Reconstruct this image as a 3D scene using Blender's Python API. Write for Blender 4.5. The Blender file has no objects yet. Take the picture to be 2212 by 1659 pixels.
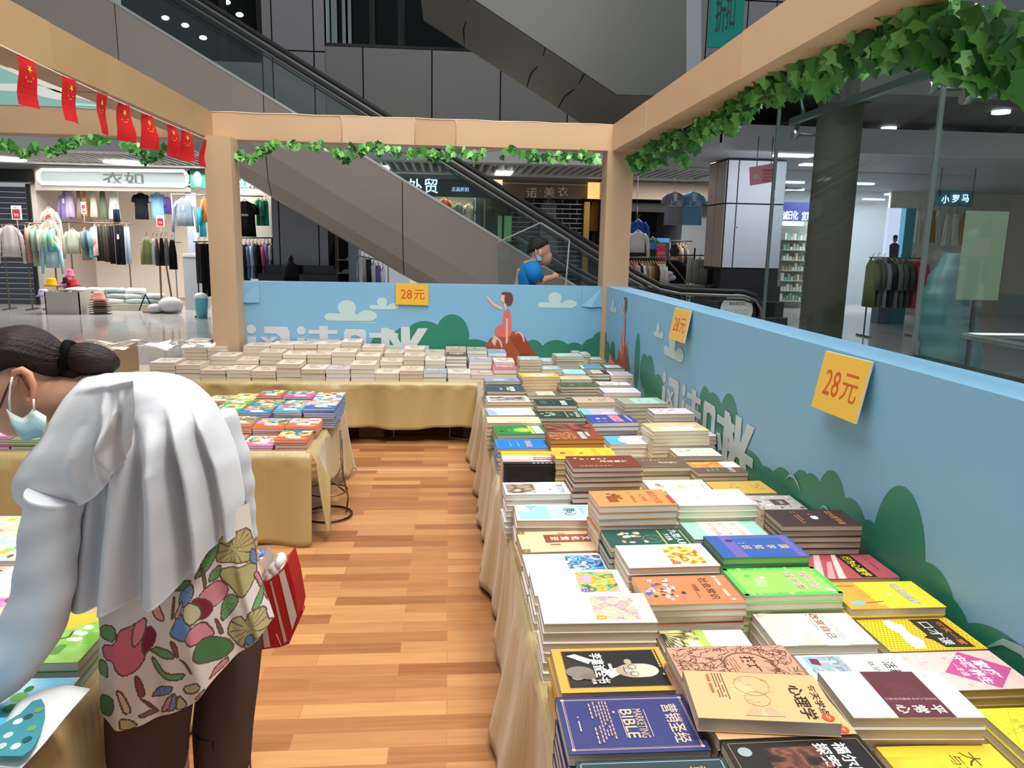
import bpy, math, random, mathutils
import numpy as np
from mathutils import Vector
R = random.Random(7)
SC = bpy.context.scene
COL = SC.collection

# ---------------------------------------------------------------- camera
cd = bpy.data.cameras.new('camera')
cam = bpy.data.objects.new('camera', cd)
COL.objects.link(cam)
SC.camera = cam
cd.sensor_width = 36.0
cd.lens = 1660.0 / 2212.0 * 36.0
cd.clip_start = 0.05
cd.clip_end = 200
_f = 1660.0
_dy = Vector((970 - 1106, 829.5 - 525, -_f)).normalized()
_up = Vector((186.0, 10070.0, _f))
_up = (_up - _dy * _up.dot(_dy)).normalized()
_dx = _dy.cross(_up)
cam.matrix_world = mathutils.Matrix(((_dx[0], _dx[1], _dx[2], 0), (_dy[0], _dy[1], _dy[2], 0), (_up[0], _up[1], _up[2], 1.5), (0, 0, 0, 1)))

# ---------------------------------------------------------------- world, lights, exposure
SC.view_settings.view_transform = 'Standard'
SC.view_settings.look = 'None'
SC.view_settings.gamma = 1
SC.view_settings.use_curve_mapping = False
SC.view_settings.exposure = 0.3
w = bpy.data.worlds.new('atrium_daylight')
SC.world = w
w.use_nodes = True
w.node_tree.nodes['Background'].inputs[0].default_value = (0.86, 0.93, 1.0, 1)
w.node_tree.nodes['Background'].inputs[1].default_value = 0.32
SC.cycles.max_bounces = 6
SC.cycles.transparent_max_bounces = 12


def area(name, loc, size, energy, color=(1, 1, 1), rot=(0, 0, 0), sizey=None):
    l = bpy.data.lights.new(name, 'AREA')
    l.energy = energy
    l.color = color
    l.size = size
    if sizey:
        l.shape = 'RECTANGLE'
        l.size_y = sizey
    o = bpy.data.objects.new(name, l)
    o.location = loc
    o.rotation_euler = rot
    COL.objects.link(o)
    return o


area('atrium_lamps', (0.2, 3.2, 6.6), 5.5, 430, (1, 0.985, 0.96), sizey=6)
area('skylight', (1.0, 8.0, 11.5), 9, 350, (0.96, 0.98, 1.0), sizey=9)
area('ceiling_lamp_bank', (1.4, 0.6, 5.6), 0.9, 150, (1, 0.97, 0.90), rot=(math.radians(8), math.radians(2), 0), sizey=0.9)
area('shop_lamp_left', (-7.0, 17.0, 2.9), 4.2, 230, (1, 0.97, 0.93), sizey=2.0)
area('shop_lamp_left_end', (-4.6, 18.6, 2.75), 1.6, 90, (1, 0.98, 0.95), sizey=1.4)
area('shop_lamp_middle', (-0.3, 18.8, 2.75), 2.2, 70, (1, 0.95, 0.85), sizey=1.2)
area('shop_lamp_right', (5.0, 16.2, 2.9), 2.5, 70, (1, 0.95, 0.9), sizey=1.2)
area('ceiling_lamp_right', (5.3, 11.6, 2.86), 1.6, 26, (0.93, 0.96, 1), rot=(math.radians(35), 0, 0), sizey=.5)
area('shop_lamp_far_right', (11.0, 19.5, 3.2), 4.5, 320, (0.92, 0.96, 1), sizey=3)

# ---------------------------------------------------------------- helpers
def lin(c):
    if isinstance(c, str):
        c = c.lstrip('#')
        c = tuple(int(c[i:i + 2], 16) / 255 for i in (0, 2, 4))
    return tuple(x / 12.92 if x <= 0.04045 else ((x + 0.055) / 1.055) ** 2.4 for x in c[:3])


_mats = {}


def mat(key, rough=0.6, metal=0.0, spec=0.4, **k):
    """A procedural material whose base colour is the printed / dyed colour of each face."""
    if key in _mats:
        return _mats[key]
    m = bpy.data.materials.new(key)
    m.use_nodes = True
    nt = m.node_tree
    b = nt.nodes['Principled BSDF']
    a = nt.nodes.new('ShaderNodeAttribute')
    a.attribute_name = 'Col'
    b.inputs['Roughness'].default_value = rough
    b.inputs['Metallic'].default_value = metal
    b.inputs['Specular IOR Level'].default_value = spec
    src = a.outputs['Color']
    if k.get('vary'):
        tc = nt.nodes.new('ShaderNodeTexCoord')
        n = nt.nodes.new('ShaderNodeTexNoise')
        n.inputs['Scale'].default_value = k.get('vscale', 6)
        n.inputs['Detail'].default_value = 5
        nt.links.new(tc.outputs['Object'], n.inputs['Vector'])
        mr = nt.nodes.new('ShaderNodeMapRange')
        mr.inputs[3].default_value = 1 - k['vary']
        mr.inputs[4].default_value = 1 + k['vary']
        nt.links.new(n.outputs['Fac'], mr.inputs[0])
        mx = nt.nodes.new('ShaderNodeVectorMath')
        mx.operation = 'SCALE'
        nt.links.new(src, mx.inputs[0])
        nt.links.new(mr.outputs[0], mx.inputs['Scale'])
        src = mx.outputs[0]
    nt.links.new(src, b.inputs['Base Color'])
    if k.get('bump'):
        tc = nt.nodes.new('ShaderNodeTexCoord')
        n = nt.nodes.new('ShaderNodeTexNoise')
        n.inputs['Scale'].default_value = k.get('bscale', 40)
        n.inputs['Detail'].default_value = 4
        mp = nt.nodes.new('ShaderNodeMapping')
        mp.inputs['Scale'].default_value = k.get('bvec', (1, 1, 1))
        nt.links.new(tc.outputs['Object'], mp.inputs[0])
        nt.links.new(mp.outputs[0], n.inputs['Vector'])
        bp = nt.nodes.new('ShaderNodeBump')
        bp.inputs['Strength'].default_value = k['bump']
        bp.inputs['Distance'].default_value = k.get('bdist', 0.01)
        nt.links.new(n.outputs['Fac'], bp.inputs['Height'])
        nt.links.new(bp.outputs[0], b.inputs['Normal'])
    if k.get('sheen'):
        b.inputs['Sheen Weight'].default_value = k['sheen']
    if k.get('coat'):
        b.inputs['Coat Weight'].default_value = k['coat']
        b.inputs['Coat Roughness'].default_value = 0.15
    if k.get('sss'):
        b.inputs['Subsurface Weight'].default_value = k['sss']
        b.inputs['Subsurface Scale'].default_value = 0.02
    if k.get('emit'):
        nt.links.new(a.outputs['Color'], b.inputs['Emission Color'])
        b.inputs['Emission Strength'].default_value = k['emit']
    if k.get('alpha') is not None:
        b.inputs['Alpha'].default_value = k['alpha']
    _mats[key] = m
    return m


mat('print', 0.42, spec=0.35)                       # laminated covers
mat('pages', 0.85, bump=0.6, bscale=9, bvec=(4, 4, 140), bdist=0.002)
mat('vinyl', 0.38, spec=0.4, vary=0.03, vscale=1.2, bump=0.12, bscale=1.6, bdist=0.03)
mat('wrap', 0.5, spec=0.35, vary=0.06, vscale=2.5, bump=0.25, bscale=3, bdist=0.02)
mat('satin', 0.36, spec=0.6, vary=0.10, vscale=2.0, sheen=0.3, bump=0.3, bscale=5, bvec=(3.2, 3.2, .5), bdist=0.02)
mat('jersey', 0.8, sheen=0.15, spec=0.2, bump=0.08, bscale=7, bdist=0.02)
mat('cotton', 0.9, spec=0.15)
mat('wool', 0.95, spec=0.1, vary=0.1, vscale=20)
mat('skin', 0.55, spec=0.35, sss=0.1)
mat('hair', 0.48, spec=0.22, vary=0.35, vscale=14, bump=1.0, bscale=50, bvec=(0.5, 6, 6), bdist=0.004)
mat('metal', 0.35, metal=0.9)
mat('steel_clad', 0.38, metal=0.35, vary=0.14, vscale=0.7)
mat('plastic', 0.4)
mat('rubber', 0.5, spec=0.5)
mat('panel', 0.55, vary=0.05, vscale=1.0)
mat('dark_gloss', 0.2, spec=0.5)
mat('leaf', 0.45, spec=0.4)
mat('glow', 0.5, emit=1.5)
mat('glow_soft', 0.5, emit=0.8)
mat('matte', 0.9, spec=0.1)


def glassmat(key, col, refl, tint):
    m = bpy.data.materials.new(key)
    m.use_nodes = True
    nt = m.node_tree
    nt.nodes.clear()
    out = nt.nodes.new('ShaderNodeOutputMaterial')
    mx = nt.nodes.new('ShaderNodeMixShader')
    tr = nt.nodes.new('ShaderNodeBsdfTransparent')
    tr.inputs[0].default_value = (*tint, 1)
    gl = nt.nodes.new('ShaderNodeBsdfGlossy')
    gl.inputs['Color'].default_value = (*col, 1)
    gl.inputs['Roughness'].default_value = 0.03
    fr = nt.nodes.new('ShaderNodeLayerWeight')
    fr.inputs[0].default_value = 0.25
    ad = nt.nodes.new('ShaderNodeMath')
    ad.operation = 'MULTIPLY_ADD'
    ad.use_clamp = True
    ad.inputs[1].default_value = 0.22
    ad.inputs[2].default_value = refl
    nt.links.new(fr.outputs['Facing'], ad.inputs[0])
    nt.links.new(ad.outputs[0], mx.inputs[0])
    nt.links.new(tr.outputs[0], mx.inputs[1])
    nt.links.new(gl.outputs[0], mx.inputs[2])
    nt.links.new(mx.outputs[0], out.inputs[0])
    _mats[key] = m


glassmat('glass_green', (0.75, 0.85, 0.84), 0.03, (0.84, 0.93, 0.90))
glassmat('glass_clear', (0.8, 0.85, 0.85), 0.02, (0.90, 0.94, 0.93))
glassmat('glass_dark', (0.5, 0.56, 0.56), 0.02, (0.6, 0.66, 0.66))
glassmat('film', (1, 1, 1), 0.02, (0.97, 0.97, 0.97))


class MB:
    """Collects coloured faces and links them as ONE mesh object."""

    def __init__(s):
        s.v, s.f, s.c, s.m, s.ms, s.sm = [], [], [], [], [], []

    def face(s, idx, col, m, smooth=False):
        s.f.append(tuple(idx))
        s.c.append(col)
        if m not in s.ms:
            s.ms.append(m)
        s.m.append(s.ms.index(m))
        s.sm.append(smooth)

    def poly(s, pts, col, m='print', smooth=False):
        n = len(s.v)
        s.v += [tuple(p) for p in pts]
        s.face(range(n, n + len(pts)), col, m, smooth)

    def box(s, x0, y0, z0, x1, y1, z1, col, m='plastic', bev=0, skip=''):
        if x0 > x1: x0, x1 = x1, x0
        if y0 > y1: y0, y1 = y1, y0
        if z0 > z1: z0, z1 = z1, z0
        n = len(s.v)
        s.v += [(x0, y0, z0), (x1, y0, z0), (x1, y1, z0), (x0, y1, z0), (x0, y0, z1), (x1, y0, z1), (x1, y1, z1), (x0, y1, z1)]
        for nm, f in (('b', (3, 2, 1, 0)), ('t', (4, 5, 6, 7)), ('f', (0, 1, 5, 4)), ('r', (1, 2, 6, 5)), ('k', (2, 3, 7, 6)), ('l', (3, 0, 4, 7))):
            if nm not in skip:
                s.face([n + i for i in f], col, m)

    def prism(s, pts, axis, a, b, col, m='plastic', col2=None, smooth=False):
        """pts 2D polygon; axis 'y': (x,z) extruded over y a..b; 'x': (y,z) ; 'z': (x,y)."""
        def P(p, t):
            return (p[0], t, p[1]) if axis == 'y' else ((t, p[0], p[1]) if axis == 'x' else (p[0], p[1], t))
        n, k = len(s.v), len(pts)
        s.v += [P(p, a) for p in pts] + [P(p, b) for p in pts]
        s.face(range(n, n + k), col, m)
        s.face(range(n + 2 * k - 1, n + k - 1, -1), col, m)
        for i in range(k):
            j = (i + 1) % k
            s.face((n + i, n + k + i, n + k + j, n + j), col2 or col, m, smooth)

    def tube(s, path, r, col, m='metal', seg=8, cap=True):
        path = [Vector(p) for p in path]
        rs = r if isinstance(r, (list, tuple)) else [r] * len(path)
        n0 = len(s.v)
        prev = None
        for i, p in enumerate(path):
            d = (path[min(i + 1, len(path) - 1)] - path[max(i - 1, 0)])
            d = d.normalized() if d.length > 1e-9 else Vector((0, 0, 1))
            if prev is None:
                a = Vector((0, 0, 1)) if abs(d.z) < 0.9 else Vector((1, 0, 0))
                u = d.cross(a).normalized()
            else:
                u = (prev - d * prev.dot(d)).normalized()
            prev = u
            vv = d.cross(u)
            for k in range(seg):
                t = 2 * math.pi * k / seg
                s.v.append(tuple(p + (u * math.cos(t) + vv * math.sin(t)) * rs[i]))
        for i in range(len(path) - 1):
            for k in range(seg):
                a, b = n0 + i * seg + k, n0 + i * seg + (k + 1) % seg
                s.face((a, b, b + seg, a + seg), col, m, True)
        if cap:
            s.face(range(n0 + seg - 1, n0 - 1, -1), col, m)
            e = n0 + (len(path) - 1) * seg
            s.face(range(e, e + seg), col, m)

    def loft(s, rings, col, m='plastic', closed=True, cap=True, smooth=True):
        n0, k = len(s.v), len(rings[0])
        for r in rings:
            s.v += [tuple(p) for p in r]
        for i in range(len(rings) - 1):
            for j in range(k if closed else k - 1):
                a, b = n0 + i * k + j, n0 + i * k + (j + 1) % k
                c = col(i, j) if callable(col) else col
                s.face((a, b, b + k, a + k), c, m, smooth)
        if cap and closed:
            c = col(0, 0) if callable(col) else col
            s.face(range(n0 + k - 1, n0 - 1, -1), c, m)
            e = n0 + (len(rings) - 1) * k
            s.face(range(e, e + k), c, m)

    def ell(s, c, r, col, m='plastic', nu=16, nv=10, rot=None):
        rings = []
        for i in range(nv + 1):
            t = math.pi * (0.02 + 0.96 * i / nv)
            ring = []
            for j in range(nu):
                a = 2 * math.pi * j / nu
                p = Vector((r[0] * math.sin(t) * math.cos(a), r[1] * math.sin(t) * math.sin(a), r[2] * math.cos(t)))
                if rot is not None:
                    p = rot @ p
                ring.append((c[0] + p.x, c[1] + p.y, c[2] + p.z))
            rings.append(ring[::-1])
        s.loft(rings, col, m)

    def build(s, name, parent=None, loc=None, rotz=0, thick=0):
        me = bpy.data.meshes.new(name)
        me.from_pydata(s.v, [], s.f)
        for k in s.ms:
            me.materials.append(_mats[k])
        ca = me.color_attributes.new('Col', 'FLOAT_COLOR', 'CORNER')
        lens = np.array([len(f) for f in s.f])
        cc = {}
        cols = []
        for c in s.c:
            if c not in cc:
                cc[c] = (*lin(c), 1.0)
            cols.append(cc[c])
        arr = np.repeat(np.array(cols, dtype=np.float32).reshape(-1, 4), lens, axis=0)
        ca.data.foreach_set('color', arr.ravel())
        me.polygons.foreach_set('material_index', s.m)
        me.polygons.foreach_set('use_smooth', s.sm)
        me.update()
        o = bpy.data.objects.new(name, me)
        COL.objects.link(o)
        if parent:
            o.parent = parent
        if loc:
            o.location = loc
        if rotz:
            o.rotation_euler = (0, 0, rotz)
        if thick:
            md = o.modifiers.new('thickness', 'SOLIDIFY')
            md.thickness = thick
        return o


def tag(o, label, cat, group=None, kind=None):
    if label: o['label'] = label
    if cat: o['category'] = cat
    if group: o['group'] = group
    if kind: o['kind'] = kind
    return o


def thing(name, label, cat, loc=(0, 0, 0), rotz=0, group=None):
    o = bpy.data.objects.new(name, None)
    o.empty_display_size = 0.05
    COL.objects.link(o)
    o.location = loc
    o.rotation_euler = (0, 0, rotz)
    return tag(o, label, cat, group)


def struct(name, mb, **k):
    o = mb.build(name, **k)
    o['kind'] = 'structure'
    return o


_tc = {}


def text2d(txt, bold=0.0):
    """Flat glyph polygons of a text, 1 unit = character size, centred."""
    key = (txt, bold)
    if key in _tc:
        return _tc[key]
    c = bpy.data.curves.new('t', 'FONT')
    c.body = txt
    c.size = 1
    c.offset = bold
    c.resolution_u = 2
    o = bpy.data.objects.new('t', c)
    COL.objects.link(o)
    dg = bpy.context.evaluated_depsgraph_get()
    me = o.evaluated_get(dg).to_mesh()
    v = [(p.co.x, p.co.y) for p in me.vertices]
    f = [tuple(p.vertices) for p in me.polygons]
    o.evaluated_get(dg).to_mesh_clear()
    bpy.data.objects.remove(o)
    bpy.data.curves.remove(c)
    if v:
        xs, ys = [p[0] for p in v], [p[1] for p in v]
        cx, cy = (min(xs) + max(xs)) / 2, (min(ys) + max(ys)) / 2
        wd, ht = max(xs) - min(xs), max(ys) - min(ys)
        v = [(p[0] - cx, p[1] - cy) for p in v]
    else:
        wd = ht = 1
    _tc[key] = (v, f, wd, ht)
    return _tc[key]


def put_text(mb, txt, P, size, col, m='print', bold=0.0, rot=0.0, fitw=None, fith=None, sx=1, sy=1):
    """P(u,v)->3D point; text laid in the uv plane, u right, v up, rotated by rot degrees."""
    v, f, wd, ht = text2d(txt, round(bold * .5, 3))
    if fitw: sx = fitw / (wd * size)
    if fith: sy = fith / (ht * size)
    ca, sa = math.cos(math.radians(rot)), math.sin(math.radians(rot))
    n = len(mb.v)
    for p in v:
        a, b = p[0] * size * sx, p[1] * size * sy
        mb.v.append(tuple(P(a * ca - b * sa, a * sa + b * ca)))
    for q in f:
        mb.face([n + i for i in q], col, m)


def mix(a, b, t):
    a, b = [[int(c[i:i + 2], 16) for i in (1, 3, 5)] for c in (a, b)]
    return '#%02x%02x%02x' % tuple(int((p + (q - p) * t) / 4) * 4 for p, q in zip(a, b))


def hue(c, d):
    c = c.lstrip('#')
    r = [max(0, min(255, int(int(c[i:i + 2], 16) * d))) for i in (0, 2, 4)]
    return '#%02x%02x%02x' % tuple(r)


ORD = ['first', 'second', 'third', 'fourth', 'fifth', 'sixth', 'seventh', 'eighth', 'ninth', 'tenth', 'eleventh', 'twelfth', 'thirteenth', 'fourteenth', 'fifteenth', 'sixteenth', 'seventeenth', 'eighteenth', 'nineteenth', 'twentieth']

# ---------------------------------------------------------------- floors and walls
def wood_floor():
    m = bpy.data.materials.new('wood_strip_floor')
    m.use_nodes = True
    nt = m.node_tree
    b = nt.nodes['Principled BSDF']
    tc = nt.nodes.new('ShaderNodeTexCoord')
    br = nt.nodes.new('ShaderNodeTexBrick')
    br.offset = 0.37
    br.offset_frequency = 2
    br.inputs['Color1'].default_value = (0, 0, 0, 1)
    br.inputs['Color2'].default_value = (1, 1, 1, 1)
    br.inputs['Mortar'].default_value = (0.35, 0.35, 0.35, 1)
    br.inputs['Scale'].default_value = 1
    br.inputs['Mortar Size'].default_value = 0.0012
    br.inputs['Bias'].default_value = 0.0
    br.inputs['Brick Width'].default_value = 0.47
    br.inputs['Row Height'].default_value = 0.078
    nt.links.new(tc.outputs['Object'], br.inputs['Vector'])
    # grain
    mp = nt.nodes.new('ShaderNodeMapping')
    mp.inputs['Scale'].default_value = (1.6, 22, 1)
    nt.links.new(tc.outputs['Object'], mp.inputs[0])
    n = nt.nodes.new('ShaderNodeTexNoise')
    n.inputs['Scale'].default_value = 2.2
    n.inputs['Detail'].default_value = 6
    n.inputs['Distortion'].default_value = 0.8
    nt.links.new(mp.outputs[0], n.inputs['Vector'])
    ad = nt.nodes.new('ShaderNodeMath')
    ad.operation = 'MULTIPLY_ADD'
    ad.inputs[1].default_value = 0.62
    nt.links.new(br.outputs['Color'], ad.inputs[0])
    mu = nt.nodes.new('ShaderNodeMath')
    mu.operation = 'MULTIPLY'
    mu.inputs[1].default_value = 0.42
    nt.links.new(n.outputs['Fac'], mu.inputs[0])
    nt.links.new(mu.outputs[0], ad.inputs[2])
    cr = nt.nodes.new('ShaderNodeValToRGB')
    e = cr.color_ramp.elements
    e[0].position, e[0].color = 0.05, (*lin('#7a4728'), 1)
    e[1].position, e[1].color = 0.95, (*lin('#ce9862'), 1)
    q = e.new(0.45)
    q.color = (*lin('#a97144'), 1)
    nt.links.new(ad.outputs[0], cr.inputs[0])
    nt.links.new(cr.outputs[0], b.inputs['Base Color'])
    b.inputs['Roughness'].default_value = 0.34
    b.inputs['Specular IOR Level'].default_value = 0.4
    _mats['wood'] = m


def tile_floor():
    m = bpy.data.materials.new('polished_tile_floor')
    m.use_nodes = True
    nt = m.node_tree
    b = nt.nodes['Principled BSDF']
    tc = nt.nodes.new('ShaderNodeTexCoord')
    br = nt.nodes.new('ShaderNodeTexBrick')
    br.offset = 0
    br.inputs['Color1'].default_value = (*lin('#a9a7a6'), 1)
    br.inputs['Color2'].default_value = (*lin('#b4b2b0'), 1)
    br.inputs['Mortar'].default_value = (*lin('#77736f'), 1)
    br.inputs['Scale'].default_value = 1
    br.inputs['Mortar Size'].default_value = 0.006
    br.inputs['Brick Width'].default_value = 1.2
    br.inputs['Row Height'].default_value = 1.2
    nt.links.new(tc.outputs['Object'], br.inputs['Vector'])
    nt.links.new(br.outputs['Color'], b.inputs['Base Color'])
    b.inputs['Roughness'].default_value = 0.12
    b.inputs['Specular IOR Level'].default_value = 0.6
    _mats['tile'] = m


wood_floor()
tile_floor()
mb = MB()
mb.box(-14, -3, -0.25, 22, 30, -0.05, '#888888', 'tile')
struct('floor', mb)
mb = MB()
mb.box(-2.6, 0.0, -0.048, 1.62, 6.72, 0, '#a06030', 'wood')
o = struct('floor', mb)
mb = MB()
mb.box(-0.72, 4.99, 0.0, 0.3, 5.0, 0.0015, '#d8c8b4', 'plastic')
struct('trim_1', mb)

# upper atrium wall of grey panels (front plane y = 14.8), above the shop soffit
GP = '#86827f'
mb = MB()
def panel_wall(mb, x0, x1, z0, z1, y, xs, zs, col, m='panel', th=0.15):
    mb.box(x0, y, z0, x1, y + th, z1, '#1c1b1a', 'matte')
    X = [x0] + [x for x in xs if x0 < x < x1] + [x1]
    Z = [z0] + [z for z in zs if z0 < z < z1] + [z1]
    g = 0.012
    for i in range(len(X) - 1):
        for j in range(len(Z) - 1):
            mb.box(X[i] + g, y - 0.012, Z[j] + g, X[i + 1] - g, y + 0.001, Z[j + 1] - g, hue(col, 0.97 + 0.05 * ((i * 7 + j * 3) % 3) / 2), m, skip='k')
W0 = 14.8
wx = [[(-1.558,4.148)][0][0], [(-0.324,4.191)][0][0], [(0.924,3.828)][0][0], [(2.173,3.868)][0][0], [(3.438,3.908)][0][0], [(4.720,3.949)][0][0]]
zt = [(-1.423,4.926)][0][1]
zb = 3.22
panel_wall(mb, [(-2.234,4.125)][0][0], [(4.296,4.349)][0][0], zb, zt, W0, wx, [[(-0.604,3.060)][0][1]], GP)
panel_wall(mb, [(-3.323,4.869)][0][0], [(-2.216,4.911)][0][0], zb, 12, W0, [[(-3.146,4.875)][0][0], [(-2.419,4.904)][0][0]], [[(-2.729,4.814)][0][1], [(-3.112,3.054)][0][1]], '#8b8789')
panel_wall(mb, -14, [(-6.023,4.764)][0][0], zb, 12, W0, [-11.5, -10, -8.5], [4.4, 6, 8], '#7d7a7b')
panel_wall(mb, [(-6.023,4.764)][0][0], [(-3.323,4.869)][0][0], zb, 4.6, W0, [-6, -4.5], [3.8], '#7d7a7b')
panel_wall(mb, [(4.247,5.161)][0][0], 22, zb, 12, W0, [[(4.720,3.949)][0][0], [(5.480,3.974)][0][0], [(6.020,3.991)][0][0], 8, 9.5, 11, 12.5], [[(5.501,3.698)][0][1], 6.0, 8.0], '#8e8c8e')
panel_wall(mb, -14, 22, 9.5, 12, W0, list(range(-13, 22, 2)), [10.6], GP)
struct('wall_back', mb)
# dark window bands above the panels
mb = MB()
xa, xb = [(-2.207,5.299)][0][0], [(4.223,5.561)][0][0]
mb.box(xa, 15.3, zt, xb, 15.35, 9.5, '#1a1b1b', 'matte')
for px in (xa + 0.15, xa + 0.4, [(-1.866,5.313)][0][0], [(-1.385,5.332)][0][0], [(-0.886,5.353)][0][0], 2.4, 3.6):
    mb.box(px - 0.05, W0 + 0.02, zt, px + 0.05, W0 + 0.12, 9.5, '#31302f' if px > xa + 0.5 else '#7f8587', 'metal')
mb.box(xa, W0, zt - 0.02, xb, W0 + 0.2, zt + 0.05, '#3a3836', 'metal')
mb.box([(-0.861,5.354)][0][0], W0 + 0.3, zt, [(-0.828,5.355)][0][0], W0 + 0.34, 9, '#b9bbbb', 'metal')
struct('window_1', mb)
mb = MB()
mb.box(xa, W0 + 0.14, zt, xb, W0 + 0.16, 9.5, '#ffffff', 'glass_dark')
struct('window_1', mb)
mb = MB()
xa2, xb2 = [(-5.995,5.144)][0][0], [(-3.309,5.254)][0][0]
mb.box(xa2, 15.6, 4.6, xb2, 15.65, 9.5, '#191b1b', 'matte')
for px in (xa2 + 0.05, [(-3.994,5.226)][0][0], xb2 - 0.05):
    mb.box(px - 0.05, W0 + 0.02, 4.6, px + 0.05, W0 + 0.12, 9.5, '#31302f', 'metal')
struct('window_2', mb)
for k, (x, z) in enumerate([(-4.073,5.752),(-3.851,5.548),(-4.832,5.326),(-4.523,5.124),(-5.176,5.438)]):  # glowing blobs stand in for lamps reflected in the dark window
    mb = MB()
    mb.ell((x, 15.45, z), (0.07, 0.06, 0.04), '#f4f8ff', 'glow')
    tag(mb.build('ceiling_light'), 'small bright lamp high behind the escalator glass, %s of five' % ORD[k], 'ceiling light')

# shop soffit: white band, slatted grille, back band
def soffit(x0, x1, y0, y1, z, name, slat_dir=1):
    mb = MB()
    mb.box(x0, y0 - 0.05, z - 0.02, x1, y0 + 0.35, z + 0.2, '#c9c7c6', 'panel')
    mb.box(x0, y1 - 0.35, z - 0.02, x1, y1 + 0.1, z + 0.2, '#cfcdca', 'panel')
    mb.box(x0, y0, z + 0.18, x1, y1, z + 0.22, '#2a2928', 'matte')
    n = int((x1 - x0) / 0.17)
    for i in range(n):
        xx = x0 + 0.17 * i
        mb.box(xx, y0 + 0.3, z, xx + 0.055, y1 - 0.3, z + 0.09, '#c4c2c0', 'panel')
    return struct(name, mb)
soffit(-14, 5.4, 14.75, 17.5, 3.0, 'ceiling')
mb = MB()
mb.box(3.9, 11.2, 3.0, 22, 14.8, 3.2, '#c5c6ca', 'panel')
mb.box(3.9, 11.15, 2.9, 22, 11.3, 3.25, '#d9dadd', 'panel')
mb.box(5.4, 14.7, 2.98, 22, 19.0, 3.2, '#b9bcc2', 'panel')
struct('ceiling', mb)
for (x, y, lb) in ((5.5, 12.4, 'front'), (6.5, 13.6, 'right'), (5.0, 13.9, 'rear')):
    mb = MB()
    mb.box(x - 0.3, y - 0.12, 2.975, x + 0.3, y + 0.12, 3.0, '#fbfdff', 'glow')
    tag(mb.build('ceiling_light'), 'white recessed lamp above the pale right column, %s one' % lb, 'ceiling light')
def lamp_panel(x, y, z, a, b, lab, rnd=False):
    mb = MB()
    if rnd:
        pts = [(x + a * math.cos(t) * (1 if abs(math.cos(t)) < .9 else 1), y + b * math.sin(t)) for t in [2 * math.pi * k / 24 for k in range(24)]]
        mb.prism(pts, 'z', z - 0.03, z, '#fdfeff', 'glow')
    else:
        mb.box(x - a, y - b, z - 0.03, x + a, y + b, z, '#fdfeff', 'glow')
    tag(mb.build('ceiling_light'), lab, 'ceiling light')
(q,) = [(1.147,16.792)]; lamp_panel(q[0], q[1], 2.99, 0.17, 0.38, 'square white lamp in the slatted soffit above the closed shop')
(q,) = [(-1.386,16.214)]; lamp_panel(q[0], q[1], 2.99, 0.16, 0.3, 'square lamp in the slatted soffit left of the escalator handrail')
(q,) = [(-6.547,16.740)]; lamp_panel(q[0], q[1], 2.99, 0.42, 0.42, 'long white oval lamp above the wide lit shop sign', True)
(q,) = [(-8.900,16.676)]; lamp_panel(q[0], q[1], 2.99, 0.42, 0.42, 'long white oval lamp at the left edge above the black sign', True)

# ---------------------------------------------------------------- booth frame, wrapped in tan paper
TAN = '#c4a482'
BX0, BX1 = -1.87, 1.34          # inner faces of the left and right beams
PY = 6.5                        # inner face of the back panel
ZB, ZT = 2.275, 2.48
root = thing('booth_stand', 'tan-framed booth stand with blue printed side panels around the book tables', 'booth', (0, 6.6, 0))
def off(o):
    o.location = (-root.location.x, -root.location.y, 0)
    return o
mb = MB(); mb.box(BX1 - 0.04, PY - 0.02, 0.0, BX1 + 0.18, PY + 0.2, ZB, TAN, 'wrap'); off(mb.build('post', root))
mb = MB()
(pa, pb) = [(-1.881,0.826),(-1.679,0.828)]
mb.box(pa[0], 6.3, -0.0, pb[0], 6.52, ZB, TAN, 'wrap'); off(mb.build('post', root))
mb = MB()
xs = [-1.87, -0.86, -0.28, 0.05, 1.34]
for i, (a, b) in enumerate(zip(xs[:-1], xs[1:])):
    mb.box(a, PY - 0.004 * (i % 2), ZB, b, PY + 0.2, ZT - 0.003 * (i % 2), ['#caa785', '#d0af8f', '#c7a27e', '#cca985'][i], 'wrap')
    mb.tube([(b, PY - 0.006, ZB + 0.01), (b + 0.006, PY - 0.008, ZT - 0.03), (b - 0.005, PY - 0.005, ZT)], 0.0025, '#e6c9a0', 'wrap', 5)
mb.tube([(-1.87, PY, ZT)] + [(-1.87 + 0.16 * i, PY - 0.002, ZT + 0.003 * math.sin(i * 2.1)) for i in range(1, 20)] + [(1.34, PY, ZT)], 0.004, '#e8cda6', 'wrap', 5)
off(mb.build('beam', root))
def longbeam(x0, x1, y0, y1, cuts, cols):
    mb = MB()
    ys = [y0] + cuts + [y1]
    for i, (a, b) in enumerate(zip(ys[:-1], ys[1:])):
        g = 0.004 * (i % 2)
        mb.box(x0 - g, a, ZB - g, x1 + g, b, ZT, cols[i % len(cols)], 'wrap')
    return mb
mb = longbeam(BX1, BX1 + 0.2, -0.6, PY + 0.2, [1.6, 3.65, 5.4], ['#c9a582', '#ccaa86', '#c8a480'])
off(mb.build('beam', root))
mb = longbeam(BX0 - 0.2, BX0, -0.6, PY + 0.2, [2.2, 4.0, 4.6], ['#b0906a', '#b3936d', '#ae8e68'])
off(mb.build('beam', root))
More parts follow.
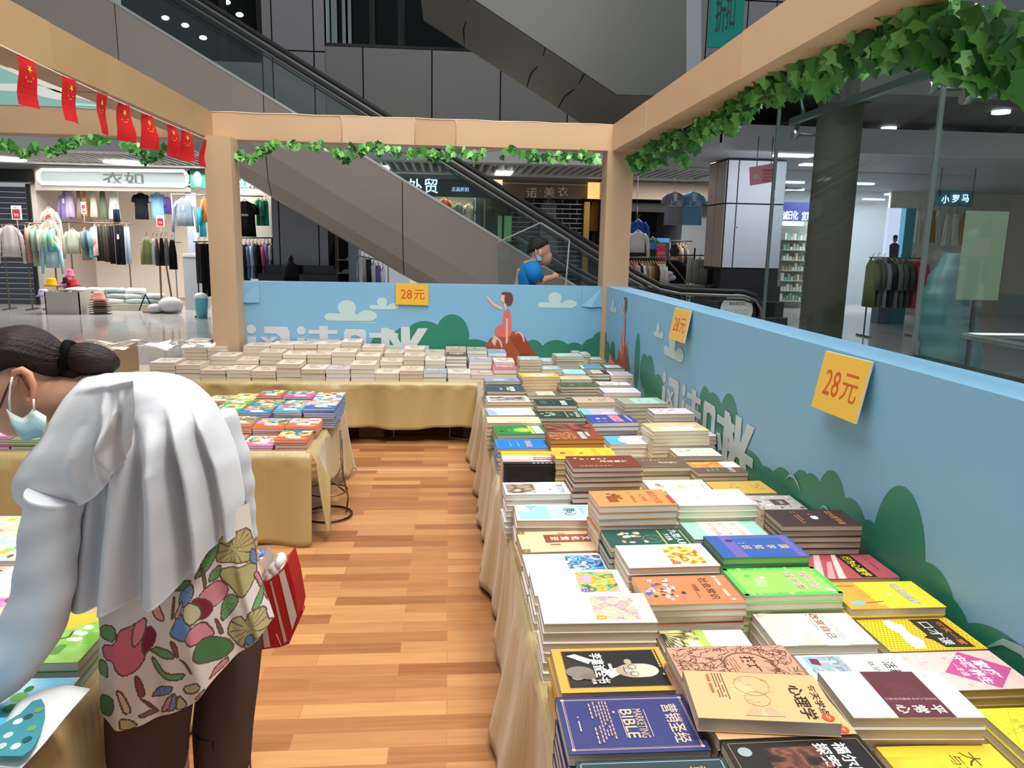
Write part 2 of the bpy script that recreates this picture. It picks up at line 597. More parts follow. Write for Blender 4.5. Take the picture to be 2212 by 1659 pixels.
# header board that continues the back beam to the left, with its teal swoosh
mb = MB()
hp = [(-2.540,2.472),(-3.408,2.904),(-3.913,3.146)]
mb.prism([(-5.2, ZB), (BX0 - 0.2, ZB), (BX0 - 0.2, ZT), (hp[0][0], ZT + .02), hp[1], (hp[2][0], hp[2][1]), (-5.2, hp[2][1])], 'y', PY, PY + .2, '#bd9a76', 'wrap')
yf = PY - 0.003
def band(pts, col, d):
    mb.poly([(x, yf - d, z) for x, z in pts], col, 'vinyl')
q = [(-3.927,3.015),(-2.584,2.488),(-2.765,2.468),(-2.971,2.479),(-3.245,2.480),(-3.987,2.476)]
band(q, '#8fc4b8', 0.001)
q = [(-3.927,3.022),(-3.933,2.963),(-3.423,2.751),(-3.031,2.589),(-2.598,2.484),(-2.570,2.489),(-3.026,2.644),(-3.418,2.804)]
band(q, '#ece3d6', 0.002)
q = [(-3.973,2.597),(-3.434,2.633),(-3.315,2.637),(-3.180,2.635),(-3.029,2.603),(-2.930,2.569),(-2.880,2.540),(-2.899,2.526),(-3.002,2.526),(-3.120,2.545),(-3.236,2.579),(-3.439,2.582),(-3.978,2.557)]
band(q, '#e3e6e0', 0.002)
q = [(-2.900,2.512),(-2.590,2.495),(-2.584,2.485),(-2.901,2.491)]
band(q, '#c3e6da', 0.003)
off(mb.build('header_board', root))

# ---------------------------------------------------------------- blue printed panels
SKY = '#7fb2d2'
GRN = '#2f8069'
def mural(P, items, mb):
    """P(s,z,d) -> 3D point on the panel; d is how far the print stands proud."""
    k = [0]
    def poly(pts, col):
        k[0] += 1
        mb.poly([P(s, z, 0.0006 + 0.00005 * k[0]) for s, z in pts], col, 'vinyl')
    def ell(s, z, a, b, col, n=40, t0=0, t1=360):
        poly([(s + a * math.cos(math.radians(t0 + (t1 - t0) * i / n)), z + b * math.sin(math.radians(t0 + (t1 - t0) * i / n))) for i in range(n)], col)
    def cloud(s, z, w, col='#b9d3d2'):
        h = w * 0.17
        ell(s + w * 0.42, z + h * 1.45, w * 0.17, h * 0.85, col)
        poly([(s + w * 0.30, z + h * .9), (s + w * 0.36, z + h * 1.4), (s + w * .52, z + h * 1.4), (s + w * .6, z + h * .5), (s + w * .26, z + h * .5)], col)
        ell(s + w * 0.80, z + h * 0.6, w * 0.18, h * 0.6, col)
        pts = [(s + w * 0.1 - h * 0.5 * math.sin(t) * 1.2, z + h * 0.42 + h * 0.42 * math.cos(t)) for t in [math.pi * i / 10 for i in range(11)]]
        poly(pts + [(s + w * 0.85, z), (s + w * 0.85, z + h * .8), (s + w * .6, z + h * .7)], col)
        poly([(s + w * 0.15, z - h * 0.18), (s + w * 0.95, z - h * 0.22), (s + w * 0.95, z - h * 0.13)], col)
    def title(s, z0, z1, w):
        k[0] += 1
        d = 0.0006 + 0.00005 * k[0]
        cw = w / 4
        C = '#c6cfd4'
        H = z1 - z0
        def bx(a, b, c, e): poly([(s + a, z0 + b * H), (s + c, z0 + b * H), (s + c, z0 + e * H), (s + a, z0 + e * H)], C)
        # yue: dot, gate frame, inner cross strokes
        ell(s + .035, z0 + H * .90, .038, .038, C)
        bx(0, 0, .07, .72)
        bx(.14, .8, .33, .97); bx(.27, 0, .345, .85); ell(s + .29, z0 + .84 * H, .055, H * .13, C)
        poly([(s + .10, z0 + H * .72), (s + .15, z0 + H * .72), (s + .26, z0 + H * .42), (s + .21, z0 + H * .42)], C)
        poly([(s + .20, z0 + H * .72), (s + .25, z0 + H * .72), (s + .14, z0 + H * .42), (s + .09, z0 + H * .42)], C)
        bx(.09, .30, .25, .44); bx(.11, 0, .16, .3); bx(.19, 0, .24, .3)
        # du
        ell(s + .44, z0 + H * .88, .036, .036, C)
        bx(.405, 0, .47, .70)
        bx(.50, .80, .74, .90); bx(.59, .3, .66, 1.0); bx(.48, .56, .76, .68); bx(.50, .36, .74, .46)
        poly([(s + .60, z0 + H * .3), (s + .66, z0 + H * .3), (s + .60, z0), (s + .52, z0)], C)
        poly([(s + .64, z0 + H * .3), (s + .69, z0 + H * .3), (s + .75, z0), (s + .68, z0)], C)
        # shi
        bx(.79, 0, .85, .84); bx(.92, 0, .975, .84); bx(.80, .78, .96, .93); bx(.80, .4, .96, .5); ell(s + .84, z0 + .84 * H, .05, H * .09, C); ell(s + .925, z0 + .84 * H, .05, H * .09, C)
        bx(1.0, .72, 1.24, .84); bx(1.10, .1, 1.17, .97)
        poly([(s + 1.01, z0 + H * .55), (s + 1.06, z0 + H * .58), (s + 1.10, z0 + H * .34), (s + 1.05, z0 + H * .30)], C)
        # guang
        bx(w - .155, .45, w - .08, 1.0)
        poly([(s + w - .30, z0 + H * .93), (s + w - .22, z0 + H * .93), (s + w - .14, z0 + H * .5), (s + w - .21, z0 + H * .5)], C)
        poly([(s + w + .07, z0 + H * .97), (s + w - .01, z0 + H * .97), (s + w - .11, z0 + H * .5), (s + w - .03, z0 + H * .5)], C)
        bx(w - .28, .40, w + .08, .54)
        poly([(s + w - .20, z0 + H * .4), (s + w - .12, z0 + H * .4), (s + w - .22, z0 - .04), (s + w - .30, z0 - .04)], C)
        poly([(s + w - .08, z0 + H * .4), (s + w - .0, z0 + H * .4), (s + w + .10, z0 - .04), (s + w + .01, z0 - .04)], C)
    def bush(s, z, a, b): ell(s, z, a, b, GRN)
    def girl(s, z, f=1.0):
        # s,z = hip on the open book; drawn leaning right, arm raised to the left
        F = lambda pts: [(s + p[0] * f, z + p[1]) for p in pts]
        RB, RD, SK = '#a8533c', '#94452f', '#e6b8a2'
        poly(F([(-.20, -.14), (-.12, -.03), (-.02, .02), (.10, .03), (.16, .0), (.36, -.30), (.36, -.45), (-.30, -.45), (-.30, -.2)]), RB)
        poly(F([(.04, -.02), (.16, 0), (.36, -.30), (.36, -.45), (.10, -.45), (.16, -.2)]), RD)
        poly(F([(-.52, -.13), (-.45, -.16), (-.2, -.2), (-.16, -.24), (-.52, -.28), (-.56, -.2)]), '#d9a58d')
        poly(F([(-.50, -.10), (-.46, -.12), (-.22, -.17), (-.2, -.2), (-.45, -.17)]), '#b3573f')
        for (a, b) in ((-.10, -.02), (.09, .03)):
            poly(F([(a, b - .01), (a + .04, b + .0), (a + .075, b - .04), (a + .085, b - .09), (a + .075, b - .09), (a + .06, b - .045), (a + .035, b - .012), (a, b - .02)]), '#e3bfae')
        poly(F([(-.09, .0), (-.11, -.06), (-.08, -.1), (-.06, -.02)]), SK)
        poly(F([(-.085, .0), (-.085, .05), (-.05, .08), (-.02, .09), (-.01, .20), (.02, .22), (.045, .20), (.055, .10), (.06, .0), (.02, -.02), (-.05, -.015)]), '#d9706a')
        poly(F([(.01, .14), (.025, .14), (.03, -.05), (.02, -.08), (.01, -.07)]), SK)
        poly(F([(-.03, .21), (-.10, .245), (-.165, .32), (-.15, .325), (-.09, .265), (-.02, .235)]), SK)
        ell(s - .012 * f, z + .31, .026, .034, SK)
        poly(F([(-.012, .27), (.012, .27), (.01, .21), (-.0, .21)]), SK)
        ell(s + .03 * f, z + .305, .037, .058, '#6b4539'); ell(s - .0 * f, z + .35, .035, .014, '#6b4539')
        ell(s + .19 * f, z - .235, .065, .06, '#e6c3b0'); ell(s + .15 * f, z - .22, .03, .06, '#6b4236', t0=20, t1=340)
        ell(s + .18 * f, z - .20, .06, .035, '#6b4236')
    env = dict(poly=poly, ell=ell, cloud=cloud, title=title, bush=bush, girl=girl)
    items(env)

def back_items(e):
    b = e['bush']
    b(.03, .72, .145, .19); b(-.20, .70, .17, .15); b(-.36, .66, .12, .14); b(-.50, .62, .16, .14); b(-1.22, .60, .12, .08); b(-.8, .55, .2, .12); b(.22, .58, .16, .12)
    b(.72, .58, .10, .12); b(.92, .58, .14, .12); b(1.08, .58, .1, .1); b(1.24, .56, .12, .16); b(1.32, .60, .12, .18)
    e['cloud'](-1.03, .845, .44); e['cloud'](-.66, .945, .25); e['cloud'](.755, .975, .34)
    e['title'](-1.665, .46, .80, 1.42)
    e['girl'](.475, .74)
def side_items(e):
    # s = 6.5 - y : 0 at the far corner
    b = e['bush']
    S = lambda y: 6.5 - y
    b(S(6.35), .62, .1, .09); b(S(6.15), .6, .1, .14); b(S(6.45), .66, .06, .12)
    b(S(5.33), .70, .075, .20); b(S(5.12), .66, .12, .12); b(S(4.98), .62, .14, .17); b(S(4.75), .56, .16, .14)
    b(S(3.72), .65, .16, .13); b(S(3.5), .64, .13, .18); b(S(3.85), .64, .10, .15); b(S(3.2), .50, .2, .12); b(S(3.0), .50, .16, .10)
    b(S(2.86), .52, .13, .12); b(S(2.70), .56, .10, .12); b(S(2.62), .55, .12, .14); b(S(2.48), .58, .11, .165); b(S(2.34), .55, .12, .14); b(S(2.22), .50, .10, .16)
    b(S(2.07), .60, .135, .22); b(S(1.90), .52, .12, .13); b(S(1.83), .45, .14, .15); b(S(1.6), .46, .2, .14); b(S(1.4), .48, .2, .15)
    b(S(1.1), .5, .2, .2); b(S(.8), .6, .2, .25)
    e['cloud'](S(6.32), .97, .26); e['cloud'](S(4.92), .93, .24); e['cloud'](S(4.66), .845, .42)
    e['title'](S(4.645), .42, .74, 1.40)
    e['girl'](S(5.78), .76, .9)
    for s, z, a in ((S(2.77), .60, .07), (S(2.5), .58, .05), (S(1.55), .53, .12)):
        e['poly']([(s - a, z), (s - a * .5, z + a * .5), (s, z + a * .6), (s + a * .6, z + a * .35), (s + a, z - a * .1), (s + a * .5, z + a * .22), (s, z + a * .42), (s - a * .5, z + a * .35)], '#8fb8b4')

mb = MB()
mb.box(BX0 + 0.06, PY + 0.0, 0.0, BX1 - 0.005, PY + 0.16, 1.158, SKY, 'vinyl')
mural(lambda s, z, d: (s, PY - d, z), back_items, mb)
# loose vinyl flaps at the two top corners
for x0 in (-1.725, 1.13):
    mb.poly([(x0, PY - .006, 1.157), (x0 + .17, PY - .004, 1.155), (x0 + .175, PY - .012, .99), (x0 + .08, PY - .02, .985), (x0, PY - .006, .992)], '#82b4d3', 'vinyl')
off(mb.build('back_panel', root))['label'] = 'blue back panel with clouds, girl and white title'
mb = MB()
mb.box(BX1, -0.5, 0.0, BX1 + 0.18, PY - 0.02, 1.163, SKY, 'vinyl')
mural(lambda s, z, d: (BX1 - d, PY - s, z), side_items, mb)
off(mb.build('side_panel', root))['label'] = 'long blue side panel along the right table'

# price signs
def price_sign(P, w, h, label, t=0.008):
    mb = MB()
    c = [P(-w / 2, -h / 2, 0), P(w / 2, -h / 2, 0), P(w / 2, h / 2, 0), P(-w / 2, h / 2, 0)]
    d = [P(-w / 2, -h / 2, t), P(w / 2, -h / 2, t), P(w / 2, h / 2, t), P(-w / 2, h / 2, t)]
    mb.poly(d, '#e3b440', 'print')
    mb.poly(c[::-1], '#f0e9d8', 'print')
    for i in range(4):
        j = (i + 1) % 4
        mb.poly([c[i], c[j], d[j], d[i]], '#efe6d0', 'print')
    put_text(mb, '28', lambda u, v: P(u - w * .17, v - h * .0, t + .0006), h * .55, '#cf4a1e', fitw=w * .34, fith=h * .44)
    put_text(mb, '元', lambda u, v: P(u + w * .22, v - h * .0, t + .0006), h * .5, '#cf4a1e', fitw=w * .33, fith=h * .46)
    tag(mb.build('price_sign'), label, 'price sign')
price_sign(lambda u, v, d: (-.305 + u, PY - .012 - d, 1.073 + v + u * -.02), .272, .175, 'yellow 28 yuan price card on the blue back panel')
def side_sign(yc, zc, tilt, lean, w, h, lab):
    price_sign(lambda u, v, d: (BX1 - .006 - lean * (1 - (v + h / 2) / h) - d, yc - u + tilt * v, zc + v + u * .02), w, h, lab)
side_sign(4.285, 1.066, .0, .03, .30, .18, 'yellow 28 yuan card on the side panel, nearest the far corner post')
side_sign(2.44, 1.055, .0, .035, .30, .20, 'large yellow 28 yuan card on the side panel, nearest the camera')

# flags on a string under the left beam
root2 = thing('flag_bunting', 'string of small red five-star flags hung along the left beam', 'bunting', (BX0 + .02, 6.3, 2.2))
def off2(o):
    o.location = tuple(-c for c in root2.location)
    return o
mb = MB()
P0, P1 = Vector((BX0 + .02, 2.9, 2.285)), Vector((BX0 + .012, 6.40, 2.245))
pts = [P0.lerp(P1, i / 40) - Vector((0, 0, 0.02 * math.sin(math.pi * i / 40))) for i in range(41)]
mb.tube([(BX0 + .02, 2.0, 2.29)] + [tuple(p) for p in pts] + [(BX0 + .03, 6.42, 2.26), (BX0 + .06, 6.46, 2.27)], 0.003, '#e4d6c8', 'cotton', 5)
e = pts[-1]
mb.tube([tuple(e), (e.x + .03, e.y - .02, e.z - .1), (e.x + .02, e.y - .03, e.z - .22), (e.x + .04, e.y - .04, e.z - .27)], .0025, '#e8dfd4', 'cotton', 5)
off2(mb.build('string', root2))
def star(cx, cz, r, rot, P):
    return [P(cx + (r if i % 2 == 0 else r * .4) * math.cos(rot + math.pi * i / 5), cz + (r if i % 2 == 0 else r * .4) * math.sin(rot + math.pi * i / 5)) for i in range(10)]
fx = [q[0] for q in [(3.727,2.286),(4.109,2.289),(4.472,2.295),(4.768,2.294),(5.127,2.277),(5.557,2.294),(5.823,2.288),(6.318,2.285)]]
for i, yy in enumerate(fx):
    t = (yy - 2.9) / 3.5
    top = P0.lerp(P1, t) - Vector((0, 0, 0.02 * math.sin(math.pi * max(0, min(1, t)))))
    w, h = .135, .205
    ang = [0, .1, -.05, .35, .75, .6, .6, 1.1][i] * .8
    mb = MB()
    def P(u, v, d=0, top=top, ang=ang, i=i):   # u along the string, v down
        wob = .006 * math.sin(v * 30 + i) + .012 * math.sin(u * 25 + i * 2) * (v / h)
        dx = math.sin(ang) * (u) * min(1, .3 + v / h)
        return (top.x + dx + wob + d, top.y + math.cos(ang) * u, top.z - v)
    N = 8
    for a in range(N):
        for b in range(N):
            u0, u1 = -w / 2 + w * a / N, -w / 2 + w * (a + 1) / N
            v0, v1 = h * b / N, h * (b + 1) / N
            mb.poly([P(u0, v0), P(u0, v1), P(u1, v1), P(u1, v0)], '#bf2326', 'cotton')
    sgn = .0022
    mb.poly(star(.01, .045, .019, 0.3, lambda a, b: P(a, b, sgn)), '#f0c53a', 'cotton')
    for (sx, sy) in ((-.012, .085), (.004, .098), (.022, .096), (.036, .08)):
        mb.poly(star(sx - .005, sy, .006, .2, lambda a, b: P(a, b, sgn)), '#eebd3a', 'cotton')
    off2(mb.build('flag', root2))

# ivy garlands
def leaf(mb, c, n, up, s, col):
    n = n.normalized()
    u = (up - n * up.dot(n)).normalized()
    r = u.cross(n)
    sh = [(0, -.5), (.22, -.42), (.5, -.38), (.40, -.12), (.55, .12), (.30, .16), (.22, .32), (0, .62), (-.22, .32), (-.30, .16), (-.55, .12), (-.40, -.12), (-.5, -.38), (-.22, -.42)]
    pts = [c + r * (a * s) + u * (b * s) + n * (-.35 * abs(a) * s) for a, b in sh]
    k = len(mb.v)
    mb.v += [tuple(p) for p in pts]
    mb.v.append(tuple(c + u * (-.1 * s)))
    m = len(sh)
    for i in range(m):
        mb.face((k + i, k + (i + 1) % m, k + m), col if i < 7 else hue(col, 1.08), 'leaf')
LC = ['#4f8f3a', '#3f7d33', '#5ba046', '#356b2e', '#6fb158', '#47873a', '#2f6230', '#86c070']
def garland(path, dens, spread, size, label, seed, drop=0.0):
    rr = random.Random(seed)
    path = [Vector(p) for p in path]
    root = thing('ivy_garland', label, 'garland', tuple(path[0]))
    mb = MB(); lb = MB()
    mb.tube([p - path[0] for p in path], .004, '#4a5a2c', 'leaf', 5)
    for i in range(len(path) - 1):
        a, b = path[i], path[i + 1]
        nn = max(1, int((b - a).length * dens[i % len(dens)] if isinstance(dens, list) else (b - a).length * dens))
        for k in range(nn):
            p = a.lerp(b, rr.random()) + Vector((rr.gauss(0, spread), rr.gauss(0, spread), rr.gauss(-drop, spread)))
            n = Vector((rr.gauss(0, .6), -1 + rr.gauss(0, .4), rr.gauss(.25, .4)))
            leaf(lb, p - path[0], n, Vector((rr.gauss(0, .6), rr.gauss(0, .2), -1)), size * rr.uniform(.7, 1.25), rr.choice(LC))
    mb.build('vine', root)
    lb.build('leaves', root)
g1 = [(-1.664,2.165),(-1.601,2.125),(-1.529,2.151),(-1.456,2.213),(-1.348,2.237),(-1.204,2.256),(-1.025,2.247),(-0.918,2.215),(-0.828,2.161),(-0.755,2.219),(-0.627,2.237),(-0.482,2.227),(-0.335,2.203),(-0.207,2.235),(-0.114,2.192),(0.015,2.242),(0.145,2.199),(0.331,2.236),(0.518,2.256),(0.669,2.214),(0.858,2.208),(1.009,2.241),(1.201,2.192)]
garland([(x, 6.42, z) for x, z in g1], [90, 120, 110, 90, 60, 30, 60, 120, 110, 100, 70, 60, 80, 110, 100, 90, 60, 30, 60, 110, 110, 80], .018, .062, 'green ivy garland hanging under the back beam', 3, .012)
g2 = [(6.305,2.189),(5.938,2.185),(5.324,2.210),(4.818,2.187),(4.566,2.218),(4.258,2.197),(4.063,2.236),(3.767,2.250),(3.508,2.241),(3.284,2.243),(3.082,2.218),(2.908,2.221),(2.751,2.216),(2.607,2.196),(2.507,2.206)]
garland([(1.5, y, z) for y, z in g2], [150, 130, 120, 110, 130, 130, 150, 150, 150, 170, 180, 180, 160, 120], .032, .075, 'dense green ivy garland hanging along the right beam', 5, .02)
g3 = [(2.686,2.306),(2.554,2.221),(2.423,2.146),(2.306,2.092),(2.221,2.060),(2.125,2.038),(2.023,2.027)]
garland([(1.56 - .0 * i, y, z) for i, (y, z) in enumerate(g3)], [380, 420, 420, 420, 380, 300], .038, .098, 'drooping ivy cluster at the near end of the right beam', 6, .0)
g4 = [(-3.621,2.209),(-3.422,2.181),(-3.338,2.177),(-3.276,2.117),(-3.171,2.161),(-3.055,2.123),(-2.948,2.188),(-2.825,2.233),(-2.636,2.245),(-2.498,2.242),(-2.487,2.157),(-2.432,2.203),(-2.370,2.091),(-2.297,2.145),(-2.208,2.182)]
garland([(x, 6.42, z) for x, z in g4], [120, 150, 100, 140, 20, 130, 140, 60, 5, 40, 90, 60, 120, 60], .016, .062, 'thin ivy garland under the header board at the left', 8, .008)
g5 = [(5.285,2.220),(5.153,2.086),(5.042,2.040)]
garland([(1.52, y, z) for y, z in g5] , 160, .012, .06, 'small ivy sprig dangling below the right beam beside the post', 9)

# ---------------------------------------------------------------- tables and their gold satin cloths
GOLD = '#b89e68'
def cloth(name, x0, x1, y0, y1, z, sides, label, seed, zb=0.03, loc=None):
    """Table cloth lying on a table top; sides: dict f/k/l/r -> bottom height function of 0..1"""
    rr = random.Random(seed)
    mb = MB()
    n = 40
    # top sheet, a little proud of the table
    mb.loft([[(x0 + (x1 - x0) * i / 20, y0 + (y1 - y0) * j / 12, z + .0012 * math.sin(i * 1.7 + seed) * math.sin(j * 2.1)) for i in range(21)] for j in range(13)], GOLD, 'satin', closed=False)
    per = {'f': ((x0, y0), (x1, y0), (0, -1)), 'r': ((x1, y0), (x1, y1), (1, 0)), 'k': ((x1, y1), (x0, y1), (0, 1)), 'l': ((x0, y1), (x0, y0), (-1, 0))}
    for k, zf in sides.items():
        (ax, ay), (bx, by), (nx, ny) = per[k]
        Lg = math.hypot(bx - ax, by - ay)
        m = int(Lg / .02)
        ph = [rr.uniform(0, 6) for _ in range(6)]
        fr = [rr.uniform(9, 14), rr.uniform(18, 30), rr.uniform(4, 7)]
        rows = []
        NV = 16
        for j in range(NV + 1):
            t = j / NV
            ring = []
            for i in range(m + 1):
                s = i / m
                d = s * Lg
                fold = (.014 * math.sin(fr[0] * d + ph[0] + .8 * math.sin(fr[2] * d)) + .007 * math.sin(fr[1] * d + ph[1] + t) + .012 * math.sin(fr[2] * d + ph[2]))
                out = .010 + .035 * t * t + fold * t ** .7 * 1.7 + .006 * math.sin(40 * d + ph[3]) * max(0, 1 - t * 4)
                if j == 0: out = 0
                elif j == 1: out = .008 + .003 * math.sin(30 * d + ph[4])
                zz = z + .0005 - (z - zf(s)) * t - (.006 if j == 1 else 0)
                ring.append((ax + (bx - ax) * s + nx * out, ay + (by - ay) * s + ny * out, zz))
            rows.append(ring)
        mb.loft(rows, GOLD, 'satin', closed=False)
    o = mb.build(name, thick=0.002)
    tag(o, label, 'tablecloth')
    return o

def table(x0, x1, y0, y1, z, label):
    t = thing('folding_table', label, 'table', ((x0 + x1) / 2, (y0 + y1) / 2, 0))
    cx, cy = (x0 + x1) / 2, (y0 + y1) / 2
    mb = MB(); mb.box(x0 - cx + .01, y0 - cy + .01, z - .03, x1 - cx - .01, y1 - cy - .01, z - .004, '#cfcac0', 'plastic'); mb.build('tabletop', t)
    for sx in (-1, 1):
        for sy in (-1, 1):
            mb = MB(); xx, yy = sx * ((x1 - x0) / 2 - .10), sy * ((y1 - y0) / 2 - .08)
            mb.tube([(xx, yy, z - .03), (xx + sx * .02, yy, .0)], .012, '#4a4a4c', 'metal'); mb.build('leg', t)
ZR, ZK = 0.48, 0.465
c = lambda v: (lambda s: v)
table(0.235, 1.325, 0.55, 5.62, ZR - .004, 'long low table under the books by the right-hand blue panel')
cloth('tablecloth', 0.222, 1.328, 0.5, 5.66, ZR, {'l': lambda s: .02 + .012 * math.sin(s * 40) + (.05 if .56 < s < .6 else 0), 'f': c(.05)}, 'gold satin cloth hanging into the aisle from the long right table', 11)
table(-2.55, 1.31, 5.76, 6.46, ZK - .004, 'low table under the beige paperbacks along the back panel')
cloth('tablecloth', -2.6, 0.265, 5.715, 6.48, ZK, {'f': lambda s: .12 + .012 * math.sin(s * 22) + .05 * max(0, (.62 - s)), 'l': c(.1)}, 'gold satin cloth on the back table, hem well above the floor', 12)
mb = MB(); mb.box(.27, 5.68, ZK - .002, 1.325, 6.48, ZK + .004, GOLD, 'satin'); tag(mb.build('tablecloth'), 'gold cloth top in the far right corner under the mixed books', 'tablecloth')
table(-2.62, -0.69, 3.77, 4.88, ZK - .004, 'folding table under the bright children books in the middle')
cloth('tablecloth', -2.66, -0.672, 3.74, 4.89, ZK, {'f': lambda s: .012 + .01 * math.sin(s * 25), 'r': lambda s: .40 - .20 * math.sin(math.pi * min(1, s * 1.15)) ** .5 * (1 if s < .85 else .6) if .04 < s < .82 else .03 + .02 * math.sin(s * 60), 'l': c(.05)}, 'gold satin cloth on the children book table, gathered up at its right side', 13)
table(-2.3, -0.845, 0.75, 2.68, ZK - .004, 'near-left table the woman leans over')
cloth('tablecloth', -2.35, -0.825, 0.7, 2.69, ZK, {'r': lambda s: .02 + .008 * math.sin(s * 30), 'k': c(.03)}, 'gold cloth on the near-left table beside the dark trousers', 14)

# folding support ring and storage seen in the gap beside the middle table
t = thing('wire_stand', 'thin dark wire stand with a round ring foot beside the middle table', 'wire stand', (-.60, 4.12, 0))
mb = MB(); mb.tube([(.0, .12, .46), (.005, .10, .25), (-.03, .0, .20), (.04, -.05, .16)], .005, '#5a4c44', 'metal', 6); mb.tube([(.0, .12, .46), (.01, .12, .2), (.05, .02, .1), (.04, .0, .02)], .005, '#6a5a50', 'metal', 6); mb.build('stem', t)
mb = MB(); mb.tube([(.13 * math.cos(a) - .06, .13 * math.sin(a), .012) for a in [2 * math.pi * i / 24 for i in range(25)]], .006, '#3c3836', 'metal', 6); mb.build('foot_ring', t)
mb = MB(); mb.tube([(.11 * math.cos(a) - .06, .11 * math.sin(a), .15) for a in [2 * math.pi * i / 24 for i in range(25)]], .004, '#8a6a54', 'metal', 6); mb.build('upper_ring', t)
for i, (x0, x1, h, lb) in enumerate(((-.69, -.50, .10, 'left'), (.12, .25, .11, 'right'))):
    t = thing('book_bundle', 'bundle of boxed paperbacks stored under the back table, %s end of the gap' % lb, 'bundle', ((x0 + x1) / 2, 6.0, 0))
    for k in range(3):
        mb = MB(); mb.box(-(x1 - x0) / 2, -.12, .034 * k, (x1 - x0) / 2, .12, .034 * k + .032, ['#8a7460', '#75604f', '#93806c'][k], 'pages'); mb.build('carton_layer', t)
mb = MB(); mb.box(-2.55, 6.40, 0.002, 1.3, 6.46, .44, '#0d0c0c', 'matte'); tag(mb.build('under_table_shade'), 'black cloth hung behind the storage space under the back table', 'cloth')  # black sheet in place of the shade under the back table
mb = MB()
mb.tube([(-.42, 5.9, .14), (-.42, 5.86, .08), (-.421, 5.84, .01)], .003, '#d8d4cc', 'cotton', 5); mb.tube([(.02, 5.9, .14), (.015, 5.86, .08), (.01, 5.84, .01), (.1, 5.80, .006), (.24, 5.78, .005)], .003, '#d8d4cc', 'cotton', 5)
tag(mb.build('cable'), 'thin white cord hanging under the back table', 'cable')

# ---------------------------------------------------------------- books
PG = ['#d9cdb8', '#d2c5af', '#dfd6c6', '#cbbca6', '#e2dccf']
def cover_frame(L, W):
    """maps cover coordinates: a along the book height 0 (foot) .. 1 (head) = +x ; b 0 (fore edge, near) .. 1"""
    return lambda a, b, d: (a * L, b * W, d)

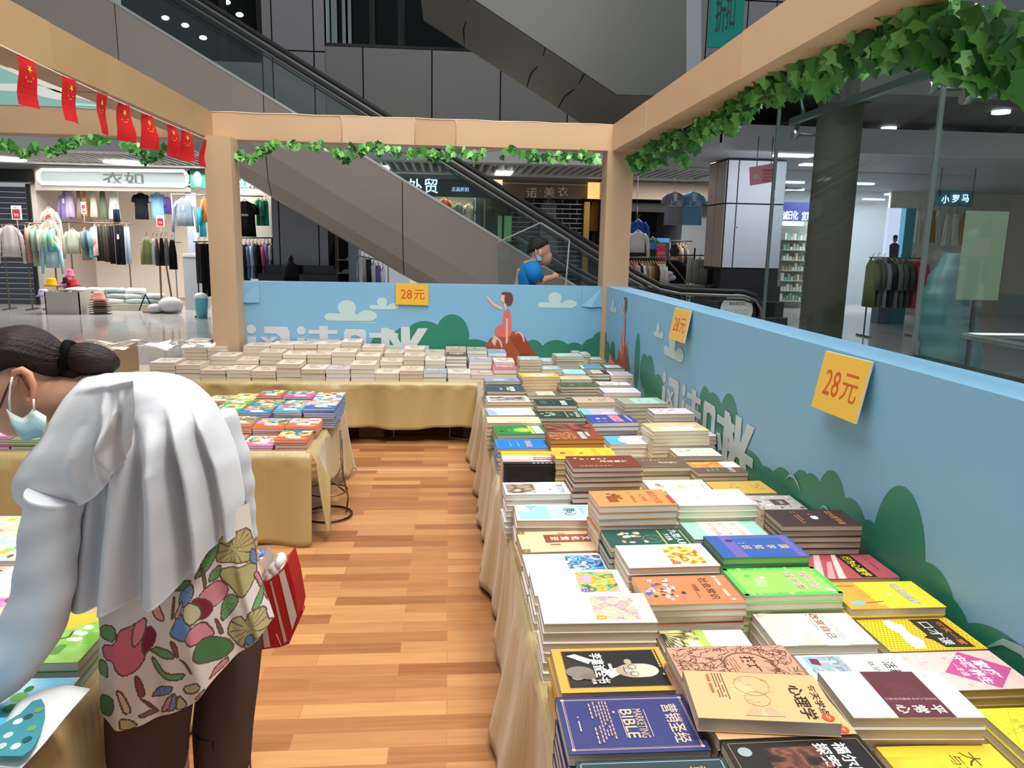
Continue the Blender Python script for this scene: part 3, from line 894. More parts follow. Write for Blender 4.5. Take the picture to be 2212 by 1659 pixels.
class Art:
    def __init__(s, mb, L, W, z, F=None):
        s.mb, s.L, s.W, s.z, s.k, s.st = mb, L, W, z, 0, 1
        s.F = F or (lambda x, y, z: (x, y, z))
    def d(s):
        s.k += s.st
        return s.z + .00010 * s.k
    def P(s, a, b, z):
        return s.F(a * s.L, b * s.W, z)
    def rect(s, a0, b0, a1, b1, col):
        z = s.d(); s.mb.poly([s.P(a0, b0, z), s.P(a1, b0, z), s.P(a1, b1, z), s.P(a0, b1, z)], col)
    def poly(s, pts, col):
        z = s.d(); s.mb.poly([s.P(a, b, z) for a, b in pts], col)
    def ell(s, a, b, ra, rb, col, n=24):
        s.poly([(a + ra / s.L * math.cos(2 * math.pi * i / n), b + rb / s.W * math.sin(2 * math.pi * i / n)) for i in range(n)], col)
    def ring(s, a, b, r, w, col, n=30):
        z = s.d()
        for i in range(n):
            p = [2 * math.pi * (i + q) / n for q in (0, 1)]
            s.mb.poly([s.P(a + r / s.L * math.cos(p[0]), b + r / s.W * math.sin(p[0]), z), s.P(a + (r + w) / s.L * math.cos(p[0]), b + (r + w) / s.W * math.sin(p[0]), z), s.P(a + (r + w) / s.L * math.cos(p[1]), b + (r + w) / s.W * math.sin(p[1]), z), s.P(a + r / s.L * math.cos(p[1]), b + r / s.W * math.sin(p[1]), z)], col)
    def frame(s, m, w, col):
        z = s.d(); L, W = s.L, s.W
        for (x0, y0, x1, y1) in ((m, m, L - m, m + w), (m, W - m - w, L - m, W - m), (m, m, m + w, W - m), (L - m - w, m, L - m, W - m)):
            s.mb.poly([s.F(x0, y0, z), s.F(x1, y0, z), s.F(x1, y1, z), s.F(x0, y1, z)], col)
    def noise(s, a0, b0, a1, b1, pal, seed, n=12, m=8, sc=3.0):
        z = s.d(); n, m = int(n * 1.7), int(m * 1.7)
        for i in range(n):
            for j in range(m):
                v = mathutils.noise.noise(Vector((i * sc / n + seed * 7.3, j * sc / m * 1.3, seed))) * .5 + .5
                v = max(0, min(.999, (v - .22) / .56))
                p = [(a0 + (a1 - a0) * (i + q) / n, b0 + (b1 - b0) * (j + r) / m) for q, r in ((0, 0), (1, 0), (1, 1), (0, 1))]
                q_ = v * (len(pal) - 1); k_ = int(q_); s.mb.poly([s.P(x, y, z) for x, y in p], mix(pal[k_], pal[min(k_ + 1, len(pal) - 1)], q_ - k_))
    def blobs(s, a0, b0, a1, b1, pal, seed, n=14, r=.014):
        rr = random.Random(seed); s.st = .08
        for i in range(n):
            a, b = rr.uniform(a0, a1), rr.uniform(b0, b1)
            ra, rb = rr.uniform(.4, 1) * r, rr.uniform(.4, 1) * r
            a = max(a0 + ra / s.L, min(a1 - ra / s.L, a)); b = max(b0 + rb / s.W, min(b1 - rb / s.W, b))
            s.ell(a, b, ra, rb, rr.choice(pal), 9)
        s.st = 1
    # text whose top faces +x and which reads towards the reader's side (-y)
    def t(s, txt, a, b, size, col, bold=.02, w=None, h=None, rot=-90):
        z = s.d()
        put_text(s.mb, txt, lambda u, v: s.F(a * s.L + u, b * s.W + v, z), size, col, bold=bold, rot=rot, fitw=w, fith=h)
    def v(s, txt, a, b, size, col, bold=.02, step=1.1):
        """upright characters stacked from head (+x) to foot"""
        z = s.d(); n = len(txt)
        for i, ch in enumerate(txt):
            put_text(s.mb, ch, lambda u, v, i=i: s.F(a * s.L + ((n - 1) / 2 - i) * size * step + u, b * s.W + v, z), size, col, bold=bold, rot=-90)
    def bars(s, a0, b0, a1, b1, n, col, seed=1, w=.45):
        """lines of small print running along b"""
        rr = random.Random(seed); z = s.d()
        for i in range(n):
            a = a0 + (a1 - a0) * (i + .5) / n; hw = (a1 - a0) / n * w / 2
            e = b0 + (b1 - b0) * rr.uniform(0, .25)
            k = 10
            for q in range(k):
                if rr.random() < .12: continue
                p, r = e + (b1 - e) * q / k, e + (b1 - e) * (q + .8) / k
                s.mb.poly([s.P(a - hw, p, z), s.P(a + hw, p, z), s.P(a + hw, r, z), s.P(a - hw, r, z)], col)
    def seg(s, a0, b0, a1, b1, w, col):
        dx, dy = (a1 - a0) * s.L, (b1 - b0) * s.W; l = math.hypot(dx, dy) or 1
        nx, ny = -dy / l * w / 2, dx / l * w / 2; z = s.d()
        s.mb.poly([s.F(a0 * s.L + nx, b0 * s.W + ny, z), s.F(a1 * s.L + nx, b1 * s.W + ny, z), s.F(a1 * s.L - nx, b1 * s.W - ny, z), s.F(a0 * s.L - nx, b0 * s.W - ny, z)], col)

def d_A1(c): c.frame(.006, .002, '#7d98a0'); c.ell(.3, .6, .05, .04, '#7d98a0'); c.t('黄帝内经', .80, .5, .03, '#e08a2c'); c.bars(.6, .2, .68, .8, 2, '#c7c2b6')
def d_A2(c):
    c.frame(.010, .0012, '#c9a886'); c.frame(.013, .0006, '#c9a886')
    for a in (.045, .955):
        for b in (.07, .93): c.ell(a, b, .004, .004, '#c9a886', 6)
    c.v('营销圣经', .5, .5, .001, '#c9a886')
    c.t('营销圣经', .84, .47, .03, '#cfae90', .02, w=.115, h=.030)
    c.t('MARKETING', .585, .48, .02, '#cfae90', 0, w=.085, h=.016); c.t('BIBLE', .50, .48, .03, '#cfae90', .02, w=.085, h=.022)
    c.rect(.635, .24, .64, .72, '#cfae90'); c.rect(.445, .24, .45, .72, '#cfae90'); c.bars(.26, .12, .38, .9, 5, '#b59a84', 3, .4); c.rect(.40, .66, .415, .7, '#cfae90')
    c.bars(.225, .1, .25, .86, 1, '#b59a84', 3); c.bars(.12, .35, .14, .62, 1, '#d9cbbf')
def d_A3(c):
    c.rect(.08, .09, .955, .93, '#6b4a1e'); c.rect(.09, .105, .945, .915, '#171413')
    c.poly([(.1, .10), (.4, .2), (.42, .45), (.3, .75), (.1, .85)], '#262221'); c.poly([(.40, .45), (.56, .52), (.56, .38), (.46, .28)], '#e9e3d6')
    c.ell(.70, .44, .043, .027, '#a79983'); c.ell(.76, .44, .034, .026, '#c4b7a2'); c.ell(.60, .44, .02, .018, '#9d8f7b'); c.ell(.655, .64, .008, .011, '#a39580')
    for b in (.36, .52): c.ring(.675, b, .008, .0012, '#2a221c', 14)
    c.ell(.64, .43, .009, .005, '#b9aa93'); c.poly([(.60, .36), (.612, .44), (.60, .54), (.592, .44)], '#3d332b'); c.poly([(.605, .38), (.61, .44), (.605, .5), (.602, .44)], '#efe7da')
    c.rect(.47, .44, .50, .60, '#b8ad9c'); c.poly([(.12, .80), (.20, .84), (.34, .70), (.30, .60)], '#d8d0c2')
    for k in range(4): c.ell(.17 + .03 * k, .30 + .02 * k, .012, .010, '#857a6c')
    c.ell(.20, .42, .03, .022, '#7a7063'); c.ell(.27, .32, .018, .012, '#6d6458')
    c.v('李嘉诚全书', .40, .5, .001, '#ffffff'); c.t('李嘉诚全书', .385, .50, .03, '#fbfaf6', .03, w=.118, h=.028)
    c.bars(.915, .12, .935, .9, 1, '#c7a352', 2, .8); c.t('经典', .30, .2, .010, '#d8d0c2')
def pic(c, pal, seed, oval, a0=.47, a1=.87):
    c.noise(a0, .10, a1, .90, pal, seed, 16, 12, 3.5); c.ell(a0 + .05, .17, .013, .011, oval); c.bars(a0 + .02, .14, a0 + .08, .20, 2, '#ffe9b8', 1, .3)
    c.bars(.27, .3, .36, .75, 3, '#d9dadd', seed, .3)
def d_A4(c): pic(c, ['#b09a98', '#d8b89c', '#c9a894', '#e6c8a8', '#9c8690', '#c8ac9c', '#a8949c'], 1.3, '#e8963c')
def d_A5(c): pic(c, ['#c79ad0', '#e2a83c', '#e8862c', '#f0c040', '#4aa0b0', '#7ab84c', '#3a3f50', '#e4b040'], 2.7, '#6b4ab0')
def d_A6(c): pic(c, ['#1f3a70', '#3a8fd0', '#6ab4e0', '#2a2f48', '#c8d4ea', '#8aa0c8', '#48506c'], 5.1, '#2a4a90')
def d_A7(c):
    for a in (.045, .955):
        for b in (.07, .93): c.rect(a - .045, b - .07, a + .045, b + .07, '#7d6a34'); c.ell(a, b, .004, .004, '#c9ae5c', 8)
    c.rect(.30, .42, .92, .80, '#8a4b34'); c.rect(.302, .43, .40, .79, '#7c3f2c'); c.v('文化常识', .60, .60, .03, '#fbf4ea', .03, 1.15); c.v('趣味', .89, .60, .012, '#f0dccb'); c.rect(.34, .30, .46, .34, '#c0562e'); c.bars(.42, .82, .62, .9, 1, '#c98c70')
def d_A8(c):
    c.rect(.04, .07, .95, .93, '#a9cfdc'); c.rect(.04, .07, .42, .93, '#8fb9cc'); c.poly([(.04, .93), (.04, .6), (.16, .5), (.26, .7), (.30, .93)], '#c9dde2'); c.poly([(.12, .93), (.2, .6), (.27, .8), (.3, .93)], '#7fa9bc')
    c.t('静心', .70, .52, .045, '#1c2226', .01, w=.07, h=.042); c.bars(.84, .3, .88, .8, 2, '#6f98a8', 2, .35)
def d_A9(c):
    c.poly([(0, 0), (.42, 0), (.5, .9), (0, 1)], '#e9e6e4'); c.noise(.03, .1, .42, .85, ['#7a6a60', '#b09884', '#5a4a44', '#c8b8a8', '#e0dad2'], 4.2, 12, 9, 2.5); c.t('遇见你', .77, .45, .03, '#3a3436', .01, w=.095, h=.026); c.ell(.62, .35, .005, .005, '#d03028', 10)
    for k in range(12): c.rect(.02 + .04 * k, .0, .025 + .04 * k, .08, '#8d8f96')
def d_A11(c): c.frame(.006, .001, '#7fb4e6'); c.t('潜能量', .62, .5, .03, '#e8a08c', .02, w=.11); c.bars(.40, .2, .44, .8, 1, '#86b6e4'); c.bars(.25, .2, .29, .8, 1, '#86b6e4'); c.ell(.9, .2, .006, .006, '#b09a9c')
def d_A12(c):
    c.ell(.55, .5, .045, .045, '#6fc04c'); c.ell(.57, .5, .022, .022, '#d8e868'); c.ring(.35, .5, .02, .003, '#8fd070'); c.rect(.69, .05, .75, .95, '#e6e03c'); c.rect(.77, .06, .93, .94, '#eef0e6'); c.t('思考力', .85, .5, .03, '#dfe8da', .02, w=.12, h=.025)
    c.ell(.12, .4, .01, .01, '#1c4a24')
def d_A13(c): c.t('人生三境', .55, .16, .012, '#5a4a3c', 0, rot=0, w=.1); c.bars(.2, .1, .8, .16, 1, '#8a7664')
def d_A14(c): c.poly([(0, 0), (.38, 0), (.32, .5), (.22, .9), (0, 1)], '#bcc5e6'); c.poly([(0, 0), (.2, 0), (.18, .5), (.08, .8), (0, .9)], '#9dabdd'); c.t('云上人间', .6, .45, .018, '#8b8fb4', 0, rot=0, w=.13)
def d_A15(c): c.rect(.05, .08, .95, .92, '#c8b8ac'); c.noise(.08, .2, .9, .85, ['#4a4040', '#6a5a58', '#a89488', '#d4c8bc', '#8a6a68'], 6.4, 18, 8, 5)
def d_A16(c): c.rect(.62, .1, .74, .9, '#c9d4dc'); c.rect(.54, .2, .6, .8, '#c0c468'); c.t('心理', .68, .5, .025, '#5c6c7c', .02); c.rect(.36, .3, .42, .7, '#8fa0a8')
def d_A17(c): c.rect(.65, .2, .78, .8, '#76889a'); c.ell(.4, .5, .04, .04, '#a9b8c6'); c.bars(.2, .2, .3, .8, 2, '#c4ccd6')
def d_B1(c):
    c.frame(.008, .001, '#b0885c'); c.noise(.25, .2, .66, .85, ['#191513', '#2a1c18', '#7c4a38', '#4a2a20', '#a06048', '#1a1614'], 8.8, 14, 10, 3); c.t('福尔摩斯', .80, .5, .03, '#f4f6f6', .03, w=.125, h=.026); c.t('探案全集', .67, .5, .03, '#f4f6f6', .03, w=.125, h=.026); c.ell(.12, .8, .012, .012, '#8a9a9c')
def d_B3(c):
    rr = random.Random(4)
    c.ell(.47, .72, .034, .024, '#c8a074'); c.ell(.40, .62, .02, .02, '#ceaa80'); c.ell(.56, .66, .022, .016, '#c79f72')
    c.st = .05
    for k in range(26):
        a, b = .36 + .28 * rr.random(), .10 + .75 * rr.random(); t = rr.uniform(0, 3.14)
        c.seg(a, b, a + .05 * math.cos(t), b + .07 * math.sin(t), .0008, rr.choice(['#a98458', '#8f7050', '#b89468']))
    c.st = 1; c.ring(.48, .42, .022, .0012, '#a07c54', 20); c.ring(.48, .70, .032, .001, '#a07c54', 20); c.poly([(.34, .08), (.42, .28), (.48, .20), (.54, .28), (.62, .08)], '#b39674'); c.poly([(.45, .08), (.48, .22), (.51, .08)], '#c2a480')
    c.t('心理学', .80, .40, .034, '#2a1c14', .025, w=.105, h=.028); c.t('每天学点', .92, .45, .018, '#3a2a1e', .02, w=.095, h=.016); c.ell(.92, .10, .011, .011, '#d9482c'); c.bars(.905, .06, .935, .14, 2, '#f0c8a8', 2)
    c.bars(.155, .45, .19, .92, 1, '#c45a3c', 5, .6); c.bars(.20, .3, .29, .95, 4, '#6a5240', 6, .35)
def d_B2(c): d_B3(c)
def d_B4(c):
    rr = random.Random(9); c.st = .01
    for k in range(520):
        a, b, t = rr.random(), rr.random(), rr.uniform(0, 3.14); l = .018
        if ((a - .60) * c.L) ** 2 + ((b - .5) * c.W) ** 2 < .048 ** 2: continue
        a2, b2 = a + l * math.cos(t) / c.L, b + l * math.sin(t) / c.W
        if 0.01 < a2 < .99 and 0.01 < b2 < .99: c.seg(a, b, a2, b2, .0015, '#4a2c1c')
    c.st = 1; c.ring(.60, .5, .050, .003, '#6a3c22'); c.t('技巧', .62, .55, .035, '#3c2214', .02, w=.058, h=.03); c.t('每天学', .80, .5, .014, '#6a4630', .01); c.bars(.42, .35, .52, .7, 4, '#8a6a54', 2, .3)
def d_B5(c): c.rect(0, 0, .42, 1, '#efe8b4'); c.noise(0, 0, .42, 1, ['#f6f0c8', '#f0e4a0', '#c9b870', '#5a5a30', '#f4ecc0'], 3.1, 8, 8, 2.5); c.rect(.42, 0, .52, 1, '#a4d05a'); [c.seg(.0, .9, .3 * math.cos(k * .22) , .9 - .8 * math.sin(k * .22), .003, '#2c3020') for k in range(8)]
def d_B6(c):
    rr = random.Random(12); c.st = .08
    for k in range(44):
        a, b = rr.gauss(.25, .09), rr.gauss(.48, .2); a = max(.06, min(.44, a)); b = max(.12, min(.9, b))
        c.ell(a, b, rr.uniform(.003, .009), rr.uniform(.003, .012), rr.choice(['#4a5ca8', '#e8c8c8', '#8a3c30', '#f0ece4', '#e0a898', '#3c3440', '#c46a7c', '#d8d0d8', '#f4f0ec', '#e0a84c']), 7)
    c.st = 1; c.t('社会常识', .735, .52, .03, '#5c2c1c', .02, w=.125, h=.024); c.t('全知道', .60, .55, .014, '#6a3624', .01); c.bars(.86, .2, .90, .85, 1, '#f4e4d4', 3, .8); c.bars(.56, .2, .59, .5, 1, '#a0603c')
    c.rect(.86, .88, .9, .94, '#fbf6ee'); c.ell(.9, .12, .006, .006, '#f4e4d4', 8)
def d_B7(c): pic(c, ['#c8641c', '#e8922c', '#f6c868', '#fbe8b0', '#f0a83c', '#9c4818', '#f4d080'], 9.4, '#c8483c', .50, .88)
def d_B8(c): c.ring(.55, .42, .028, .0015, '#7da06c'); c.seg(.47, .42, .63, .42, .001, '#7da06c'); c.seg(.5, .6, .6, .25, .001, '#7da06c'); c.blobs(.16, .2, .48, .85, ['#cfa898', '#b88c7c', '#d8bca8'], 3, 12, .012); c.t('九型人格', .86, .45, .03, '#f2f4ee', .01, w=.13, h=.026); c.t('大全集', .75, .5, .018, '#dfe4da', .01); c.rect(.66, .06, .68, .9, '#9cab5a'); c.rect(.94, .06, .955, .9, '#9cab5a')
def d_B9(c): c.blobs(.17, .3, .38, .8, ['#7a3418', '#8f4422', '#6a2c14'], 5, 16, .012); c.rect(.17, .25, .30, .62, '#8a4020'); c.seg(.17, .43, .3, .43, .001, '#c9834f'); c.t('励志大全', .80, .5, .028, '#b04a26', .01, w=.12, h=.026); c.t('人生智慧', .64, .5, .018, '#b85a34', .0); c.bars(.48, .15, .53, .85, 2, '#8a5030'); c.rect(.95, .1, 1, .6, '#c23c22')
def d_B10(c): c.v('每天懂一点', .38, .72, .016, '#f4dcc4', .03, 1.3); c.v('人情世故', .66, .5, .024, '#fbe6cc', .02, 1.05); c.ell(.12, .8, .006, .005, '#f4e4d4', 8); c.t('classic', .35, .14, .012, '#e8c8ac', .0, rot=0, w=.12, h=.007)
def d_B11(c): c.ell(.15, .5, .05, .05, '#e8a23c'); c.ell(.15, .5, .012, .012, '#8a4a1c'); c.t('犹太人智慧', .70, .5, .026, '#d8902c', .02, w=.12); c.ell(.45, .5, .01, .01, '#c8601c'); c.bars(.85, .1, .92, .9, 3, '#e8a83c')
def d_B12(c): c.noise(.02, .05, .5, .9, ['#7a3a1c', '#93502c', '#b0714a', '#5c2812', '#c89470', '#803c1e'], 4.9, 12, 8, 4); c.ell(.12, .82, .02, .012, '#5c8c4c'); c.rect(.60, .12, .70, .92, '#b9c6d0'); c.t('红楼梦', .65, .5, .024, '#7f95a6', .02); c.rect(.74, .4, .80, .9, '#a9b4bc'); c.bars(.45, .1, .53, .6, 2, '#c88c60')
def d_B13(c): c.noise(0, 0, 1, 1, ['#3a2c28', '#5a3a30', '#8c4030', '#b8583c', '#6a4a3c', '#48403a', '#a04830'], 7.7, 18, 10, 3)
def d_B14(c): c.blobs(.06, .25, .4, .85, ['#c0c4a4', '#a8b08c', '#d0c8b4'], 6, 12, .012); c.ring(.45, .4, .015, .0012, '#9cb08a'); c.t('孙子兵法', .86, .5, .026, '#dfe8e2', .02, w=.12); c.t('三十六', .73, .5, .022, '#c9d8cc', .01); c.rect(.62, .1, .64, .9, '#c0b850'); c.rect(.95, .1, .965, .9, '#c0b850')
def d_B15(c): c.rect(.64, .15, .78, .85, '#ccdcda'); c.t('墨菲', .71, .5, .03, '#2c5458', .02); c.rect(.12, .3, .3, .8, '#2c5f62'); c.bars(.42, .3, .5, .8, 2, '#4a8080')
def d_B16(c): c.noise(0, 0, .3, 1, ['#5c524c', '#8a7a6c', '#a08c7c'], 2.2, 6, 6, 2); c.rect(.28, .15, .74, .95, '#e0cdb0'); c.bars(.4, .2, .66, .85, 5, '#a8927a', 2, .3)
def d_B17(c): c.ell(.5, .5, .075, .055, '#f2f0ea'); c.ell(.18, .5, .02, .03, '#e8e4dc'); c.ell(.82, .5, .02, .03, '#e8e4dc'); c.rect(.42, .35, .56, .7, '#b8b8b0'); c.ring(.5, .5, .06, .001, '#9a9488')
def d_C1(c): c.noise(.0, 0, .45, .8, ['#f2c43a', '#eeb83a', '#e6a834', '#f0c850'], 6.6, 9, 8, 2); c.t('大未来', .72, .45, .034, '#6a4410', .01, w=.13, h=.032); c.t('与求知', .58, .5, .028, '#6a4410', .0, w=.1); c.rect(.16, .1, .2, .2, '#4a3a18')
def d_C2(c):
    c.noise(.0, 0, .34, 1, ['#e9ecee', '#dfe4e6', '#f3f4f4', '#c9d0d4', '#eef0f0', '#d6dcdf'], 3.9, 12, 14, 4); c.rect(.34, 0, .78, 1, '#5c2f33'); c.rect(.78, 0, 1, 1, '#f2eef2')
    c.v('平常心', .565, .17, .030, '#f4eef0', .03, 1.12); c.v('在变的人生中做最好的自己', .56, .38, .0085, '#c9a4a8', .0, 1.05); c.bars(.45, .42, .68, .75, 9, '#7d4c50', 3, .25); c.rect(.84, .86, .87, .93, '#d8b0bc')
def d_C3(c): c.noise(.06, .2, .42, .95, ['#8a9aa4', '#a8b4ba', '#6f7f88', '#c4ccd0', '#95a5ad'], 5.5, 10, 8, 4); c.poly([(.06, .95), (.06, .7), (.12, .6), (.22, .9), (.22, .95)], '#7fb2d0'); c.poly([(.11, .9), (.1, .75), (.18, .7), (.19, .88)], '#7a2c34'); c.t('活着', .82, .58, .034, '#3c2c28', .02, w=.06, h=.028); c.t('就是修行', .66, .5, .016, '#5c5450', .0, w=.09)
def d_C4(c):
    for k in range(9):
        t = -.2 + k * .22; c.poly([(.02, .98), (.02 + .34 * math.cos(t) * .9, .98 - .75 * math.sin(t)), (.02 + .30 * math.cos(t + .1), .98 - .75 * math.sin(t + .1))], '#d9cdb8')
    c.poly([(.2, 0), (.34, .22), (.42, .4), (.40, .18), (.5, 0)], '#cbbfae'); c.poly([(.7, 0), (.8, .12), (.95, .1), (1, 0)], '#d8cbb8')
    c.t('改变自己', .62, .58, .03, '#a5523c', 0, w=.125, h=.022); c.bars(.70, .15, .76, .9, 2, '#f4ecdf', 3, .7); c.bars(.535, .45, .555, .95, 1, '#b09a88')
def d_C5(c):
    c.frame(0.001, .012, '#4fd455'); c.blobs(.05, .02, .95, .09, ['#6fe070', '#3fc84c', '#a0ec90'], 8, 12, .008); c.blobs(.05, .92, .95, .98, ['#6fe070', '#3fc84c', '#a0ec90'], 9, 12, .008)
    c.ell(.28, .5, .018, .02, '#a9e288'); c.ell(.26, .35, .02, .014, '#9cd880'); c.ell(.34, .62, .008, .008, '#cfeeb4'); c.ell(.2, .7, .01, .008, '#5cb84c')
    for a, tx in ((.80, '好妈妈'), (.64, '好老师')): c.t(tx, a, .5, .028, '#f6e6e8', .06, w=.105, h=.026); c.t(tx, a, .5, .028, '#e07a8c', .015, w=.10, h=.023)
    c.ell(.90, .12, .014, .009, '#f4f4b0')
def d_C6(c): c.rect(.16, .02, .30, .98, '#6c5ca0'); c.rect(.88, .02, .97, .98, '#6c5ca0'); c.rect(.3, .84, .88, .96, '#5c5c9c'); c.v('国学知识', .60, .45, .030, '#e6b878', .02, 1.25); c.ell(.25, .75, .012, .010, '#2c3c68'); c.v('中华', .36, .62, .011, '#a8a8d0')
def d_C7(c): c.rect(.22, 0, .80, 1, '#f2ecc8'); c.blobs(.04, .1, .2, .9, ['#b0ecc0', '#9fe2b0'], 2, 8, .01); [c.t(tx, a, .55, .026, '#a86a4c', .0, w=.105, h=.019) for a, tx in ((.68, '好习惯'), (.52, '好口才'), (.37, '好性格'))]
def d_C8(c): c.t('中国史', .70, .5, .03, '#a9bcd6', .0, w=.115, h=.022); c.ell(.33, .5, .008, .009, '#b8c4d8'); c.t('典', .35, .5, .016, '#9cacc4', 0); c.bars(.9, .3, .93, .8, 1, '#b4b8c0'); c.rect(.985, .1, 1, .7, '#d8b4a8')
def d_C9(c): c.ell(.22, .5, .016, .016, '#c8a488'); c.ell(.19, .6, .012, .012, '#8a7a6c'); c.ell(.55, .45, .018, .012, '#eeb860'); c.t('处世', .74, .5, .02, '#e0a0a4', 0); c.bars(.88, .2, .94, .8, 2, '#9aa49c')
def d_C10(c): c.v('每天懂一点', .30, .75, .014, '#ecc49c', .03, 1.3); c.v('人情世故', .60, .48, .022, '#f6dcb8', .02, 1.05); c.t('classic', .35, .14, .010, '#d8c0a8', .0, rot=0, w=.1, h=.006)
def d_C11(c): c.rect(0, 0, .4, 1, '#5aaade'); c.ell(.42, .5, .03, .05, '#f6f6f2'); c.blobs(.5, .3, .9, .8, ['#eccfd0', '#e8b8bc'], 3, 5, .01)
def d_C12(c): c.ell(.22, .55, .012, .012, '#e8d8dc'); c.ell(.36, .55, .012, .012, '#d8a0b0'); c.rect(.50, .1, .72, .95, '#e08898'); c.t('口才训练', .61, .5, .026, '#b8506c', .02, w=.11); c.rect(.86, .1, .9, .9, '#d8b87c'); c.bars(.1, .1, .4, .25, 2, '#8890d8')
def d_C13(c): c.rect(0, 0, .25, 1, '#7cc4c8'); c.ell(.6, .25, .05, .03, '#dcc8e6'); c.blobs(.3, .2, .9, .9, ['#b4b0d4', '#c8b4d0'], 3, 5, .02)
def d_C14(c): c.rect(.36, .4, .44, .6, '#8c6c54'); c.bars(.6, .2, .86, .8, 3, '#a88c74')
def d_C16(c): c.noise(0, 0, 1, 1, ['#2c3c2c', '#4a5c44', '#5c6c54', '#3a3f34', '#6f7c60'], 1.9, 14, 8, 4); c.ell(.35, .4, .02, .01, '#b09c88')
def d_C17(c): c.bars(.3, .2, .75, .85, 5, '#a89c7c', 3, .3)
def d_D2(c):
    rr = random.Random(5); p = [(rr.random(), rr.random()) for _ in range(18)]
    c.st = .05
    for i in range(17): c.seg(*p[i], *p[i + 1], .0008, '#6a6a20')
    c.ell(.3, .5, .002, .002, '#3a3a18'); c.t('星象图', .25, .6, .018, '#8a8430', 0)
def d_D3(c):
    c.blobs(.03, .05, .97, .95, ['#e6b4ac', '#e0a8a2', '#f0ccc4'], 11, 26, .008); c.poly([(.30, .45), (.66, .98), (.99, .5), (.66, .02)], '#c0508c')
    c.t('家庭', .74, .5, .03, '#f6eaf0', .05, w=.075, h=.032); c.t('中医养生', .60, .5, .03, '#f6eaf0', .05, w=.12, h=.030); c.t('一本通', .475, .5, .018, '#f4e0ea', .02)
def d_D4(c):
    z = c.d()
    for i in range(26):
        for j in range(16):
            a, b = (i + .5 + .5 * (j % 2)) / 26.5, (j + .5) / 16
            if .97 < a: continue
            c.mb.poly([c.P(a - .016, b, z), c.P(a, b - .022, z), c.P(a + .016, b, z), c.P(a, b + .022, z)], '#b98a1c')
    c.poly([(.56, .95), (.56, .45), (.50, .38), (.56, .3), (.60, .08), (.90, .06), (.90, .95)], '#322a20'); c.t('口才课', .68, .5, .034, '#fbf8ee', .0, w=.115, h=.030); c.t('每天一堂', .83, .5, .022, '#e07c34', .03, w=.115, h=.018)
    c.poly([(.26, .92), (.34, .95), (.38, .85), (.43, .80), (.40, .5), (.45, .3), (.40, .08), (.28, .06), (.26, .3), (.30, .5), (.24, .7)], '#fbfaf2')
def d_D5(c): c.rect(0, 0, .34, 1, '#f0a040'); c.rect(0, .0, .4, .12, '#f0a040'); [c.ring(.30, .55, r, .0008, '#d89a3c', 18) for r in (.008, .014, .02)]; c.ell(.14, .2, .018, .012, '#7cb8c8'); c.seg(.04, .85, .30, .85, .004, '#a85a28'); c.seg(.22, .2, .42, .25, .003, '#8a4a24'); c.t('哈佛思维', .74, .5, .028, '#8fa0b4', .04, w=.12, h=.026); c.t('哈佛思维', .74, .5, .028, '#dde4ea', .0, w=.115, h=.022); c.t('训练', .56, .5, .016, '#f0e8c0', .02)
def d_D6(c): c.poly([(.0, .3), (.22, 1), (.3, 1), (.05, .1)], '#e8b4b4'); c.poly([(.20, 0), (.46, 1), (.52, 1), (.3, 0)], '#eec8c4'); c.poly([(.06, 0), (.3, .7), (.36, .7), (.16, 0)], '#dc9a9c'); c.rect(.52, .04, .72, .98, '#221c1c'); c.t('行为心理学', .62, .5, .03, '#f2e23c', .03, w=.145, h=.030); c.bars(.84, .3, .88, .8, 1, '#8c3440')
def d_D7(c): c.frame(.006, .0008, '#6a4c44'); c.t('北大哲学课', .78, .5, .03, '#d8884c', .0, w=.12, h=.024); c.ell(.52, .5, .012, .016, '#f0ece8'); c.ell(.50, .72, .006, .006, '#b03c30'); c.bars(.28, .1, .36, .9, 2, '#a86c44')
def d_D8(c): c.blobs(.02, .05, .98, .95, ['#d8d4cc', '#4c4440', '#b8b0a8', '#8a807a', '#e8e4dc'], 4, 40, .009); c.rect(.4, .3, .75, .7, '#584440'); c.t('三毛', .6, .5, .02, '#e8dcd4', .02)
def d_D9(c): c.blobs(.3, .2, .5, .8, ['#a88838', '#b89848'], 3, 6, .012); c.blobs(.7, .2, .9, .8, ['#a08030', '#b89040'], 6, 6, .012)
def d_D10(c): c.rect(0, .45, .65, 1, '#e0903c'); c.noise(.05, .5, .6, .95, ['#e8a04c', '#c87828', '#f0c080', '#a85c20'], 3.3, 8, 5, 3); c.rect(.65, .45, .98, 1, '#efe6dc'); c.t('领导力', .72, .3, .028, '#efe8e0', .02, w=.09); c.bars(.2, .1, .5, .35, 3, '#8ca0b0')
def d_D11(c): c.blobs(.05, .1, .5, .9, ['#a8c890', '#c4dcac', '#8cb478'], 3, 12, .012); c.t('唐诗宋词', .6, .7, .018, '#8cb48c', 0, rot=0, w=.12); c.bars(.6, .2, .9, .5, 4, '#c0d4b4')
def d_D12(c): c.noise(0, .3, 1, 1, ['#ecd4ac', '#e4c494', '#d8b088', '#f0dcbc'], 2.9, 12, 6, 3); c.rect(.20, .12, .80, .50, '#f8f4ea'); c.t('纳兰词', .5, .32, .02, '#b08c6c', 0, rot=0, w=.1)
def d_D15(c): c.rect(.28, .1, .86, .92, '#a8ccc0'); c.frame(.004, .001, '#c8cfc0'); c.blobs(.4, .3, .7, .7, ['#78b4a8', '#5c9c94'], 4, 5, .012)
def d_D16(c): c.blobs(.1, .2, .8, .9, ['#d8b8c4', '#b0a0ac', '#5c4c50'], 3, 9, .012)
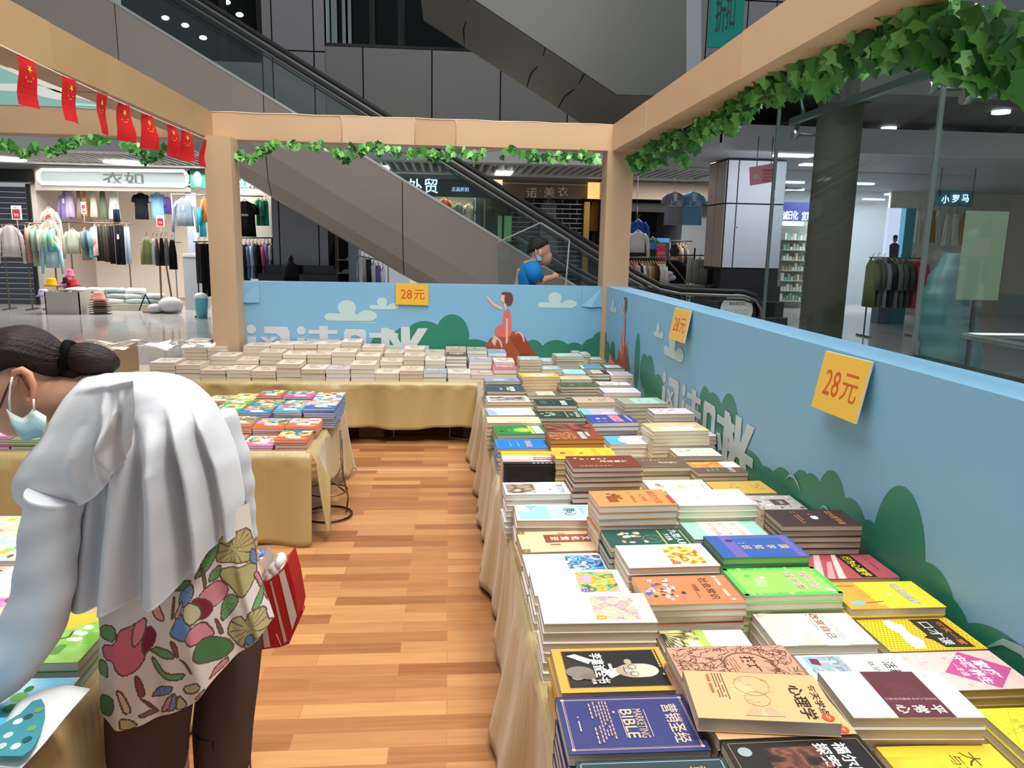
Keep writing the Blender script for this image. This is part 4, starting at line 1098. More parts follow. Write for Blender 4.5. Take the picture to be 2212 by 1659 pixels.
def d_D18(c): c.t('人间失格', .55, .3, .022, '#b0b4c8', 0, rot=0, w=.13); c.rect(0, 0, .12, 1, '#e4e6f0')
def d_D19(c): [c.ring(.3, .4, r, .004, '#5c6064', 16) for r in (.02, .035)]; c.blobs(.1, .1, .8, .9, ['#8c9094', '#d4d8d8', '#6c7074'], 4, 8, .012)
def d_E(c): c.noise(.1, .15, .9, .85, ['#b8c4c4', '#9caaac', '#c8d0cc', '#8c9a9c'], 1.1, 8, 5, 2)

# id: cover colour, page colour, drawing, description
DES = {
 'A1': ('#1f3136', 0, d_A1, 'dark teal medicine book with orange title'), 'A2': ('#2c2f66', 2, d_A2, 'navy gold-framed marketing book'),
 'A3': ('#c9973f', 1, d_A3, 'gold-bordered black biography with an elderly portrait'), 'A4': ('#f7f7f4', 0, d_A4, 'white book with beige cloud picture'),
 'A5': ('#f7f7f4', 0, d_A5, 'white book with yellow and purple mosaic picture'), 'A6': ('#f7f7f4', 0, d_A6, 'white book with blue waterfall picture'),
 'A7': ('#dfb894', 3, d_A7, 'peach culture book with brown title band'), 'A8': ('#f4f6f6', 3, d_A8, 'white-bordered pale blue calm-mind book'),
 'A9': ('#f2f1f2', 2, d_A9, 'white book with grey portrait and red dot'), 'A11': ('#2074bf', 3, d_A11, 'bright blue book with pinkish title'),
 'A12': ('#2a7d35', 3, d_A12, 'green book with yellow stripe'), 'A13': ('#e6c8a4', 3, d_A13, 'peach book with fine script line'),
 'A14': ('#e9ecf8', 3, d_A14, 'white book with lavender clouds'), 'A15': ('#f0eaec', 3, d_A15, 'white-framed book with a dark painting'),
 'A16': ('#3c4c5c', 3, d_A16, 'dark slate psychology book'), 'A17': ('#8a9cae', 3, d_A17, 'grey-blue book'),
 'B1': ('#171312', 1, d_B1, 'black detective book with white title'), 'B2': ('#d2a676', 1, d_B2, 'tan psychology book under the slanted copy'),
 'B3': ('#cfa273', 3, d_B3, 'tan psychology book'), 'B4': ('#b98a72', 1, d_B4, 'pinkish book with a dark branch lattice and round title'),
 'B5': ('#fbfbf6', 2, d_B5, 'white book with a green stripe and sunlit palm'), 'B6': ('#bb7850', 2, d_B6, 'brown book with a crowd of small figures'),
 'B7': ('#f8f7f4', 3, d_B7, 'white book with glowing orange picture'), 'B8': ('#1f4a42', 1, d_B8, 'dark green personality book with a thin circle'),
 'B9': ('#cd8850', 2, d_B9, 'orange book with brown brick motif'), 'B10': ('#6f3322', 3, d_B10, 'red-brown book with cream title'),
 'B11': ('#f0b632', 3, d_B11, 'golden yellow book with an orange face'), 'B12': ('#8a4324', 1, d_B12, 'rust brown classic with pale blue title block'),
 'B13': ('#5a3a30', 1, d_B13, 'dark red sunset book'), 'B13b': ('#eeb04c', 1, d_C17, 'plain orange book'), 'B14': ('#1d4034', 1, d_B14, 'dark green strategy book'),
 'B15': ('#173c40', 1, d_B15, 'dark teal book with pale title block'), 'B16': ('#6a5f58', 1, d_B16, 'grey-brown book with cream box'),
 'B17': ('#f2b020', 1, d_B17, 'yellow book with a white oval label'),
 'C1': ('#f2c43c', 0, d_C1, 'yellow-orange book at the frame bottom'), 'C2': ('#eef0f1', 3, d_C2, 'white marbled book with maroon title band'),
 'C3': ('#f6f5ea', 2, d_C3, 'cream book with grey-blue tree picture'), 'C4': ('#e4d8c6', 2, d_C4, 'pale beige book with faint leaves'),
 'C5': ('#8fdf5c', 2, d_C5, 'lime green parenting book with pink title'), 'C6': ('#34599f', 0, d_C6, 'blue book with purple bands'),
 'C7': ('#93e2b2', 2, d_C7, 'mint green and cream habits book'), 'C8': ('#fafbfb', 2, d_C8, 'plain white book with pale blue title'),
 'C9': ('#dcebcf', 2, d_C9, 'pale green book with orange oval'), 'C10': ('#6c5848', 2, d_C10, 'dark taupe book with cream title'),
 'C11': ('#f0f2f0', 2, d_C11, 'blue and white cloud book'), 'C12': ('#3a4a9c', 2, d_C12, 'indigo book with pink title block'),
 'C13': ('#b9b6d6', 2, d_C13, 'lavender and teal book'), 'C14': ('#c8b29c', 3, d_C14, 'plain tan book'), 'C16': ('#3c4a3c', 1, d_C16, 'dark forest book'),
 'C17': ('#cfc6a4', 1, d_C17, 'khaki book with tiny print'), 'C19': ('#a8bcb8', 1, d_E, 'tall stack topped by a grey-teal book'),
 'D2': ('#e9dc34', 0, d_D2, 'lemon yellow book with a line network'), 'D3': ('#e9c0b8', 0, d_D3, 'pale pink health book with magenta diamond'),
 'D4': ('#efc52e', 0, d_D4, 'yellow dotted eloquence book with black label'), 'D5': ('#f6d43c', 1, d_D5, 'yellow and orange thinking book'),
 'D6': ('#b2525c', 0, d_D6, 'red book with black and yellow title band'), 'D7': ('#3c2826', 3, d_D7, 'dark brown philosophy book with orange title'),
 'D8': ('#b8b2aa', 1, d_D8, 'grey floral book'), 'D9': ('#c9a54c', 1, d_D9, 'mustard book'), 'D10': ('#6a5348', 1, d_D10, 'brown, orange and white book'),
 'D11': ('#e6eedd', 3, d_D11, 'pale green poetry book'), 'D12': ('#ecd2a8', 2, d_D12, 'cream book with white label'),
 'D15': ('#9aa896', 1, d_D15, 'grey-green book with teal square'), 'D16': ('#e8d4dc', 1, d_D16, 'pink and white book'), 'D18': ('#dfe2ee', 2, d_D18, 'pale white-blue book'), 'D19': ('#e4e8e6', 1, d_D19, 'white book with grey swirl'),
 'E1': ('#a8a48c', 1, d_E, 'khaki framed book, far centre'), 'E2': ('#a8b4c4', 2, d_E, 'grey-blue book, far centre'), 'E3': ('#8c98a0', 2, d_E, 'slate book in front of the grey-blue one'),
 'E4': ('#a8b8bc', 1, d_E, 'thin grey-teal book at the far corner'), 'E5': ('#8c7c7c', 1, d_E, 'brownish grey book at the far corner'), 'E6': ('#a4dce8', 2, d_C17, 'light cyan book'),
 'E7': ('#3c3430', 1, d_B16, 'black-brown book with orange lettering'), 'E8': ('#bcb0bc', 1, d_D18, 'greyish lilac book'), 'E9': ('#4c9cb4', 1, d_D18, 'teal book, far right'), 'E10': ('#44545c', 1, d_E, 'dark slate book, far right'),
 'E11': ('#c8c4dc', 1, d_C13, 'small lilac book against the side panel'), 'E12': ('#8c9ca4', 1, d_E, 'grey book at the far corner'),
}
BEI = ['#e4d3bd', '#dfcbb4', '#e8d6c4', '#dcc4b2', '#e0c8ba', '#e6d8c8']
PICO = {'K12': '#8fa8b8', 'K13': '#d8d0d0', 'K14': '#c8a8a0', 'K15': '#c8607c', 'K8': '#c8bcc4', 'K9': '#e8d0bc', 'M11': '#5c4c44', 'M12': '#a8acc0', 'N13': '#a0a48c', 'N14': '#5cb0d8', 'M13': '#e8dcd8', 'N11': '#c8bcb0', 'N12': '#c0a8a0'}
def d_beige(c, seed):
    rr = random.Random(seed)
    c.frame(.012, .0012, '#b09c88'); c.rect(.15, .55, .85, .85, '#cfc0ac'); c.blobs(.2, .58, .8, .82, ['#8f8478', '#a89888', '#7c7468'], seed, 7, .016); c.rect(.3, .30, .7, .42, '#a08c7a')
KID = ['#d9542c', '#3c86c8', '#5cae48', '#c8609c', '#e08030', '#2c6cb4', '#48a8d8', '#e06848']
KB = {'P1': '#c86aa4', 'P2': '#e0602c', 'P0': '#5cae48', 'P3': '#e07838', 'P4': '#e0642c', 'P5': '#e8703c', 'P6': '#56a848', 'P7': '#3c78b8', 'P8': '#3ca0dc', 'P9': '#2c6cc0', 'P10': '#5cae48', 'P11': '#3c8cc8', 'P12': '#d8504c', 'P13': '#3c74bc', 'P14': '#3c88c8', 'P15': '#d8582c', 'P16': '#c05c9c', 'P17': '#4890c8', 'P18': '#e06030', 'P19': '#c86aa4', 'P20': '#7a9c5c', 'P21': '#4890c8', 'P22': '#e08030', 'P23': '#3c88c8'}
PAL = ['#f4e4c0', '#e8b43c', '#d8482c', '#3c8c4c', '#5cb4dc', '#f4c8a0', '#8c5434', '#fbfbf4', '#4c6cb0', '#e88ca0', '#f0dc6c', '#86c45c']
def d_kid(c, seed, base):
    # upright for the aisle: title oval near the reader, picture on the far two thirds
    c.noise(.0, .40, 1, 1, [PAL[(seed * 3 + k * 5) % 12] for k in range(5)], seed * 1.37, 9, 9, 3); c.blobs(.08, .42, .92, .95, PAL, seed, 16, .022)
    c.ell(.52, .30, .038, .024, '#fbfaf6'); c.rect(.3, .28, .68, .32, hue(base, .9)); c.rect(.62, .06, .9, .14, hue(base, 1.25)); c.rect(.62, .17, .9, .20, '#f6ecd8')
def d_Q(c, seed):
    c.noise(0, 0, 1, 1, [['#a8dca0', '#c4e8b4', '#e8b8a8', '#f4e8c0', '#8fd0c0'], ['#f4e4c8', '#f0b8a8', '#a8e0d0', '#f8f0a8', '#f4c8b4'], ['#fbfbf8', '#f4f4f4', '#eef0f4', '#c8a89c'], ['#f8d0dc', '#fbfbfb', '#e060a8', '#f4f0f4'], ['#9cd85c', '#8fcc50', '#b4e47c', '#7cbc44'], ['#5cc4ec', '#9cdcf4', '#e8f6fa']][seed % 6], seed * 2.1, 12, 10, 3)
    if seed == 4: c.poly([(.0, .5), (.9, .9), (1, 1), (0, 1)], '#f4c83c'); c.blobs(.5, .4, .75, .75, ['#fbfbf4'], 3, 7, .015); c.blobs(.4, .15, .6, .35, ['#6ca04c'], 3, 7, .015); c.rect(.38, .12, .45, .26, '#e04c2c'); c.seg(.35, .45, .5, .5, .004, '#3c3c30'); c.seg(.5, .5, .48, .62, .004, '#3c3c30')
    else: c.blobs(.1, .1, .9, .9, PAL, seed, 14, .02)
QD = {'Q1': ('#2fae62', 0, 'green-edged picture book at the far end'), 'Q2': ('#e8d8b0', 1, 'pastel picture book'), 'Q3': ('#f2f2f4', 2, 'white-covered book with blue heading'), 'Q4': ('#f0a8c8', 3, 'pink and white children book'), 'Q5': ('#4fa83c', 4, 'lime green picture book'), 'Q6': ('#8ccbe8', 5, 'sky blue picture book')}

STACKS = [
('A1',0.212,0.965,0.250,0.160,0.661,-0.2,0.0201,9,[0,1,2]),
('A2',0.207,1.163,0.250,0.169,0.646,-0.2,0.0237,7,[0,1,2,3,4,5,6]),
('A3',0.230,1.396,0.244,0.172,0.614,-0.1,0.0223,6,[0,1,2,3]),
('A4',0.226,1.653,0.270,0.155,0.630,-0.9,0.0250,6,[0,1,2]),
('A5',0.232,1.892,0.270,0.160,0.585,-0.2,0.0262,4,[0]),
('A6',0.231,2.056,0.270,0.160,0.565,1.0,0.0283,3,[0]),
('A7',0.231,2.219,0.278,0.172,0.570,2.0,0.0225,4,[0]),
('A8',0.228,2.400,0.266,0.155,0.606,-1.0,0.0252,5,[0,1]),
('A9',0.202,2.558,0.261,0.137,0.642,1.3,0.0203,8,[0,1]),
('A11',0.221,3.325,0.244,0.172,0.599,2.0,0.0198,6,[0,1,2,3,4,5]),
('A12',0.233,3.512,0.244,0.172,0.616,4.8,0.0227,6,[0]),
('A13',0.193,3.694,0.269,0.136,0.631,0.1,0.0216,7,[0]),
('A14',0.207,3.836,0.244,0.172,0.637,3.3,0.0224,7,[0]),
('A15',0.228,4.299,0.244,0.172,0.612,2.3,0.0189,7,[0,1]),
('A16',0.240,4.705,0.244,0.172,0.595,0.7,0.0192,6,[0,1]),
('A17',0.238,4.899,0.252,0.136,0.623,2.4,0.0204,7,[0,1]),
('B1',0.476,1.005,0.250,0.160,0.661,0.9,0.0226,8,[0,1,2,3]),
('B2',0.471,1.168,0.252,0.120,0.662,0.7,0.0228,8,[0]),
('B4',0.462,1.315,0.255,0.160,0.664,-0.4,0.0184,10,[0]),
('B5',0.524,1.578,0.210,0.160,0.560,-0.4,0.0200,4,[0]),
('B6',0.496,1.741,0.253,0.167,0.627,1.0,0.0184,8,[0,1,2,3]),
('B7',0.488,1.912,0.254,0.158,0.650,1.7,0.0213,8,[0]),
('B8',0.472,2.074,0.255,0.136,0.643,1.6,0.0181,9,[0]),
('B9',0.462,2.213,0.248,0.152,0.717,2.7,0.0215,11,[0,1,2]),
('B10',0.434,2.552,0.246,0.148,0.740,1.9,0.0186,14,[0,1,2,3,4,5,6]),
('B11',0.415,2.830,0.244,0.160,0.693,0.4,0.0213,10,[0,1,2,3]),
('B12',0.457,3.304,0.244,0.155,0.645,2.2,0.0206,8,[0,1]),
('B13',0.476,3.606,0.244,0.160,0.610,0.0,0.0217,6,[0]),
('B14',0.463,3.813,0.244,0.160,0.630,0.2,0.0214,7,[0]),
('B13b',0.488,3.977,0.245,0.136,0.581,0.1,0.0202,5,[0]),
('B15',0.526,4.444,0.242,0.172,0.560,0.4,0.0200,4,[0,1]),
('B16',0.498,4.709,0.244,0.160,0.565,2.4,0.0212,4,[0]),
('B17',0.475,4.872,0.251,0.172,0.656,4.8,0.0196,9,[0,1,2,3,4]),
('C1',0.824,1.113,0.230,0.160,0.560,-0.7,0.0200,4,[0,1,2,3]),
('C2',0.778,1.277,0.260,0.162,0.620,-2.7,0.0233,6,[0,1,2,3,4]),
('C3',0.811,1.444,0.250,0.157,0.564,-0.1,0.0210,4,[0]),
('C4',0.785,1.632,0.250,0.163,0.571,-1.0,0.0227,4,[0,1]),
('C5',0.767,1.798,0.268,0.170,0.619,1.1,0.0199,7,[0,1]),
('C6',0.769,1.971,0.255,0.166,0.649,1.0,0.0211,8,[0]),
('C7',0.742,2.142,0.244,0.145,0.636,1.3,0.0223,7,[0]),
('C8',0.736,2.289,0.259,0.159,0.691,1.5,0.0211,10,[0,1,2]),
('C9',0.778,2.752,0.244,0.160,0.580,0.6,0.0200,5,[0]),
('C10',0.842,3.152,0.225,0.154,0.560,1.7,0.0200,4,[0,1,2]),
('C11',0.782,3.546,0.207,0.160,0.560,1.5,0.0200,4,[0,1,2]),
('C12',0.731,3.760,0.244,0.171,0.616,4.5,0.0227,6,[0,1,2]),
('C13',0.733,4.081,0.244,0.160,0.587,0.2,0.0178,6,[0]),
('C14',0.780,4.502,0.244,0.171,0.566,4.4,0.0215,4,[0,1]),
('C16',0.716,4.774,0.244,0.149,0.614,3.1,0.0191,7,[0,1,2,3]),
('C17',0.738,4.928,0.208,0.131,0.634,2.1,0.0220,7,[0]),
('C19',0.789,5.510,0.203,0.172,0.701,4.8,0.0184,12,[0]),
('D2',1.107,1.222,0.218,0.160,0.560,-0.2,0.0200,4,[0,1,2,3]),
('D3',1.060,1.448,0.242,0.160,0.560,0.3,0.0200,4,[0,1]),
('D4',1.058,1.613,0.247,0.160,0.560,0.7,0.0200,4,[0]),
('D5',1.044,1.776,0.260,0.158,0.588,0.3,0.0216,5,[0]),
('D6',1.091,2.018,0.234,0.172,0.560,0.1,0.0200,4,[0]),
('D7',1.038,2.198,0.259,0.140,0.656,-1.0,0.0196,9,[0,1,2,3,4]),
('D8',1.150,2.611,0.175,0.160,0.560,-0.4,0.0200,4,[0]),
('D9',1.053,2.790,0.237,0.160,0.560,2.0,0.0200,4,[0]),
('D10',1.060,3.075,0.225,0.160,0.560,1.5,0.0200,4,[0,1]),
('D11',1.052,3.334,0.209,0.138,0.560,0.9,0.0200,4,[0]),
('D12',0.970,3.475,0.282,0.172,0.641,4.5,0.0179,9,[0,1,2,3,4]),
('D16',1.065,3.809,0.212,0.136,0.652,2.1,0.0191,9,[0,1,2]),
('D15',0.951,4.002,0.244,0.172,0.662,4.8,0.0202,9,[0,1,2]),
('D18',1.002,4.802,0.244,0.172,0.571,0.7,0.0227,4,[0]),
('D19',1.012,4.996,0.214,0.136,0.584,2.4,0.0208,5,[0]),
('B3',0.418,1.190,0.250,0.155,0.690,-7.0,0.0270,1,[0]),
('E1',0.495,5.300,0.157,0.200,0.704,0.0,0.0203,11,[0]),
('E2',0.698,5.620,0.125,0.200,0.646,0.0,0.0208,8,[0]),
('E3',0.647,5.200,0.142,0.200,0.652,0.0,0.0191,9,[0]),
('E4',1.068,6.050,0.071,0.180,0.639,0.0,0.0199,8,[0]),
('E5',1.119,5.930,0.111,0.200,0.613,0.0,0.0190,7,[0]),
('E6',0.786,5.090,0.149,0.190,0.645,0.0,0.0207,8,[0]),
('E7',0.953,5.150,0.158,0.180,0.633,0.0,0.0191,8,[0]),
('E8',1.111,5.120,0.155,0.180,0.629,0.0,0.0214,7,[0]),
('E9',0.960,5.400,0.159,0.190,0.631,0.0,0.0189,8,[0]),
('E10',1.133,5.420,0.143,0.200,0.629,0.0,0.0213,7,[0]),
('E11',1.230,3.620,0.101,0.140,0.581,0.0,0.0203,5,[0]),
('E12',1.034,6.280,0.070,0.150,0.622,0.0,0.0202,7,[0]),
('K1',-2.180,5.745,0.181,0.235,0.599,0.0,0.0269,5,[0,1,2,3,4]),
('K2',-1.995,5.745,0.174,0.235,0.581,0.0,0.0290,4,[0,1,2,3]),
('K3',-1.821,5.745,0.181,0.235,0.543,0.0,0.0262,3,[0,1,2]),
('K4',-1.635,5.745,0.176,0.235,0.548,0.0,0.0277,3,[0,1,2]),
('K5',-1.456,5.745,0.177,0.235,0.540,0.0,0.0250,3,[0]),
('K6',-1.272,5.745,0.177,0.235,0.594,0.0,0.0323,4,[0,1,2,3]),
('K7',-1.094,5.745,0.178,0.235,0.556,0.0,0.0305,3,[0,1,2]),
('K8',-0.913,5.745,0.178,0.235,0.555,0.0,0.0301,3,[0,1,2]),
('K9',-0.730,5.745,0.180,0.235,0.590,0.0,0.0312,4,[0,1,2,3]),
('K10',-0.549,5.745,0.178,0.235,0.528,0.0,0.0313,2,[0,1]),
('K11',-0.368,5.745,0.178,0.235,0.549,0.0,0.0280,3,[0,1,2]),
('K12',-0.187,5.745,0.174,0.235,0.533,0.0,0.0342,2,[0,1]),
('K13',-0.006,5.745,0.173,0.235,0.531,0.0,0.0330,2,[0,1]),
('K14',0.170,5.745,0.174,0.235,0.520,0.0,0.0275,2,[0]),
('K15',0.344,5.745,0.180,0.235,0.564,0.0,0.0331,3,[0,1]),
('M1',-1.817,5.990,0.191,0.235,0.613,0.0,0.0296,5,[0,1]),
('M2',-1.635,5.990,0.177,0.235,0.581,0.0,0.0291,4,[0]),
('M3',-1.451,5.990,0.172,0.235,0.644,0.0,0.0298,6,[0,1,2]),
('M4',-1.275,5.990,0.181,0.235,0.629,0.0,0.0274,6,[0]),
('M5',-1.090,5.990,0.183,0.235,0.631,0.0,0.0276,6,[0]),
('M6',-0.903,5.990,0.181,0.235,0.651,0.0,0.0310,6,[0,1,2]),
('M7',-0.719,5.990,0.182,0.235,0.621,0.0,0.0313,5,[0]),
('M8',-0.534,5.990,0.178,0.235,0.580,0.0,0.0287,4,[0]),
('M9',-0.350,5.990,0.163,0.235,0.624,0.0,0.0319,5,[0]),
('M10',-0.184,5.990,0.162,0.235,0.592,0.0,0.0318,4,[0]),
('M11',-0.018,5.990,0.162,0.235,0.627,0.0,0.0270,6,[0]),
('M12',0.163,5.990,0.179,0.235,0.591,0.0,0.0315,4,[0,1]),
('N1',-2.091,6.235,0.175,0.235,0.692,0.0,0.0284,8,[0,1,2,3,4]),
('N2',-1.915,6.235,0.154,0.235,0.646,0.0,0.0301,6,[0]),
('N3',-1.632,6.235,0.208,0.235,0.661,0.0,0.0280,7,[0]),
('N4',-1.419,6.235,0.181,0.235,0.675,0.0,0.0301,7,[0]),
('N5',-1.235,6.235,0.182,0.235,0.677,0.0,0.0303,7,[0,1]),
('N6',-1.049,6.235,0.183,0.235,0.681,0.0,0.0309,7,[0]),
('N7',-0.863,6.235,0.158,0.235,0.699,0.0,0.0293,8,[0]),
('N8',-0.701,6.235,0.176,0.235,0.659,0.0,0.0277,7,[0]),
('N9',-0.522,6.235,0.160,0.235,0.613,0.0,0.0296,5,[0]),
('N10',-0.358,6.235,0.161,0.235,0.646,0.0,0.0302,6,[0]),
('N11',-0.194,6.235,0.164,0.235,0.616,0.0,0.0301,5,[0]),
('N12',-0.023,6.235,0.166,0.235,0.643,0.0,0.0297,6,[0]),
('N13',0.151,6.235,0.163,0.235,0.640,0.0,0.0292,6,[0]),
('N14',0.322,6.235,0.152,0.235,0.623,0.0,0.0315,5,[0]),
('M13',0.361,5.990,0.161,0.235,0.584,0.0,0.0297,4,[0]),
('P1',-1.027,3.790,0.157,0.205,0.490,0.0,0.0127,2,[0]),
('P2',-0.862,3.790,0.156,0.205,0.519,0.0,0.0134,4,[0,1,2,3]),
('P0',-1.203,3.790,0.169,0.205,0.498,0.0,0.0109,3,[0]),
('P3',-1.178,4.010,0.151,0.205,0.547,0.0,0.0117,7,[0]),
('P4',-1.023,4.010,0.164,0.205,0.534,0.0,0.0115,6,[0]),
('P5',-0.853,4.010,0.162,0.205,0.534,0.0,0.0115,6,[0]),
('P6',-1.296,4.230,0.141,0.205,0.565,0.0,0.0124,8,[0]),
('P7',-1.151,4.230,0.164,0.205,0.557,0.0,0.0115,8,[0]),
('P8',-0.962,4.230,0.150,0.205,0.568,0.0,0.0114,9,[0]),
('P9',-0.801,4.230,0.171,0.205,0.586,0.0,0.0121,10,[0]),
('P10',-1.302,4.450,0.151,0.205,0.562,0.0,0.0122,8,[0]),
('P11',-1.141,4.450,0.162,0.205,0.549,0.0,0.0120,7,[0]),
('P12',-0.969,4.450,0.153,0.205,0.547,0.0,0.0117,7,[0]),
('P13',-0.805,4.450,0.164,0.200,0.564,0.0,0.0124,8,[0]),
('P14',-1.312,4.665,0.147,0.205,0.543,0.0,0.0130,6,[0]),
('P15',-1.158,4.665,0.148,0.205,0.566,0.0,0.0127,8,[0]),
('P16',-1.002,4.665,0.176,0.205,0.561,0.0,0.0120,8,[0]),
('P17',-0.818,4.665,0.167,0.200,0.553,0.0,0.0126,7,[0]),
('P18',-1.467,4.665,0.147,0.205,0.531,0.0,0.0110,6,[0]),
('P19',-2.283,3.790,0.165,0.205,0.536,0.0,0.0119,6,[0,1,2,3]),
('P20',-2.115,3.790,0.145,0.205,0.522,0.0,0.0115,5,[0]),
('P21',-2.406,4.010,0.165,0.205,0.575,0.0,0.0122,9,[0]),
('P22',-2.236,4.010,0.144,0.205,0.575,0.0,0.0122,9,[0]),
('P23',-2.367,4.230,0.142,0.205,0.588,0.0,0.0123,10,[0]),
('Q1',-1.635,2.430,0.301,0.200,0.554,0.0,0.0222,4,[0,1,2]),
('Q2',-1.476,2.220,0.229,0.200,0.565,0.0,0.0200,5,[0,1,2]),
('Q3',-1.392,1.990,0.278,0.215,0.554,0.0,0.0222,4,[0]),
('Q4',-1.284,1.780,0.250,0.200,0.577,0.0,0.0187,6,[0,1,2,3,4,5]),
('Q5',-0.997,1.700,0.150,0.240,0.534,0.0,0.0230,3,[0,1,2]),
('Q6',-1.070,1.440,0.235,0.240,0.508,0.0,0.0215,2,[0,1]),
]
NTH = ['top', 'second', 'third', 'fourth', 'fifth', 'sixth', 'seventh', 'eighth', 'ninth', 'tenth', 'eleventh']
_shared = {}
def book_meshes(key, L, W, t, ccol, pcol, art, spine_near=False):
    cb, pb = MB(), MB()
    ct = .0011
    cb.box(0, 0, 0, L, W, ct, ccol, 'print')
    cb.box(0, W - ct, 0, L, W, t - .0005, ccol, 'print') if not spine_near else cb.box(0, 0, 0, L, ct, t - .0005, ccol, 'print')
    cb.box(0, 0, t - .0005 - ct, L, W, t - .0005, ccol, 'print')
    if art: art(Art(cb, L, W, t - .0005))
    y0, y1 = (.0015, W - ct) if not spine_near else (ct, W - .0015)
    pb.box(.0012, y0, ct, L - .0012, y1, t - .0005 - ct, pcol, 'pages')
    return cb, pb
rest = MB()
def add_stack(sid, x, y, L, W, z, yaw, t, n, keep, ccol, pcol, art, where, desc, grp, side=False):
    rr = random.Random(sid)
    artc = art
    for k in range(n):
        z0 = z - (k + 1) * t
        dx, dy, dr = (0, 0, 0) if k == 0 else (rr.uniform(-.004, .004), rr.uniform(-.003, .006) if dy_ok else 0, rr.uniform(-.9, .9))
        a = math.radians(yaw + dr)
        if k in keep:
            if k == 0:
                cb, pb = book_meshes(sid, L, W, t, ccol, pcol, artc)
                lab = '%s%s, %s' % ('' if n == 1 else 'top copy, ', desc, where) if not desc.startswith('*') else desc[1:]
                t0 = thing('book', lab, 'book', (x + dx, y + dy, z0), a, grp)
                first = (cb.build('cover', t0), pb.build('page_block', t0))
                lowc = None
            else:
                if lowc is None:
                    cb, pb = book_meshes(sid, L, W, t, ccol, pcol, None)
                    t0 = thing('book', '', '', (x + dx, y + dy, z0), a, grp)
                    lowc = (t0, cb.build('cover', t0), pb.build('page_block', t0))
                else:
                    t0 = lowc[0].copy(); COL.objects.link(t0)
                    t0.location = (x + dx, y + dy, z0); t0.rotation_euler = (0, 0, a)
                    for ch in lowc[1:]:
                        c2 = ch.copy(); c2.parent = t0; COL.objects.link(c2)
                t0['category'] = 'book'
                t0['label'] = '%s copy down, %s, %s' % (NTH[min(k, 10)], desc, where)
        else:
            ca, sa = math.cos(a), math.sin(a)
            def put(x0, y0, zz0, x1, y1, zz1, col, m):
                i0 = len(rest.v); rest.box(x0, y0, zz0, x1, y1, zz1, col, m)
                for i in range(i0, len(rest.v)):
                    p = rest.v[i]; rest.v[i] = (x + dx + p[0] * ca - p[1] * sa, y + dy + p[0] * sa + p[1] * ca, z0 + p[2])
            put(0, 0, 0, L, W, .0011, ccol, 'print'); put(0, W - .0011, .0011, L, W, t - .0016, ccol, 'print'); put(.0012, .0015, .0011, L - .0012, W - .0012, t - .0016, pcol, 'pages'); put(0, 0, t - .0016, L, W, t - .0005, ccol, 'print')
dy_ok = True
COLN = {'A': 'right table aisle side', 'B': 'right table second column', 'C': 'right table third column', 'D': 'against the side panel', 'E': 'right table far end'}
STK = {}
for (sid, x, y, L, W, z, yaw, t, n, keep) in STACKS:
    STK[sid] = (x, y, L, W, z)
    g = sid[0]
    if sid in DES:
        cc, pi, fn, desc = DES[sid]
        pc = PG[pi]
        if sid == 'C6': pc = '#8fae62'
        if sid == 'B12': pc = '#c89048'
        if sid in ('D3',): pc = '#c0a85c'
        if sid == 'B3': desc = '*single tan psychology book lying slantwise on its own stack in the foreground'; x += .022
        add_stack(sid, x, y, L, W, z, yaw, t, n, keep, cc, pc, fn, COLN[g], desc, 'books on the right table')
    elif g in 'KMN':
        cc = PICO.get(sid, BEI[int(sid[1:]) * 5 % 6])
        row = {'K': 'front row', 'M': 'middle row', 'N': 'back row'}[g]
        i = int(sid[1:])
        desc = '%s paperback' % ('beige' if sid not in PICO else {'K12': 'grey-blue', 'K13': 'greyish white', 'K14': 'dusty pink', 'K15': 'red and pink', 'K8': 'pale lilac', 'K9': 'light peach', 'M11': 'dark brown', 'M12': 'grey-violet', 'N13': 'khaki', 'N14': 'sky blue', 'M13': 'off-white', 'N11': 'taupe', 'N12': 'pinkish brown'}[sid])
        add_stack(sid, x, y, L, W, z, yaw, t, n, keep, cc, PG[i % 2 if sid not in PICO else 4], (lambda c, i=i, g=g: d_beige(c, i + ord(g))), 'back table %s, %s stack from left' % (row, ORD[i - 1]), desc, 'paperbacks on the back table')
    elif g == 'P':
        i = int(sid[1:]); cc = KB[sid]
        ROWS = {(3.7, 3.9): 'nearest row', (3.9, 4.1): 'second row', (4.1, 4.3): 'third row', (4.3, 4.55): 'fourth row', (4.55, 4.8): 'farthest row'}
        row = [v for k2, v in ROWS.items() if k2[0] < y <= k2[1]][0]
        mates = sorted([s for s in STACKS if s[0][0] == 'P' and abs(s[2] - y) < .05], key=lambda s: -s[1])
        pos = [s[0] for s in mates].index(sid)
        cn = {'#d': 'red-orange', '#e': 'orange', '#5': 'green', '#c': 'magenta pink', '#3': 'blue', '#2': 'deep blue', '#4': 'light blue', '#7': 'olive green'}[cc[:2]]
        add_stack(sid, x, y, L, W, z, yaw, t, n, keep, cc, hue('#d8cfc8', .95), (lambda c, i=i, cc=cc: d_kid(c, i + 2, cc)), 'middle table %s, %s from right' % (row, ORD[pos]), '%s picture book' % cn, 'children books on the middle table')
    else:
        cc, i, desc = QD[sid]
        add_stack(sid, x, y, L, W, z, yaw, t, n, keep, cc, PG[2], (lambda c, i=i: d_Q(c, i)), 'near-left table', desc, 'children books on the near-left table')
